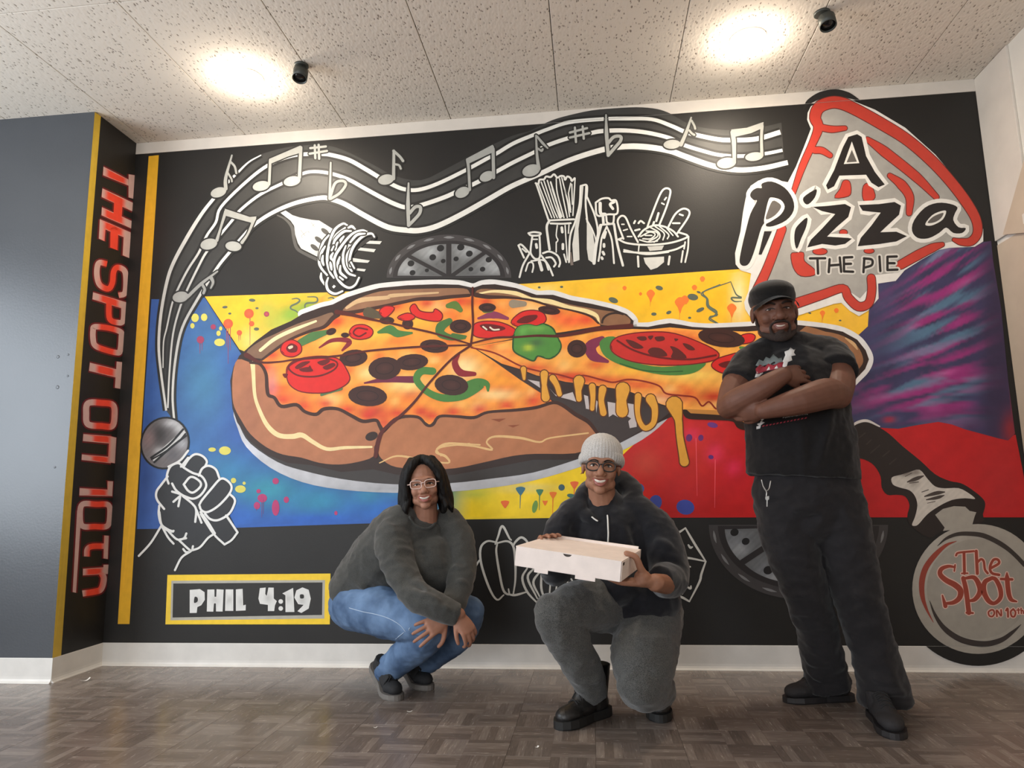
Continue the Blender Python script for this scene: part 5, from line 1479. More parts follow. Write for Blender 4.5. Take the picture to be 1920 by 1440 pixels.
pl('letter_h', [zz(*K6, 188, 1056, 325, 1046, 324, 1084, 187, 1092), zz(*K6, 298, 1034, 326, 1034, 324, 1070, 298, 1070)], [(zz(*K6, 285, 1075, 300, 1110, 285, 1165, 250, 1180, 185, 1190), 11.5, False)])

# ================================================================== people: modelling kit
from mathutils import noise as mnoise
from mathutils.bvhtree import BVHTree


def V3(*a):
    return Vector(a)


def J(px, py, Y):
    return PY(px, py, Y)


def sweep(bm, pts, radii, ref=None, n=16, sub=4, flat0=False, flat1=False):
    """closed tube through pts; radii are scalars or (a,b): a along ref, b across"""
    P = [Vector(p) for p in pts]
    R = [(r, r) if not isinstance(r, (tuple, list)) else tuple(r) for r in radii]
    if len(P) > 2 and sub > 1:
        Q, RR = catmull(P, sub), []
        Rv = catmull([Vector((a, b, 0)) for a, b in R], sub)
        RR = [(max(1e-4, v.x), max(1e-4, v.y)) for v in Rv]
    else:
        Q, RR = P, R
    N = len(Q)
    rings = []
    prev = Vector(ref) if ref is not None else None
    for i in range(N):
        t = (Q[min(i + 1, N - 1)] - Q[max(i - 1, 0)])
        t = t.normalized() if t.length > 1e-9 else Vector((0, 0, 1))
        base = Vector(ref) if ref is not None else (prev if prev is not None else (Vector((0, 0, 1)) if abs(t.z) < .8 else Vector((1, 0, 0))))
        a = base - t * base.dot(t)
        a = a.normalized() if a.length > 1e-6 else t.orthogonal().normalized()
        b = t.cross(a)
        if ref is None:
            prev = a
        rings.append((Q[i], a, b, RR[i], t))
    out = []

    def ring(c, a, b, ra, rb):
        return [bm.verts.new(c + a * (ra * math.cos(2 * math.pi * k / n)) + b * (rb * math.sin(2 * math.pi * k / n))) for k in range(n)]
    seq = []
    c, a, b, (ra, rb), t = rings[0]
    if not flat0:
        for q in (80, 55, 28):
            s, co = math.sin(math.radians(q)), math.cos(math.radians(q))
            seq.append(ring(c - t * (min(ra, rb) * s), a, b, ra * co, rb * co))
    for c, a, b, (ra, rb), t in rings:
        seq.append(ring(c, a, b, ra, rb))
    if not flat1:
        for q in (28, 55, 80):
            s, co = math.sin(math.radians(q)), math.cos(math.radians(q))
            seq.append(ring(c + t * (min(ra, rb) * s), a, b, ra * co, rb * co))
    for A, B in zip(seq, seq[1:]):
        for k in range(n):
            bm.faces.new((A[k], A[(k + 1) % n], B[(k + 1) % n], B[k]))
    bm.faces.new(seq[0][::-1])
    bm.faces.new(seq[-1])


def ball(bm, c, r, rot=None, seg=18):
    if not isinstance(r, (tuple, list)):
        r = (r, r, r)
    m = Matrix.Translation(Vector(c))
    if rot is not None:
        m = m @ rot.to_4x4()
    m = m @ Matrix.Diagonal((r[0], r[1], r[2], 1))
    bmesh.ops.create_uvsphere(bm, u_segments=seg, v_segments=max(8, seg // 2 + 2), radius=1.0, matrix=m)


def remeshed(bm, voxel, smooth=4, factor=0.5):
    me = bpy.data.meshes.new('tmp')
    bmesh.ops.recalc_face_normals(bm, faces=bm.faces)
    bm.to_mesh(me)
    bm.free()
    o = bpy.data.objects.new('tmp', me)
    COL.objects.link(o)
    md = o.modifiers.new('r', 'REMESH')
    md.mode = 'VOXEL'
    md.voxel_size = voxel
    md.use_smooth_shade = True
    if smooth:
        ms = o.modifiers.new('s', 'SMOOTH')
        ms.factor = factor
        ms.iterations = smooth
    dg = bpy.context.evaluated_depsgraph_get()
    dg.update()
    out = bpy.data.meshes.new_from_object(o.evaluated_get(dg))
    bpy.data.objects.remove(o)
    bpy.data.meshes.remove(me)
    return out


def verts_np(me):
    a = np.empty(len(me.vertices) * 3, np.float32)
    me.vertices.foreach_get('co', a)
    return a.reshape(-1, 3).astype(np.float64)


def normals_np(me):
    a = np.empty(len(me.vertices) * 3, np.float32)
    me.vertex_normals.foreach_get('vector', a)
    return a.reshape(-1, 3).astype(np.float64)


def set_verts(me, a):
    me.vertices.foreach_set('co', a.astype(np.float32).ravel())
    me.update()


def wrinkle(me, amp, scale=(14, 14, 14), seed=0.0, ridged=True, mask=None):
    """cloth folds: displace along the normals with stretched ridged noise"""
    v, nn = verts_np(me), normals_np(me)
    d = np.empty(len(v))
    for i, p in enumerate(v):
        q = Vector((p[0] * scale[0] + seed, p[1] * scale[1] + seed * 2, p[2] * scale[2]))
        x = mnoise.noise(q)
        y = mnoise.noise(q * 2.3)
        d[i] = (1 - 2 * abs(x)) * 0.7 + y * 0.3 if ridged else x * .7 + y * .3
    if mask is not None:
        d = d * mask(v)
    set_verts(me, v + nn * (d * amp * 1.4)[:, None])


def folds(me, items):
    """individual creases: (p0, p1, width, depth) pushes a valley (depth<0) or ridge along a segment"""
    v, nn = verts_np(me), normals_np(me)
    for p0, p1, w, dep in items:
        p0, p1 = np.array(p0), np.array(p1)
        d = p1 - p0
        t = np.clip(((v - p0) @ d) / (d @ d), 0, 1)
        q = v - (p0 + t[:, None] * d)
        r2 = (q ** 2).sum(1)
        env = np.sin(np.pi * np.clip(t, 0.02, .98)) ** .5
        v = v + nn * (1.5 * dep * np.exp(-r2 / (w * w)) * env)[:, None]
    set_verts(me, v)


def finish(name, me, m, parent):
    me.name = name
    me.materials.clear()
    o = link(name, me, m, parent, True)
    return o


def bvh_of(me):
    v = [p.co.copy() for p in me.vertices]
    return BVHTree.FromPolygons(v, [tuple(p.vertices) for p in me.polygons])


def on_surface(bvh, px, py, lift=0.0, fall=None):
    d = ray(px, py).normalized()
    hit, nor, idx, dist = bvh.ray_cast(C_O, d)
    if hit is None:
        hit, nor, idx, dist = bvh.find_nearest(fall if fall is not None else C_O + d * 3)
    if nor.dot(d) > 0:
        nor = -nor
    return hit + nor * lift, nor


def patch(name, bvh, polys, m, parent, lift=0.0015, dome=0.0, grid=2.0, depth=0.003, smooth=True):
    """a raised shape that follows a surface: outline given in photo pixels, cast onto the mesh, with its own thickness"""
    bm = bmesh.new()
    fall = None
    for pts in polys:
        P = [Vector((float(a), float(b))) for a, b in (c2(pts, 3, True) if smooth else pts)]
        N = len(P)
        xs, ys = [p.x for p in P], [p.y for p in P]
        V = list(P)
        if grid:
            for gx in np.arange(min(xs), max(xs), grid):
                for gy in np.arange(min(ys), max(ys), grid):
                    ins, dmin = False, 1e9
                    for i in range(N):
                        a, b = P[i], P[(i + 1) % N]
                        if (a.y > gy) != (b.y > gy) and gx < (b.x - a.x) * (gy - a.y) / (b.y - a.y) + a.x:
                            ins = not ins
                        e = b - a
                        t = max(0, min(1, ((gx - a.x) * e.x + (gy - a.y) * e.y) / max(e.length_squared, 1e-9)))
                        dmin = min(dmin, (Vector((gx, gy)) - (a + e * t)).length)
                    if ins and dmin > grid * .3:
                        V.append(Vector((gx, gy)))
        r = delaunay_2d_cdt(V, [], [list(range(N))], 1, 1e-5)
        cx, cy = sum(xs) / N, sum(ys) / N
        rad = max(1e-3, max((Vector((a - cx, b - cy)).length for a, b in zip(xs, ys))))
        top, bot = [], []
        for p in r[0]:
            dm = 1e9
            for i in range(N):
                a, b = P[i], P[(i + 1) % N]
                e = b - a
                t = max(0, min(1, (p - a).dot(e) / max(e.length_squared, 1e-9)))
                dm = min(dm, (p - (a + e * t)).length)
            k = min(1, dm / max(1e-3, grid * 1.6))
            h, nor = on_surface(bvh, p.x, p.y, 0, fall)
            fall = h
            top.append(bm.verts.new(h + nor * (lift + dome * (1 - (1 - k) ** 2))))
            bot.append(bm.verts.new(h - nor * depth))
        ed = {}
        for f_ in r[2]:
            f_ = list(f_)
            try:
                bm.faces.new([top[i] for i in f_])
                bm.faces.new([bot[i] for i in f_[::-1]])
            except ValueError:
                continue
            for i in range(len(f_)):
                e = (f_[i], f_[(i + 1) % len(f_)])
                ed[e] = ed.get(e, 0) + 1
        for (a, b) in list(ed):
            if (b, a) not in ed:
                try:
                    bm.faces.new((top[b], top[a], bot[a], bot[b]))
                except ValueError:
                    pass
    return from_bm(name, bm, m, parent, True)


def cord(name, pts, r, m, parent, n=8, sub=4):
    bm = bmesh.new()
    sweep(bm, pts, [r] * len(pts), None, n, sub)
    return from_bm(name, bm, m, parent, True)


def frame_of(fwd, up):
    f_ = Vector(fwd).normalized()
    u_ = Vector(up)
    u_ = (u_ - f_ * u_.dot(f_)).normalized()
    s_ = u_.cross(f_)
    return f_, u_, s_


def hand(bm, wrist, fwd, palm, thumb_side, s=1.0, curl=(35, 45, 30), spread=4, thumb=(40, 15, 20), fr=1.0, curls=None, thumb_pts=None):
    """palm plus five jointed fingers. palm = direction the palm faces; thumb_side = +1/-1 across the hand"""
    F, N, S = frame_of(fwd, palm)
    S = S * thumb_side            # towards the thumb
    W = Vector(wrist)
    k = s
    # palm slab
    sweep(bm, [W - F * .015 * k, W + F * .02 * k, W + F * .055 * k, W + F * .088 * k],
          [(.021 * k, .026 * k), (.019 * k, .033 * k), (.0165 * k, .041 * k), (.013 * k, .042 * k)], N, 16, 3)
    # heel of the thumb
    sweep(bm, [W + F * .012 * k + S * .014 * k + N * .006 * k, W + F * .05 * k + S * .033 * k + N * .008 * k], [.017 * k, .014 * k], None, 12, 1)
    Ls = (.078, .087, .080, .062)
    off = (.0315, .0105, -.0105, -.0305)
    bw = (.088, .092, .088, .081)
    for i in range(4):
        c_ = curls[i] if curls else curl
        root = W + F * (bw[i] - .012) * k + S * off[i] * k
        ang = math.radians(spread * (1.5 - i))
        d = (F * math.cos(ang) + S * math.sin(ang)).normalized()
        L = Ls[i] * k
        pts, rad = [root], [.0098 * k * fr]
        p = root + d * .014 * k
        a = 0
        for seg_, (fl_, cr) in enumerate(zip((.46, .30, .24), c_)):
            a += math.radians(cr)
            dd = d * math.cos(a) + N * math.sin(a)
            pts.append(p.copy())
            rad.append((.0096, .0088, .0080)[seg_] * k * fr)
            p = p + dd * (L * fl_)
        pts.append(p - dd * .006 * k)
        rad.append(.0072 * k * fr)
        sweep(bm, pts, rad, None, 10, 3)
    if thumb_pts is not None:
        sweep(bm, [Vector(q) for q in thumb_pts], [.0150 * k * fr, .0125 * k * fr, .0110 * k * fr, .0095 * k * fr][:len(thumb_pts)], None, 10, 3)
        return
    t1, t2, t3 = thumb
    root = W + F * .022 * k + S * .024 * k + N * .006 * k
    d1 = (F * math.cos(math.radians(t1)) + S * math.sin(math.radians(t1)) + N * .25).normalized()
    p1 = root + d1 * .042 * k
    d2 = (F * math.cos(math.radians(t2)) + S * math.sin(math.radians(t2)) + N * .35).normalized()
    p2 = p1 + d2 * .030 * k
    d3 = (F * math.cos(math.radians(t3)) + S * math.sin(math.radians(t3)) * .6 + N * .45).normalized()
    p3 = p2 + d3 * .022 * k
    sweep(bm, [root, p1, p2, p3], [.0135 * k * fr, .0112 * k * fr, .0100 * k * fr, .0085 * k * fr], None, 10, 3)


class Head:
    """head-local frame: X = the person's left, Y = back, Z = up; origin at the middle of the skull"""
    def __init__(self, centre, face_dir, up, s=1.0):
        self.c = Vector(centre)
        f_ = Vector(face_dir).normalized()
        u_ = Vector(up)
        u_ = (u_ - f_ * u_.dot(f_)).normalized()
        x_ = u_.cross(f_)          # the person's own left side
        self.R = Matrix((x_, -f_, u_)).transposed()
        self.s = s

    def w(self, x, y, z):
        return self.c + self.R @ (Vector((x, y, z)) * self.s)

    def local(self, v):
        m = np.array(self.R.transposed())
        return ((v - np.array(self.c)) @ m.T) / self.s

    def b(self, bm, c, r, seg=20):
        r = r if isinstance(r, (tuple, list)) else (r, r, r)
        ball(bm, self.w(*c), tuple(q * self.s for q in r), self.R, seg)

    def sw(self, bm, pts, radii, ref=None, n=12, sub=3):
        rr = [tuple(q * self.s for q in r) if isinstance(r, (tuple, list)) else r * self.s for r in radii]
        sweep(bm, [self.w(*p) for p in pts], rr, (self.R @ Vector(ref)) if ref is not None else None, n, sub)

    def build(self, bm, wide=1.0, nose=1.0, smile=0.0, jaw=1.0, chin=1.0):
        b = self.b
        b(bm, (0, .018, .032), (.076 * wide, .097, .090))
        b(bm, (0, -.022, -.012), (.067 * wide, .072, .088))
        b(bm, (0, -.018, -.068), (.056 * wide * jaw, .060, .044))
        b(bm, (0, -.062 * chin, -.098), (.026 * jaw, .022, .020))
        for s in (-1, 1):
            b(bm, (s * .038 * wide, -.062, -.030 + .004 * smile), (.024, .024, .022 + .004 * smile))
            b(bm, (s * .044 * wide * jaw, -.012, -.070), (.022, .040, .026))
            b(bm, (s * .077 * wide, .012, -.004), (.009, .020, .031))
            b(bm, (s * .014 * nose, -.092, -.034), (.0105 * nose, .012, .009))
        self.sw(bm, [(-.048, -.066, .026), (-.028, -.083, .030), (0, -.087, .026), (.028, -.083, .030), (.048, -.066, .026)], [.009, .010, .010, .010, .009])
        self.sw(bm, [(0, -.084, .020), (0, -.094, -.004), (0, -.104, -.027)], [.009, .0105 * nose, .0145 * nose])
        # muzzle and lips
        b(bm, (0, -.070, -.064), (.034, .022, .024))
        w_ = .024 + .006 * smile
        self.sw(bm, [(-w_, -.080, -.061 + .004 * smile), (-.010, -.092, -.0575 - .001 * smile), (0, -.0935, -.0590), (.010, -.092, -.0575 - .001 * smile), (w_, -.080, -.061 + .004 * smile)], [.004, .0062, .0060, .0062, .004])
        self.sw(bm, [(-w_ * .9, -.079, -.064 + .003 * smile), (-.010, -.090, -.0735 - .003 * smile), (.010, -.090, -.0735 - .003 * smile), (w_ * .9, -.079, -.064 + .003 * smile)], [.004, .0068, .0068, .004])

    def sculpt(self, me):
        """sink the eye sockets, crease beside the nose"""
        v, nn = verts_np(me), normals_np(me)
        l = self.local(v)
        fr = l[:, 1] < -.03
        for s in (-1, 1):
            d2 = ((l[:, 0] - s * .031) / .017) ** 2 + ((l[:, 2] - .004) / .011) ** 2
            v = v - nn * (np.exp(-d2) * .0075 * self.s * fr)[:, None]
            p0, p1 = np.array((s * .020, -.034)), np.array((s * .040, -.066))
            q = l[:, [0, 2]]
            d = p1 - p0
            t = np.clip(((q - p0) @ d) / (d @ d), 0, 1)
            r2 = ((q - (p0 + t[:, None] * d)) ** 2).sum(1)
            v = v - nn * (np.exp(-r2 / .004 ** 2) * .0022 * self.s * fr)[:, None]
        set_verts(me, v)

    def px(self, x, y, z):
        """where a head-local point lands in the photo"""
        d = self.w(x, y, z) - C_O
        zc = d.dot(C_F)
        return 960 + FPX * d.dot(C_R) / zc, 720 - FPX * d.dot(C_U) / zc


def eye(h, bvh, sx, parent, squint=1.0, iris=(38, 24, 18)):
    """eyeball set into its socket, iris, upper lid"""
    c = h.w(sx * .031, -.070, .003)
    fdir = -(h.R @ Vector((0, 1, 0)))
    # set the ball so that it stands 2 mm proud of the socket
    hit = bvh.ray_cast(h.w(sx * .031, -.2, .003), -fdir)[0]
    if hit is not None:
        c = hit - fdir * (.0120 * h.s - .0020)
    bm = bmesh.new()
    ball(bm, c, (.0150 * h.s, .0120 * h.s, .0072 * h.s * squint), h.R, 18)
    e = from_bm('eye', bm, M_EYEW, parent, True)
    bm = bmesh.new()
    to_cam = (C_O - c).normalized()
    ax = (fdir * .5 + to_cam * .5).normalized()
    ball(bm, c + ax * (.0098 * h.s), (.0058 * h.s, .0030 * h.s, .0058 * h.s * min(1, squint * 1.1)), h.R, 14)
    from_bm('iris', bm, mat('dark_brown_iris', iris, .15, .05), e, True)
    bm = bmesh.new()
    pts = [(sx * .031 - .016, -.0, .0025), (sx * .031 - .008, 0, .0095 * squint), (sx * .031 + .001, 0, .0112 * squint), (sx * .031 + .009, 0, .0090 * squint), (sx * .031 + .0165, 0, .0015)]
    P_ = []
    for x, _, z in pts:
        hh = bvh.ray_cast(h.w(x, -.2, z), -fdir)[0]
        P_.append((hh if hh is not None else h.w(x, -.07, z)) + fdir * .0016)
    sweep(bm, P_, [.0014, .0024, .0028, .0024, .0014], None, 8, 3)
    from_bm('eyelid', bm, M_LASH, e, True)


def local_patch(name, h, bvh, polys, m, parent, **k):
    """patch whose outline is written in head-local x,z (y just in front of the face)"""
    return patch(name, bvh, [[h.px(x, -.088, z) for x, z in p] for p in polys], m, parent, **k)


def shoe_xf(toe, yaw_dir, ball_at=.19, lift=0.0, L=.28):
    """map shoe-local (x forward from heel, y left, z up) to world: toe tip on the floor, heel lifted by bending at the ball"""
    d = Vector((yaw_dir[0], yaw_dir[1], 0)).normalized()
    s_ = Vector((-d.y, d.x, 0))
    O = Vector((toe[0], toe[1], 0)) - d * L
    a = math.radians(lift)

    def f(p):
        x, y, z = p
        if a and x < ball_at + .03:
            k = max(0, min(1, (ball_at + .03 - x) / .06))
            k = k * k * (3 - 2 * k)
            ang = a * k
            dx, dz = x - ball_at, z
            x = ball_at + dx * math.cos(ang) + dz * math.sin(ang)
            z = -dx * math.sin(ang) + dz * math.cos(ang)
        return O + d * x + s_ * y + Vector((0, 0, max(0.0006, z)))
    return f


def make_shoe(parent, xf, L=.28, wide=1.0, collar=.10, mats=None, boot=False, label=None, laces=True):
    mu, ms, ml = mats
    k = L / .28
    bm = bmesh.new()
    ball(bm, (.205 * k, 0, .046), (.066 * k, .041 * wide, .030))
    ball(bm, (.235 * k, 0, .040), (.036 * k, .034 * wide, .024))
    ball(bm, (.145 * k, 0, .052), (.080 * k, .038 * wide, .040))
    ball(bm, (.055 * k, 0, .056), (.052 * k, .036 * wide, .044))
    sweep(bm, [(.070 * k, 0, .05), (.064 * k, 0, .075), (.058 * k, 0, collar)], [(.058 * k, .036 * wide), (.052 * k, .037 * wide), (.052 * k, .040 * wide) if not boot else (.062 * k, .050 * wide)], (1, 0, 0), 18, 2, False, True)
    sweep(bm, [(.215 * k, 0, .058), (.16 * k, 0, .080), (.11 * k, 0, collar * .92)], [(.020, .026), (.022, .028), (.022, .030)], (0, 0, 1), 14, 3)
    me = remeshed(bm, .005, 3)
    v = verts_np(me)
    set_verts(me, np.array([xf(p) for p in v]))
    up = finish('boot' if boot else 'shoe', me, mu, parent)
    if label:
        up['label'] = label
    # sole: outline extruded, with a toe spring
    hw = [(-.004, .012), (.004, .026), (.03, .035), (.08, .034), (.12, .033), (.17, .041), (.215, .044), (.25, .036), (.272, .020), (.279, .006)]
    bm = bmesh.new()
    rows = []
    H_ = .036 if boot else .027
    for x, w_ in hw:
        hh = H_ * (1 - .15 * max(0, (x - .2) / .08))
        w_ = w_ * wide * 1.06
        x = x * k
        rows.append([bm.verts.new(xf(p)) for p in ((x, -w_ * .94, 0), (x, -w_, .006), (x, -w_ * .98, hh), (x, w_ * .98, hh), (x, w_, .006), (x, w_ * .94, 0))])
    for A, B in zip(rows, rows[1:]):
        for i in range(6):
            bm.faces.new((A[i], A[(i + 1) % 6], B[(i + 1) % 6], B[i]))
    bm.faces.new(rows[0])
    bm.faces.new(rows[-1][::-1])
    from_bm('sole', bm, ms, up)
    if laces:
        bv = bvh_of(me)
        for j in range(5 if boot else 4):
            x = (.185 - .022 * j) * k
            z = .12 + .02 * j
            pa, pb = [], []
            for yy in (-.020, -.008, .008, .020):
                src = Vector(xf((x + .016 * (yy / .02), yy * wide, .2)))
                dn = (Vector(xf((x, yy * wide, .02))) - src).normalized()
                hit = bv.ray_cast(src, dn)[0]
                if hit is not None:
                    pa.append(hit - dn * .0022)
                src = Vector(xf((x - .016 * (yy / .02), yy * wide, .2)))
                dn = (Vector(xf((x, yy * wide, .02))) - src).normalized()
                hit = bv.ray_cast(src, dn)[0]
                if hit is not None:
                    pb.append(hit - dn * .0022)
            for P_ in (pa, pb):
                if len(P_) > 2:
                    cord('lace', P_, .0024, ml, up, 6, 3)
    return up


def glasses(h, parent, m, rim=.0022, w=.026, hgt=.020, square=False, lens_tint=(225, 228, 232), drop=.002, y=-.100, gap=.034):
    g = empty('glasses', (0, 0, 0), parent)
    for s in (-1, 1):
        pts = []
        for k in range(20):
            a = 2 * math.pi * k / 20
            ca, sa = math.cos(a), math.sin(a)
            e = .55 if square else .85
            x = s * gap + w * math.copysign(abs(ca) ** e, ca)
            z = drop + hgt * math.copysign(abs(sa) ** e, sa) + (.003 * (abs(x) / .06) if square else 0)
            pts.append(h.w(x, y + .10 * max(0, abs(x) - .012) ** 1.3, z))
        bm = bmesh.new()
        ring = catmull(pts, 2, True)
        ring.append(ring[0])
        sweep(bm, ring, [rim * h.s] * len(ring), None, 6, 1)
        from_bm('rim', bm, m, g, True)
        bm = bmesh.new()
        c = sum(pts, Vector()) / len(pts)
        fd = -(h.R @ Vector((0, 1, 0)))
        A = [bm.verts.new(p + fd * .0006) for p in pts]
        B = [bm.verts.new(p - fd * .0006) for p in pts]
        bm.faces.new(A)
        bm.faces.new(B[::-1])
        for k in range(20):
            bm.faces.new((A[k], B[k], B[(k + 1) % 20], A[(k + 1) % 20]))
        from_bm('lens', bm, M_GLASS, g)
        xo = s * (gap + w)
        cord('temple', [h.w(xo, y + .10 * max(0, abs(xo) - .012) ** 1.3, drop + .006), h.w(s * .079, -.055, .008), h.w(s * .083, -.01, .010), h.w(s * .083, .028, .004)], rim * h.s, m, g, 6)
    cord('bridge', [h.w(-gap + w * .95, y + .002, drop + .006), h.w(0, y - .005, drop + .009), h.w(gap - w * .95, y + .002, drop + .006)], rim * h.s, m, g, 6)
    return g


def glass_material():
    m, nt, b = nodes_of('clear_lens_glass', 0.03, 0.4)
    b.inputs['Base Color'].default_value = (0.96, 0.97, 0.97, 1)
    b.inputs['Transmission Weight'].default_value = 1.0
    b.inputs['IOR'].default_value = 1.02
    b.inputs['Alpha'].default_value = 0.12
    n = nt.nodes.new('ShaderNodeTexNoise')
    n.inputs['Scale'].default_value = 20
    nt.links.new(math_node(nt, 'MULTIPLY', n.outputs['Fac'], 0.06), b.inputs['Roughness'])
    return m


def skin_material(name, color, rough=.56):
    m = mat(name, color, rough, 0.10, 26, 0.05, 260, spec=.32)
    b = m.node_tree.nodes['Principled BSDF']
    b.inputs['Subsurface Weight'].default_value = 0.08
    b.inputs['Subsurface Radius'].default_value = (0.010, 0.004, 0.002)
    b.inputs['Subsurface Scale'].default_value = 0.4
    return m


def heather_material(name, c0, c1, scale=420, rough=.9):
    """two-tone marl knit"""
    m, nt, b = nodes_of(name, rough, 0.2)
    tc = nt.nodes.new('ShaderNodeTexCoord')
    n = nt.nodes.new('ShaderNodeTexNoise')
    n.inputs['Scale'].default_value = scale
    n.inputs['Detail'].default_value = 2
    nt.links.new(tc.outputs['Object'], n.inputs['Vector'])
    r = nt.nodes.new('ShaderNodeValToRGB')
    r.color_ramp.elements[0].position, r.color_ramp.elements[0].color = .38, (*lin(c0), 1)
    r.color_ramp.elements[1].position, r.color_ramp.elements[1].color = .62, (*lin(c1), 1)
    nt.links.new(n.outputs['Fac'], r.inputs['Fac'])
    nt.links.new(r.outputs['Color'], b.inputs['Base Color'])
    bp = nt.nodes.new('ShaderNodeBump')
    bp.inputs['Strength'].default_value = .35
    bp.inputs['Distance'].default_value = .002
    nt.links.new(n.outputs['Fac'], bp.inputs['Height'])
    nt.links.new(bp.outputs['Normal'], b.inputs['Normal'])
    b.inputs['Sheen Weight'].default_value = 0.25
    return m


def denim_material():
    m, nt, b = nodes_of('washed_blue_denim', .85, .2)
    tc = nt.nodes.new('ShaderNodeTexCoord')
    n = nt.nodes.new('ShaderNodeTexNoise')
    n.inputs['Scale'].default_value = 9
    n.inputs['Detail'].default_value = 5
    nt.links.new(tc.outputs['Object'], n.inputs['Vector'])
    r = nt.nodes.new('ShaderNodeValToRGB')
    e = r.color_ramp.elements
    e[0].position, e[0].color = .30, (*lin((64, 84, 114)), 1)
    e[1].position, e[1].color = .70, (*lin((112, 138, 172)), 1)
    nt.links.new(n.outputs['Fac'], r.inputs['Fac'])
    nt.links.new(r.outputs['Color'], b.inputs['Base Color'])
    w = nt.nodes.new('ShaderNodeTexWave')
    w.inputs['Scale'].default_value = 260
    w.bands_direction = 'DIAGONAL'
    nt.links.new(tc.outputs['Object'], w.inputs['Vector'])
    bp = nt.nodes.new('ShaderNodeBump')
    bp.inputs['Strength'].default_value = .25
    bp.inputs['Distance'].default_value = .001
    nt.links.new(w.outputs['Fac'], bp.inputs['Height'])
    nt.links.new(bp.outputs['Normal'], b.inputs['Normal'])
    return m


M_EYEW = mat('eye_white', (214, 204, 196), .25, .03)
M_LASH = mat('dark_lash_line', (34, 22, 18), .6, .05)
M_TEETH = mat('teeth', (214, 205, 194), .25, .03)
M_MOUTH = mat('mouth_inside', (60, 24, 22), .5, .05)
M_GLASS = glass_material()
M_SILVER = mat('silver_metal', (168, 166, 162), .35, .05, metal=.9)

# ================================================================== person 1: standing, arms crossed
SK_M = skin_material('deep_brown_skin', (104, 68, 54))
M_TEE = mat('black_cotton_jersey', (24, 22, 23), .88, .15, 40, .25, 260, spec=.2, sheen=.15)
M_TRO = mat('black_twill', (33, 31, 33), .85, .12, 30, .25, 300, spec=.2, sheen=.15)
M_CAP = mat('black_cap_wool', (22, 20, 19), .9, .15, 60, .3, 420, spec=.2, sheen=.2)
M_BEARD = mat('black_beard_hair', (44, 31, 26), .85, .3, 240, .5, 500)
M_SHOE_M = mat('black_mesh_shoe', (36, 33, 34), .75, .2, 160, .4, 500)
M_SOLE_M = mat('dark_rubber_sole', (34, 31, 32), .5, .1, 60)
M_LACE_B = mat('black_lace', (26, 25, 26), .8, .1)


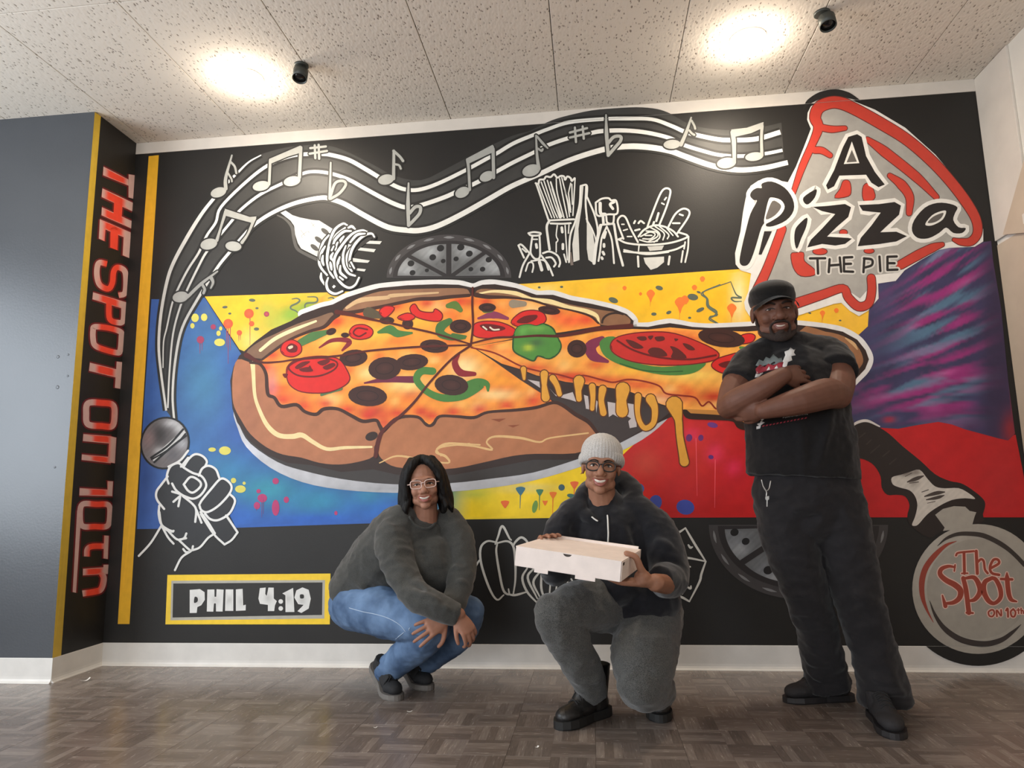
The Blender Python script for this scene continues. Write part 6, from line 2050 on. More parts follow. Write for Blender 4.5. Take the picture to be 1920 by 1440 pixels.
def build_man():
    root = empty('person', (0.98, -0.66, 0))
    tag(root, 'standing person in black cap and black graphic t-shirt with arms crossed', 'person')
    inv = Matrix.Translation((-0.98, 0.66, 0))
    # ---- trousers
    bm = bmesh.new()
    X = (1, 0, 0)
    sweep(bm, [J(1513, 895, -.67), J(1512, 930, -.67), J(1512, 965, -.67)], [(.205, .135), (.215, .145), (.19, .13)], X, 28, 4)
    sweep(bm, [J(1465, 940, -.66), J(1480, 1010, -.67), J(1507, 1100, -.67), J(1534, 1190, -.60), J(1546, 1250, -.535), J(1553, 1282, -.515)],
          [(.108, .120), (.106, .112), (.088, .096), (.080, .090), (.082, .090), (.094, .100)], X, 26, 4, False, True)
    sweep(bm, [J(1565, 940, -.67), J(1583, 1010, -.69), J(1607, 1110, -.72), J(1632, 1200, -.71), J(1652, 1270, -.70), J(1661, 1318, -.70)],
          [(.112, .120), (.106, .112), (.090, .096), (.083, .092), (.086, .094), (.096, .102)], X, 26, 4, False, True)
    me = remeshed(bm, .007, 4)
    wrinkle(me, .007, (9, 9, 15), 3.1)
    fo = []
    for (ax, ay, bx, by, Yd, w_, dp) in ((1500, 1235, 1590, 1250, -.62, .018, .012), (1505, 1262, 1590, 1275, -.60, .016, .012), (1500, 1285, 1570, 1290, -.62, .014, .010), (1605, 1265, 1690, 1285, -.80, .018, .012), (1612, 1295, 1705, 1300, -.80, .016, .014), (1470, 960, 1530, 945, -.80, .014, .008), (1480, 985, 1540, 965, -.80, .014, -.008), (1500, 1120, 1560, 1135, -.77, .016, .008), (1590, 1110, 1640, 1125, -.82, .016, .008), (1480, 1140, 1540, 1160, -.76, .014, -.006)):
        fo.append((J(ax, ay, Yd), J(bx, by, Yd), w_, dp))
    folds(me, fo)
    wrinkle(me, .0026, (18, 18, 30), 6.3)
    finish('trousers', me, M_TRO, root)
    # ---- t-shirt
    bm = bmesh.new()
    sweep(bm, [J(1504, 893, -.675), J(1503, 850, -.675), J(1495, 790, -.675), J(1487, 730, -.675), J(1480, 690, -.67), J(1472, 662, -.665)],
          [(.228, .158), (.222, .160), (.214, .162), (.212, .158), (.192, .130), (.110, .085)], X, 32, 4, True, False)
    sweep(bm, [J(1424, 674, -.67), J(1404, 692, -.69), J(1388, 720, -.73)], [(.080, .080), (.082, .082), (.077, .077)], None, 22, 3, False, True)
    sweep(bm, [J(1525, 664, -.66), J(1555, 676, -.67), J(1568, 700, -.745)], [(.085, .085), (.090, .090), (.086, .086)], None, 22, 3, False, True)
    sweep(bm, [J(1430, 662, -.66), J(1468, 650, -.66), J(1520, 656, -.66)], [.06, .07, .065], None, 18, 3)
    me = remeshed(bm, .006, 5)
    wrinkle(me, .005, (8, 8, 13), 1.7)
    folds(me, [(J(1420, 800, -.83), J(1470, 880, -.83), .018, .010), (J(1560, 760, -.82), J(1530, 880, -.83), .02, .010), (J(1590, 730, -.75), J(1560, 850, -.8), .02, -.010), (J(1600, 800, -.7), J(1575, 880, -.78), .02, .012), (J(1440, 790, -.84), J(1430, 880, -.83), .018, -.008),
               (J(1545, 650, -.75), J(1590, 690, -.74), .016, .007), (J(1500, 790, -.84), J(1510, 890, -.84), .02, .008), (J(1480, 660, -.74), J(1520, 690, -.80), .02, -.006)])
    wrinkle(me, .0022, (20, 20, 27), 8.3)
    tee_me = me
    tee = finish('t_shirt', me, M_TEE, root)
    # ---- body: head, neck, arms, hands, legs in one skin
    h = Head(J(1452, 586, -.70), Vector((-.06, -1, -.10)), Vector((-.05, 0, 1)), 1.09)
    bm = bmesh.new()
    h.build(bm, 1.07, 1.22, .5, 1.08)
    sweep(bm, [J(1470, 668, -.655), J(1465, 640, -.665), h.w(0, .018, -.055)], [(.082, .072), (.068, .066), (.062, .064)], X, 18, 3)
    sweep(bm, [J(1505, 900, -.675), J(1490, 780, -.675), J(1475, 680, -.665)], [(.18, .11), (.17, .11), (.12, .08)], X, 18, 3)
    # his right arm (photo left)
    sweep(bm, [J(1400, 690, -.68), J(1378, 728, -.74), J(1366, 762, -.79)], [.066, .060, .050], None, 18, 3)
    sweep(bm, [J(1366, 763, -.79), J(1386, 752, -.845), J(1426, 730, -.905), J(1468, 704, -.922)], [.050, .056, .048, .035], None, 18, 4)
    F1 = (J(1512, 700, -.85) - J(1468, 704, -.925))
    hand(bm, J(1468, 704, -.920), F1, Vector((.45, .85, -.1)), 1, 1.05, (12, 16, 12), 3, (26, 18, 12))
    # his left arm (photo right)
    sweep(bm, [J(1556, 678, -.67), J(1572, 712, -.755), J(1571, 742, -.83)], [.072, .066, .054], None, 18, 3)
    sweep(bm, [J(1571, 742, -.83), J(1550, 738, -.90), J(1500, 752, -.955), J(1432, 770, -.925)], [.054, .062, .054, .034], None, 18, 4)
    F2 = (J(1390, 772, -.865) - J(1432, 770, -.925))
    hand(bm, J(1432, 770, -.922), F2, Vector((.1, .8, .3)), -1, 1.0, (20, 25, 20), 3, (30, 18, 10))
    # legs inside the trousers
    for pts in ([J(1475, 930, -.66), J(1510, 1110, -.66), J(1552, 1290, -.50)], [J(1560, 930, -.68), J(1610, 1120, -.71), J(1660, 1325, -.685)]):
        sweep(bm, pts, [.09, .06, .045], None, 12, 3)
    me = remeshed(bm, .0036, 4, .45)
    h.sculpt(me)
    body = finish('body', me, SK_M, root)
    bv = bvh_of(me)
    for s in (-1, 1):
        eye(h, bv, s, body, .62)
    local_patch('eyebrow', h, bv, [[(.012, .024), (.028, .031), (.046, .026), (.048, .021), (.030, .024), (.014, .018)]], M_BEARD, body, lift=.0012, dome=.0015, grid=1.5)
    local_patch('eyebrow', h, bv, [[(-.012, .024), (-.028, .031), (-.046, .026), (-.048, .021), (-.030, .024), (-.014, .018)]], M_BEARD, body, lift=.0012, dome=.0015, grid=1.5)
    local_patch('lips', h, bv, [[(-.028, -.057), (-.012, -.054), (0, -.056), (.012, -.054), (.028, -.057), (.014, -.076), (0, -.079), (-.014, -.076)]], mat('lips_man', (112, 66, 58), .5, .06), body, lift=.0008, dome=.001, grid=1.5)
    local_patch('teeth', h, bv, [[(-.016, -.0610), (0, -.0620), (.016, -.0610), (.009, -.0670), (0, -.0680), (-.009, -.0670)]], M_TEETH, body, lift=.0024, dome=.0004, grid=1.5)
    # ---- beard and moustache
    bm = bmesh.new()
    h.sw(bm, [(-.074, -.005, -.020), (-.070, -.018, -.055), (-.054, -.042, -.088), (-.026, -.068, -.104), (0, -.078, -.108), (.026, -.068, -.104), (.054, -.042, -.088), (.070, -.018, -.055), (.074, -.005, -.020)],
         [(.004, .006), (.007, .008), (.010, .011), (.015, .014), (.018, .015), (.015, .014), (.010, .011), (.007, .008), (.004, .006)], (0, 0, 1), 12, 3)
    h.sw(bm, [(-.030, -.074, -.094), (-.036, -.074, -.076), (-.034, -.078, -.058), (-.018, -.091, -.0475), (0, -.0965, -.0465), (.018, -.091, -.0475), (.034, -.078, -.058), (.036, -.074, -.076), (.030, -.074, -.094)], [.008, .0055, .0048, .0046, .0040, .0046, .0048, .0055, .008], None, 10, 3)
    h.b(bm, (0, -.076, -.099), (.024, .016, .018))
    h.b(bm, (0, -.087, -.086), (.012, .010, .010))
    me = remeshed(bm, .0032, 3)
    wrinkle(me, .0012, (180, 180, 180), 2, False)
    finish('beard', me, M_BEARD, root)
    # ---- cap: soft crown, sweatband, curved visor
    bm = bmesh.new()
    h.b(bm, (0, .022, .062), (.090, .110, .064), 26)
    h.b(bm, (-.004, -.006, .078), (.086, .096, .050), 26)
    h.b(bm, (0, .022, .040), (.0865, .107, .020), 26)
    me = remeshed(bm, .005, 3)
    cap = finish('cap', me, M_CAP, root)
    bm = bmesh.new()
    rows = []
    for j in range(7):
        t = j / 6
        row = []
        for i in range(15):
            a = math.radians(-78 + 156 * i / 14)
            rx, ry = .084 + .004 * t, .088 + .062 * t
            x = rx * math.sin(a)
            y = -.006 - ry * math.cos(a)
            z = .052 - .016 * t - .030 * (x / .085) ** 2
            row.append(bm.verts.new(h.w(x, y, z)))
        rows.append(row)
    for A, B in zip(rows, rows[1:]):
        for i in range(14):
            bm.faces.new((A[i], A[i + 1], B[i + 1], B[i]))
    bmesh.ops.solidify(bm, geom=list(bm.faces), thickness=.005)
    from_bm('visor', bm, M_CAP, cap, True)
    bm = bmesh.new()
    h.b(bm, (0, .012, .129), (.008, .008, .005), 12)
    from_bm('cap_button', bm, M_CAP, cap, True)
    # ---- print on the shirt
    bt = bvh_of(tee_me)
    Q = (1300, 500, 3.1304)
    WH = mat('white_shirt_print', (214, 210, 206), .7, .06)
    RE = mat('red_shirt_print', (150, 40, 54), .7, .1)
    GP = mat('grey_shirt_print', (108, 116, 116), .7, .1)

    def pr(polys, m, nm):
        for p in polys:
            patch(nm, bt, [zz(*Q, *p)], m, tee, lift=.0016, grid=6, depth=.002, smooth=False)
    pr([(365, 580, 385, 545, 410, 555, 425, 530, 450, 540, 470, 515, 500, 540, 520, 535, 525, 560, 480, 575, 430, 575, 390, 590)], GP, 'shirt_print')
    pr([(365, 600, 390, 575, 420, 590, 440, 570, 470, 580, 500, 565, 530, 560, 520, 595, 470, 605, 420, 615, 370, 630)], RE, 'shirt_print')
    pr([(525, 555, 540, 520, 535, 500, 560, 490, 570, 475, 590, 490, 598, 485, 590, 505, 600, 520, 575, 525, 580, 550, 555, 560, 545, 600, 515, 598), (360, 650, 372, 615, 385, 635, 400, 600, 410, 625, 380, 650), (430, 610, 445, 585, 452, 605), (475, 600, 490, 580, 500, 598)], WH, 'shirt_print')
    pr([(392, 850, 430, 838, 480, 836, 500, 850, 480, 870, 430, 878, 395, 872)], RE, 'shirt_print')
    pr([(440, 818, 520, 814, 560, 818, 500, 826, 440, 828), (505, 840, 560, 830, 610, 834, 550, 848), (385, 890, 410, 870, 425, 885, 405, 905), (375, 925, 400, 905, 420, 915, 390, 935), (372, 938, 398, 930, 392, 950, 372, 954)], WH, 'shirt_print')
    for k in range(13):
        x = 408 + k * 20.6
        y = 932 - (x - 408) * .19
        pr([(x, y, x + 12, y - 3, x + 8, y + 6, x - 4, y + 9)], RE, 'print_stripe')

    def print_text(txt, x0, y0, x1, y1, hgt):
        cu = bpy.data.curves.new('t', 'FONT')
        cu.body = txt
        to = bpy.data.objects.new('t', cu)
        COL.objects.link(to)
        dg = bpy.context.evaluated_depsgraph_get()
        dg.update()
        tm = bpy.data.meshes.new_from_object(to.evaluated_get(dg))
        bpy.data.objects.remove(to)
        v = verts_np(tm)
        w_ = v[:, 0].max()
        for i, p in enumerate(v):
            t = p[0] / w_
            px, py = x0 + (x1 - x0) * t, y0 + (y1 - y0) * t - p[1] / .7 * hgt
            hit, nor = on_surface(bt, px, py, .0020)
            v[i] = hit
        set_verts(tm, v)
        tm.name = 'shirt_lettering'
        link('shirt_lettering', tm, WH, tee)
    a, b_ = zz(*Q, 592, 852, 668, 846)
    print_text('LIVE MY LIFE', a[0], a[1], b_[0], b_[1], 3.6)
    a, b_ = zz(*Q, 525, 890, 672, 868)
    print_text('A QUARTER MILE AT A TIME', a[0], a[1], b_[0], b_[1], 4.0)
    # ---- shoes
    m3 = (M_SHOE_M, M_SOLE_M, M_LACE_B)
    make_shoe(root, shoe_xf((.762, -.545), (-.985, -.17), L=.30), .30, 1.12, .105, m3, label='black trainer pointing to the left')
    s2 = make_shoe(root, shoe_xf((1.035, -1.000), (-.12, -1), L=.30), .30, 1.12, .105, m3, label='black trainer pointing to the camera')
    # ---- keys on a clip at the waistband
    kx = empty('key_clip', (0, 0, 0), root)
    kx['label'] = 'silver key clip at the waistband'
    Yk = -.845
    cord('clip_hook', [J(1428, 900, Yk), J(1431, 912, Yk), J(1436, 920, Yk), J(1442, 916, Yk), J(1445, 902, Yk)], .0022, M_SILVER, kx, 8)
    cord('chain', [J(1431, 912, Yk), J(1437, 922, Yk), J(1437, 930, Yk)], .0026, M_SILVER, kx, 8)
    bm = bmesh.new()
    for p in ([(1435, 931), (1442, 930), (1442, 936), (1439.5, 938), (1439, 950), (1437, 950), (1437, 938), (1435, 936)],):
        A = [bm.verts.new(J(x, y, Yk)) for x, y in p]
        B = [bm.verts.new(J(x, y, Yk - .004)) for x, y in p]
        bm.faces.new(A)
        bm.faces.new(B[::-1])
        for i in range(len(p)):
            bm.faces.new((A[i], B[i], B[(i + 1) % len(p)], A[(i + 1) % len(p)]))
    from_bm('key', bm, M_SILVER, kx)
    for o in list(root.children):
        o.matrix_parent_inverse = inv
    return root


man = build_man()

# ================================================================== person 2: squatting in jeans and a grey sweatshirt
SK_W = skin_material('warm_brown_skin', (160, 114, 93))
M_SWEAT = heather_material('charcoal_sweatshirt', (56, 56, 54), (74, 74, 71), 500)
M_DENIM = denim_material()
M_STITCH = mat('pale_denim_stitching', (170, 186, 206), .8, .05)
M_HAIR = mat('black_hair', (13, 10, 9), .62, .3, 90, .6, 160, stretch=(1, 1, .15), spec=.3)
M_SHOE_W = mat('black_knit_trainer', (34, 34, 36), .8, .2, 200, .4, 500)
M_SOLE_W = mat('grey_foam_sole', (112, 107, 102), .7, .1, 80)
M_ROSEFRAME = mat('clear_pink_frames', (206, 178, 168), .25, .05)
M_GOLD = mat('gold_metal', (212, 170, 90), .3, .05, metal=.9)


def build_woman():
    R0 = Vector((-0.92, -0.45, 0))
    root = empty('person', R0)
    tag(root, 'squatting person in grey sweatshirt and blue jeans with clear-framed glasses', 'person')
    inv = Matrix.Translation(-R0)
    ax = (J(852, 985, -.44) - J(735, 985, -.60)).normalized()
    # ---- jeans
    bm = bmesh.new()
    ball(bm, J(676, 1132, -.37), (.150, .150, .125))
    sweep(bm, [J(672, 1132, -.46), J(730, 1150, -.58), J(785, 1165, -.67), J(814, 1174, -.70)], [(.118, .118), (.108, .108), (.088, .088), (.072, .072)], None, 24, 4)
    sweep(bm, [J(814, 1172, -.70), J(790, 1202, -.63), J(752, 1234, -.54), J(722, 1262, -.47)], [(.074, .074), (.076, .076), (.066, .066), (.058, .058)], None, 22, 4, False, True)
    sweep(bm, [J(690, 1125, -.34), J(770, 1135, -.42), J(850, 1143, -.49), J(878, 1148, -.51)], [.115, .100, .082, .070], None, 24, 4)
    sweep(bm, [J(878, 1148, -.51), J(860, 1188, -.46), J(810, 1230, -.37), J(772, 1258, -.30)], [.072, .072, .062, .055], None, 22, 4, False, True)
    me = remeshed(bm, .006, 4)
    wrinkle(me, .0035, (13, 13, 13), 5.3)
    Yt = -.62
    folds(me, [(J(640 + 12 * k, 1112, -.52), J(672 + 13 * k, 1132, -.56), .009, -.007) for k in range(5)] +
          [(J(770, 1196, -.72), J(745, 1176, -.68), .010, -.007), (J(778, 1200, -.70), J(762, 1180, -.72), .010, .007), (J(800, 1200, -.74), J(770, 1188, -.74), .010, -.006), (J(700, 1248, -.55), J(745, 1258, -.54), .010, .007), (J(708, 1236, -.55), J(755, 1244, -.56), .010, -.006), (J(696, 1262, -.54), J(735, 1270, -.53), .008, .006)])
    wrinkle(me, .0018, (26, 26, 26), 3.3)
    jm = me
    jeans = finish('jeans', me, M_DENIM, root)
    bj = bvh_of(me)
    for pts in ([(655, 1140), (680, 1147), (705, 1152), (730, 1160), (750, 1172), (760, 1184)], [(757, 1186), (742, 1198), (728, 1212), (718, 1228)]):
        P_ = [on_surface(bj, x, y, .0006)[0] for x, y in c2(pts, 3)]
        cord('stitching', P_, .0016, M_STITCH, jeans, 6, 1)
    # ---- sweatshirt
    bm = bmesh.new()
    sweep(bm, [J(668, 1122, -.38), J(690, 1090, -.41), J(728, 1045, -.46), J(770, 1005, -.50), J(788, 988, -.52), J(797, 971, -.53)],
          [(.148, .132), (.158, .140), (.170, .155), (.182, .145), (.160, .105), (.088, .078)], ax, 30, 4, True, True)
    ball(bm, J(800, 1062, -.54), (.150, .125, .150))
    sweep(bm, [J(752, 978, -.58), J(738, 1010, -.63), J(748, 1062, -.69), J(768, 1104, -.74)], [.075, .080, .070, .060], None, 20, 4)
    sweep(bm, [J(768, 1104, -.74), J(790, 1122, -.775), J(825, 1140, -.785), J(858, 1152, -.77)], [.060, .060, .052, .044], None, 20, 4, False, True)
    sweep(bm, [J(840, 980, -.47), J(858, 1012, -.50), J(866, 1060, -.56), J(862, 1096, -.62)], [.070, .072, .062, .056], None, 20, 4)
    sweep(bm, [J(862, 1096, -.62), J(852, 1128, -.68), J(838, 1150, -.735)], [.056, .050, .042], None, 18, 3, False, True)
    me = remeshed(bm, .006, 11)
    wrinkle(me, .0055, (9, 9, 12), 2.2)
    folds(me, [(J(705, 1030, -.66), J(740, 1060, -.70), .016, .012), (J(700, 1055, -.64), J(745, 1090, -.70), .016, -.010), (J(690, 1075, -.62), J(740, 1105, -.66), .014, .012), (J(660, 1085, -.55), J(700, 1110, -.60), .014, .010), (J(760, 1085, -.80), J(800, 1110, -.83), .014, -.010), (J(770, 1105, -.82), J(830, 1130, -.84), .014, .009), (J(800, 1130, -.84), J(850, 1145, -.83), .012, .007),
               (J(780, 1000, -.66), J(800, 1060, -.64), .02, -.012), (J(840, 1000, -.60), J(835, 1070, -.62), .02, -.012), (J(850, 1060, -.64), J(876, 1075, -.62), .012, .008), (J(848, 1085, -.70), J(874, 1095, -.66), .012, .008), (J(720, 980, -.66), J(745, 1000, -.70), .016, .008)])
    wrinkle(me, .0030, (18, 18, 26), 12.3)
    swm = me
    sweat = finish('sweatshirt', me, M_SWEAT, root)
    # ---- body
    h = Head(J(795, 909, -.585), Vector((.20, -1, -.02)), Vector((-.10, 0, 1)), .93)
    bm = bmesh.new()
    h.build(bm, 1.0, 1.05, 1.0, .95)
    sweep(bm, [J(796, 985, -.53), J(798, 960, -.545), h.w(0, .020, -.055)], [.060, .055, .054], ax, 16, 3)
    sweep(bm, [J(680, 1100, -.40), J(760, 1010, -.49), J(796, 968, -.52)], [(.12, .1), (.13, .09), (.08, .06)], ax, 16, 3)
    sweep(bm, [J(752, 982, -.58), J(738, 1010, -.63), J(748, 1062, -.69), J(768, 1104, -.74)], [.045, .045, .042, .038], None, 14, 4)
    sweep(bm, [J(768, 1104, -.74), J(790, 1122, -.775), J(825, 1140, -.785), J(860, 1152, -.77)], [.038, .038, .034, .029], None, 14, 4)
    sweep(bm, [J(840, 984, -.47), J(858, 1012, -.50), J(866, 1060, -.56), J(862, 1096, -.62)], [.042, .042, .038, .036], None, 14, 4)
    sweep(bm, [J(862, 1096, -.62), J(852, 1128, -.68), J(836, 1153, -.742)], [.036, .033, .029], None, 14, 3)
    hand(bm, J(858, 1152, -.77), J(884, 1192, -.775) - J(858, 1152, -.77), Vector((-.5, .65, -.3)), 1, .93, (28, 40, 30), 3, (30, 20, 10))
    hand(bm, J(838, 1158, -.76), J(795, 1183, -.815) - J(838, 1158, -.76), Vector((.05, .95, -.1)), -1, .95, (10, 16, 14), 7, (58, 46, 30))
    for pts in ([J(680, 1132, -.44), J(812, 1173, -.69), J(722, 1262, -.47)], [J(690, 1125, -.34), J(876, 1148, -.50), J(772, 1258, -.30)]):
        sweep(bm, pts, [.08, .055, .040], None, 12, 4)
    me = remeshed(bm, .0034, 4, .45)
    h.sculpt(me)
    body = finish('body', me, SK_W, root)
    bv = bvh_of(me)
    for s in (-1, 1):
        eye(h, bv, s, body, .7)
    for s in (-1, 1):
        local_patch('eyebrow', h, bv, [[(s * .012, .022), (s * .028, .0285), (s * .046, .024), (s * .047, .021), (s * .029, .0245), (s * .013, .0185)]], M_HAIR, body, lift=.001, dome=.001, grid=1.5)
    local_patch('lips', h, bv, [[(-.031, -.052), (-.012, -.0535), (0, -.056), (.012, -.0535), (.031, -.052), (.018, -.074), (0, -.081), (-.018, -.074)]], mat('lips_woman', (150, 82, 74), .4, .06), body, lift=.0006, dome=.001, grid=1.5)
    local_patch('teeth', h, bv, [[(-.022, -.0560), (0, -.0600), (.022, -.0560), (.013, -.0660), (0, -.0690), (-.013, -.0660)]], M_TEETH, body, lift=.0024, dome=.0005, grid=1.5)
    glasses(h, root, M_ROSEFRAME, .0026, .0265, .0185, True, y=-.101)
    # ---- hair: crown cap plus separate wavy locks falling to the shoulders
    bm = bmesh.new()
    h.b(bm, (0, .036, .040), (.087, .098, .096), 24)
    for s in (-1, 1):
        h.sw(bm, [(s * .004, -.030, .128), (s * .040, -.052, .108), (s * .070, -.050, .066), (s * .084, -.040, .016), (s * .090, -.026, -.040), (s * .104, -.014, -.092), (s * .124, -.024, -.128)], [(.018, .020), (.020, .024), (.019, .026), (.017, .028), (.017, .028), (.016, .024), (.006, .010)], (1, 0, 0), 12, 4)
        h.sw(bm, [(s * .05, .0, .12), (s * .085, .0, .06), (s * .104, .010, -.02), (s * .114, .018, -.09), (s * .122, .008, -.145)], [(.02, .03), (.022, .036), (.022, .036), (.022, .032), (.006, .010)], (1, 0, 0), 12, 4)
        h.sw(bm, [(s * .04, .06, .10), (s * .075, .07, .02), (s * .085, .065, -.06), (s * .080, .055, -.140)], [.04, .04, .038, .014], None, 12, 3)
        h.sw(bm, [(s * .078, -.030, -.02), (s * .084, -.030, -.07), (s * .098, -.042, -.108), (s * .094, -.036, -.136)], [.014, .015, .012, .004], None, 10, 3)
        h.sw(bm, [(s * .096, .0, -.05), (s * .110, -.006, -.10), (s * .134, -.010, -.128)], [.018, .015, .004], None, 10, 3)
    h.sw(bm, [(0, .08, .08), (0, .105, 0), (0, .095, -.08), (0, .08, -.14)], [.05, .05, .045, .018], None, 12, 3)
    me = remeshed(bm, .0042, 2)
    wrinkle(me, .0034, (60, 60, 9), 4.4)
    finish('hair', me, M_HAIR, root)
    # ---- hoop earring and ring
    c = h.w(-.080, .004, -.045)
    pts = [c + h.R @ Vector((.003 * math.sin(a) * 2, .010 * math.cos(a), .011 * math.sin(a))) for a in [2 * math.pi * k / 14 for k in range(15)]]
    cord('earring', pts, .0015, M_GOLD, root, 6, 1)
    # ---- shoes with a side mark
    m3 = (M_SHOE_W, M_SOLE_W, M_LACE_B)
    s1 = make_shoe(root, shoe_xf((-.868, -.600), (.70, -.71), .18, 36, .275), .275, 1.05, .098, m3, label='near black trainer with grey sole and pale side mark')
    make_shoe(root, shoe_xf((-.762, -.425), (.84, -.54), .18, 36, .275), .275, 1.05, .098, m3, label='far black trainer with grey sole')
    bs = bvh_of(s1.data)
    patch('side_mark', bs, [[(694, 1262), (697, 1270), (702, 1273), (709, 1268), (716, 1262), (706, 1268), (700, 1269)]], mat('pale_side_mark', (196, 194, 190), .4, .04), s1, lift=.0012, grid=2, depth=.002)
    for o in list(root.children):
        o.matrix_parent_inverse = inv
    # collar rib and cuff of the sweatshirt
    bsw = bvh_of(swm)
    P_ = [on_surface(bsw, x, y, .0015)[0] for x, y in c2([(768, 970), (776, 982), (790, 990), (806, 990), (820, 978)], 4)]
    o = cord('collar_rib', P_, .006, M_SWEAT, sweat, 8, 1)
    return root


woman = build_woman()

# ================================================================== person 3: crouching with the pizza box
SK_K = skin_material('medium_brown_skin', (152, 108, 86))
M_HOOD = mat('black_fleece_hoodie', (27, 27, 31), .92, .15, 50, .3, 380, spec=.15, sheen=.3)
M_JOG = heather_material('grey_marl_joggers', (54, 54, 53), (94, 93, 90), 420)
M_BEANIE = heather_material('pale_grey_knit_beanie', (168, 164, 160), (196, 192, 188), 300)
M_BOOT = mat('black_boot_leather', (30, 28, 27), .42, .2, 40, .3, 160, spec=.5)
M_BSOLE = mat('black_boot_rubber', (24, 23, 22), .6, .1, 60)
M_BFRAME = mat('black_glasses_frame', (22, 21, 22), .3, .05)
M_STRING = mat('white_drawstring', (224, 222, 216), .7, .04)
M_BOX = mat('white_corrugated_card', (236, 222, 214), .75, .05, 20, .10, 240)
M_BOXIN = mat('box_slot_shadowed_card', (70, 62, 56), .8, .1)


def box_matrix():
    a, b, c = -.235, .026, .129
    return Matrix.Translation((-.052, -1.120, .650)) @ Matrix.Rotation(a, 4, 'Z') @ Matrix.Rotation(b, 4, 'X') @ Matrix.Rotation(c, 4, 'Y')


BOXM = box_matrix()


def build_box():
    w, hgt = .376, .069
    root = empty('pizza_box', (0, 0, 0))
    root.matrix_world = BOXM
    tag(root, 'closed white cardboard pizza box held by the crouching person', 'box')
    hw = w / 2
    bm = bmesh.new()
    add_box(bm, (-hw + .003, -hw + .003, -hgt / 2), (hw - .003, hw - .003, hgt / 2 - .004), .0015)
    from_bm('tray', bm, M_BOX, root)
    bm = bmesh.new()
    add_box(bm, (-hw, -hw, hgt / 2 - .0035), (hw, hw, hgt / 2), .0012)
    lid = from_bm('lid', bm, M_BOX, root)
    # lid front flap with a half-moon thumb cut, and tuck side flaps
    bm = bmesh.new()
    n = 12
    pts = [(-hw + .002, hgt / 2), (-.016, hgt / 2)] + [(-.016 * math.cos(math.pi * k / n), hgt / 2 - .012 * math.sin(math.pi * k / n)) for k in range(1, n)] + [(.016, hgt / 2), (hw - .002, hgt / 2), (hw - .002, -hgt / 2 + .002), (-hw + .002, -hgt / 2 + .002)]
    tri = delaunay_2d_cdt([Vector(p) for p in pts], [], [list(range(len(pts)))], 1, 1e-6)
    A = [bm.verts.new((p.x, -hw - .0006, p.y)) for p in tri[0]]
    B = [bm.verts.new((p.x, -hw + .0022, p.y)) for p in tri[0]]
    for f_ in tri[2]:
        bm.faces.new([A[i] for i in f_])
        bm.faces.new([B[i] for i in list(f_)[::-1]])
    N = len(pts)
    for i in range(N):
        j = (i + 1) % N
        bm.faces.new((A[i], A[j], B[j], B[i]))
    from_bm('front_flap', bm, M_BOX, root)
    bm = bmesh.new()
    pts = [(-.0165, 0), (.0165, 0)] + [(.0165 * math.cos(math.pi * k / n), -.0125 * math.sin(math.pi * k / n)) for k in range(1, n)]
    add_prism(bm, [(x, hgt / 2 - .0002 + z) for x, z in pts], -hw + .0022, -hw + .0028)
    from_bm('thumb_slot', bm, M_BOXIN, root)
    for x0, x1 in ((-hw + .075, -hw + .125), (hw - .155, hw - .085)):
        box('front_tab', (x0, -hw - .0012, -hgt / 2 - .011), (x1, -hw + .0012, -hgt / 2 + .004), M_BOX, root, .0008)
    box('side_flap', (hw - .0015, -hw + .004, -hgt / 2 + .002), (hw + .0012, hw - .01, hgt / 2 - .004), M_BOX, root, .0006)
    box('side_notch', (hw + .0010, -hw + .012, hgt / 2 - .016), (hw + .0016, -hw + .040, hgt / 2 - .006), M_BOXIN, root)
    box('rear_lip', (-hw + .01, hw - .008, hgt / 2 - .001), (hw - .01, hw - .001, hgt / 2 + .010), M_BOX, root, .0008)
    return root


build_box()


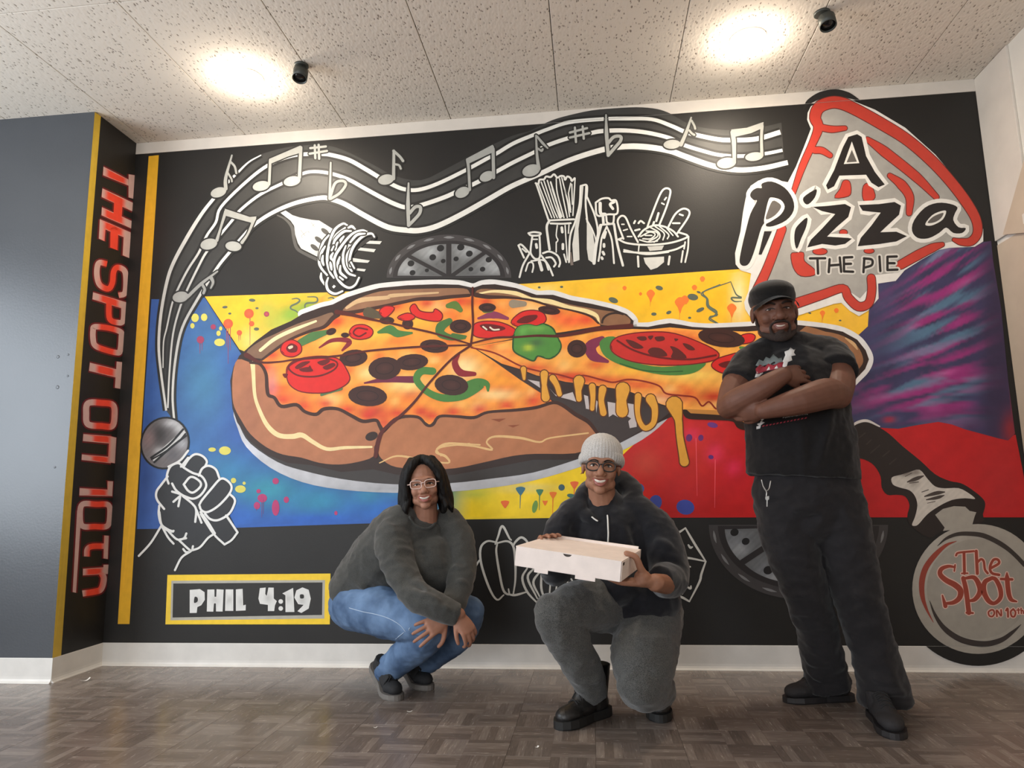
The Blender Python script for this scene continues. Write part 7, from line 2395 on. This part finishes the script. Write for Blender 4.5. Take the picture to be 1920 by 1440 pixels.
def build_kid():
    R0 = Vector((0.08, -0.78, 0))
    root = empty('person', R0)
    tag(root, 'crouching person in pale beanie and black hoodie holding the pizza box', 'person')
    inv = Matrix.Translation(-R0)
    X = Vector((1, 0, 0))
    # ---- joggers
    bm = bmesh.new()
    ball(bm, J(1190, 1140, -.66), (.160, .135, .120))
    sweep(bm, [J(1160, 1135, -.70), J(1110, 1132, -.84), J(1064, 1143, -.97), J(1040, 1152, -1.00)], [.112, .100, .082, .074], None, 24, 4)
    sweep(bm, [J(1040, 1150, -1.00), J(1058, 1185, -.96), J(1083, 1232, -.90), J(1102, 1272, -.84), J(1112, 1300, -.80)], [.076, .080, .070, .063, .054], None, 22, 4, False, True)
    sweep(bm, [J(1222, 1150, -.68), J(1212, 1200, -.80), J(1203, 1255, -.94), J(1200, 1283, -.985)], [.125, .128, .112, .082], None, 24, 4)
    sweep(bm, [J(1200, 1283, -.985), J(1210, 1285, -.92), J(1228, 1290, -.80), J(1238, 1295, -.70)], [.082, .088, .075, .062], None, 22, 4, False, True)
    me = remeshed(bm, .006, 5)
    wrinkle(me, .0070, (9, 9, 12), 7.7)
    folds(me, [(J(1035, 1165, -1.06), J(1090, 1180, -1.0), .014, .010), (J(1040, 1185, -1.05), J(1090, 1200, -.98), .014, -.009), (J(1060, 1225, -.98), J(1115, 1240, -.92), .014, .011), (J(1070, 1250, -.95), J(1120, 1258, -.90), .012, -.010), (J(1075, 1265, -.93), J(1125, 1275, -.90), .012, .012), (J(1160, 1180, -.90), J(1180, 1240, -.98), .016, .009), (J(1240, 1180, -.88), J(1230, 1250, -.98), .016, -.009), (J(1165, 1270, -1.05), J(1240, 1260, -1.02), .014, .008), (J(1090, 1110, -.98), J(1140, 1130, -.9), .016, .009)])
    wrinkle(me, .0030, (17, 17, 24), 4.3)
    joggers = finish('joggers', me, M_JOG, root)
    bj = bvh_of(me)
    # ---- hoodie
    bm = bmesh.new()
    sweep(bm, [J(1190, 1150, -.67), J(1182, 1110, -.68), J(1160, 1050, -.70), J(1145, 1000, -.71), J(1138, 970, -.71), J(1134, 948, -.71)],
          [(.178, .145), (.180, .140), (.172, .128), (.178, .115), (.150, .095), (.085, .072)], X, 30, 4, True, False)
    ball(bm, J(1205, 1126, -.74), (.155, .14, .115))
    ball(bm, J(1160, 1100, -.80), (.11, .10, .09))
    sweep(bm, [J(1080, 965, -.71), J(1056, 995, -.73), J(1045, 1040, -.76), J(1042, 1070, -.78)], [.072, .076, .070, .062], None, 20, 4)
    sweep(bm, [J(1042, 1070, -.78), J(1030, 1050, -.82), J(1018, 1020, -.855)], [.060, .052, .043], None, 18, 3, False, True)
    sweep(bm, [J(1195, 962, -.71), J(1228, 995, -.73), J(1252, 1050, -.79), J(1256, 1085, -.85)], [.074, .082, .078, .070], None, 20, 4)
    sweep(bm, [J(1256, 1085, -.85), J(1247, 1088, -.95), J(1236, 1084, -1.02)], [.070, .060, .046], None, 18, 3, False, True)
    # hood gathered behind the neck
    sweep(bm, [J(1088, 958, -.76), J(1092, 930, -.70), J(1120, 912, -.62), J(1160, 905, -.62), J(1185, 922, -.68), J(1178, 955, -.75), J(1148, 976, -.79)], [.026, .034, .045, .050, .042, .030, .016], None, 16, 4)
    sweep(bm, [J(1088, 958, -.75), J(1103, 970, -.785), J(1122, 980, -.80)], [.026, .020, .014], None, 14, 3)
    me = remeshed(bm, .006, 8)
    wrinkle(me, .005, (9, 9, 11), 9.1)
    folds(me, [(J(1225, 1010, -.83), J(1262, 1030, -.85), .016, .010), (J(1232, 1045, -.88), J(1275, 1060, -.88), .016, -.010), (J(1235, 1065, -.92), J(1275, 1085, -.92), .014, .010), (J(1180, 980, -.80), J(1200, 1040, -.82), .02, -.010), (J(1080, 975, -.80), J(1075, 1000, -.80), .018, -.008), (J(1190, 1110, -.84), J(1240, 1150, -.84), .016, .010), (J(1120, 1000, -.83), J(1130, 1020, -.83), .014, .006)])
    wrinkle(me, .0026, (18, 18, 24), 2.3)
    hm = me
    hood = finish('hoodie', me, M_HOOD, root)
    bh = bvh_of(me)
    P_ = [on_surface(bh, x, y, .003)[0] for x, y in c2([(1139, 967), (1140, 980), (1140.5, 1000), (1140, 1022)], 4)]
    cord('drawstring', P_, .0032, M_STRING, hood, 8, 1)
    P_ = [on_surface(bh, x, y, .003)[0] for x, y in c2([(1110, 970), (1115, 974), (1120, 977)], 3)]
    cord('drawstring', P_, .0032, M_STRING, hood, 8, 1)
    # ---- body
    wr0 = BOXM @ Vector((.272, .015, -.052))
    h = Head(J(1127, 876, -.79), Vector((-.02, -1, 0)), Vector((.09, 0, 1)), .96)
    bm = bmesh.new()
    h.build(bm, 1.0, 1.08, 1.15, .98)
    sweep(bm, [J(1133, 965, -.715), J(1130, 940, -.73), h.w(0, .020, -.055)], [.072, .058, .056], X, 16, 3)
    sweep(bm, [J(1185, 1130, -.67), J(1150, 1030, -.70), J(1135, 965, -.71)], [(.13, .1), (.13, .09), (.09, .06)], X, 16, 3)
    sweep(bm, [J(1080, 970, -.71), J(1042, 1070, -.78), J(1018, 1020, -.855)], [.05, .042, .030], None, 14, 3)
    sweep(bm, [J(1195, 970, -.71), J(1256, 1085, -.85), wr0], [.05, .042, .032], None, 14, 3)
    # fingers over the rear corner of the lid
    wl = J(1018, 1018, -.86)
    hand(bm, wl, BOXM @ Vector((-.165, .13, .046)) - wl, Vector((.2, -.25, -1)), 1, .95, (6, 14, 12), 6, (48, 36, 24))
    # grip on the right edge of the box: thumb on the lid, fingers underneath
    B3 = BOXM.to_3x3()
    wr = BOXM @ Vector((.272, .015, -.052))
    hand(bm, wr, B3 @ Vector((-.93, -.34, -.06)), B3 @ Vector((0, 0, 1)), 1, 1.0, (4, 10, 8), 5, fr=1.08,
         thumb_pts=[BOXM @ Vector(q) for q in ((.246, -.005, -.036), (.226, -.032, -.004), (.208, -.044, .034), (.176, -.052, .0445))])
    ball(bm, BOXM @ Vector((.232, -.010, -.036)), (.030, .036, .026), B3)
    for pts in ([J(1160, 1135, -.70), J(1042, 1152, -.99), J(1104, 1290, -.83)], [J(1220, 1150, -.68), J(1200, 1280, -.98), J(1238, 1296, -.70)]):
        sweep(bm, pts, [.08, .055, .04], None, 12, 4)
    me = remeshed(bm, .0034, 4, .45)
    h.sculpt(me)
    body = finish('body', me, SK_K, root)
    bv = bvh_of(me)
    for s in (-1, 1):
        eye(h, bv, s, body, .85)
        local_patch('eyebrow', h, bv, [[(s * .012, .024), (s * .028, .030), (s * .046, .025), (s * .047, .022), (s * .029, .026), (s * .013, .020)]], M_HAIR, body, lift=.001, dome=.001, grid=1.5)
    local_patch('lips', h, bv, [[(-.034, -.050), (-.014, -.0525), (0, -.0545), (.014, -.0525), (.034, -.050), (.020, -.075), (0, -.083), (-.020, -.075)]], mat('lips_kid', (146, 84, 74), .4, .06), body, lift=.0006, dome=.001, grid=1.5)
    local_patch('teeth', h, bv, [[(-.023, -.0550), (0, -.0590), (.023, -.0550), (.014, -.0650), (0, -.0680), (-.014, -.0650)]], M_TEETH, body, lift=.0024, dome=.0005, grid=1.5)
    glasses(h, root, M_BFRAME, .0028, .0270, .0200, False, y=-.101, drop=.000)
    c = h.w(.080, -.004, -.034)
    bm = bmesh.new()
    ball(bm, h.w(-.084, -.004, -.032), .004, None, 10)
    from_bm('ear_stud', bm, M_GOLD, root, True)
    # ---- beanie
    bm = bmesh.new()
    h.b(bm, (0, .018, .064), (.091, .110, .086), 26)
    h.sw(bm, [(0, -.078, .050), (.052, -.060, .046), (.082, -.012, .036), (.084, .040, .024), (.055, .090, .014), (0, .108, .010), (-.055, .090, .014), (-.084, .040, .024), (-.082, -.012, .036), (-.052, -.060, .046), (0, -.078, .050)], [(.024, .014)] * 11, (0, 0, 1), 12, 4)
    me = remeshed(bm, .0042, 2)
    # knit ribs
    v, nn = verts_np(me), normals_np(me)
    l = h.local(v)
    ang = np.arctan2(l[:, 0], l[:, 1] - .018)
    set_verts(me, v + nn * (.0012 * np.sin(ang * 46))[:, None])
    finish('beanie', me, M_BEANIE, root)
    # ---- boots
    m3 = (M_BOOT, M_BSOLE, M_LACE_B)
    make_shoe(root, shoe_xf((-.165, -.950), (-.66, -.75), L=.29), .29, 1.18, .205, m3, True, 'black laced boot under the raised knee')
    make_shoe(root, shoe_xf((.232, -.850), (.02, -1), .19, 38, .28), .28, 1.12, .150, m3, True, 'black laced boot behind the lowered knee')
    for o in list(root.children):
        o.matrix_parent_inverse = inv
    return root


kid = build_kid()


# ------------------------------------------------------------------ litter on the floor
M_SCRAP = mat('white_paper_scrap', (226, 222, 214), .8, .04)


def scrap(px, py, ln, wd, ang, label, curl=0.004):
    p = PZ(px, py, 0.0)
    bm = bmesh.new()
    n = 6
    top, bot = [], []
    for i in range(n + 1):
        t = i / n - .5
        for s in (-1, 1):
            x, y = t * ln, s * wd * (.5 - .15 * abs(t))
            z = 0.0010 + curl * (4 * t * t) * (1 if i > n // 2 else .6)
            top.append(bm.verts.new((x, y, z + .0006)))
            bot.append(bm.verts.new((x, y, z)))
    for i in range(n):
        a, b, c, d = 2 * i, 2 * i + 1, 2 * i + 3, 2 * i + 2
        bm.faces.new((top[a], top[b], top[c], top[d]))
        bm.faces.new((bot[d], bot[c], bot[b], bot[a]))
        bm.faces.new((top[a], top[d], bot[d], bot[a]))
        bm.faces.new((top[b], bot[b], bot[c], top[c]))
    bm.faces.new((top[0], bot[0], bot[1], top[1]))
    bm.faces.new((top[-1], bot[-1], bot[-2], top[-2]))
    o = from_bm('paper_scrap', bm, M_SCRAP)
    o.location = (p.x, p.y, 0)
    o.rotation_euler = (0, 0, ang)
    tag(o, label, 'scrap', 'scraps of litter on the floor')


scrap(160, 1277, .045, .012, 1.1, 'curled white paper scrap on the floor beside the pillar', .012)
scrap(768, 1335, .022, .007, .1, 'thin white paper scrap on the floor in front of the near black trainer')
scrap(704, 1365, .014, .006, .3, 'tiny white paper scrap on the floor below the squatting person')
scrap(1007, 1402, .014, .008, .9, 'tiny white paper scrap at the front edge of the floor near the boot')
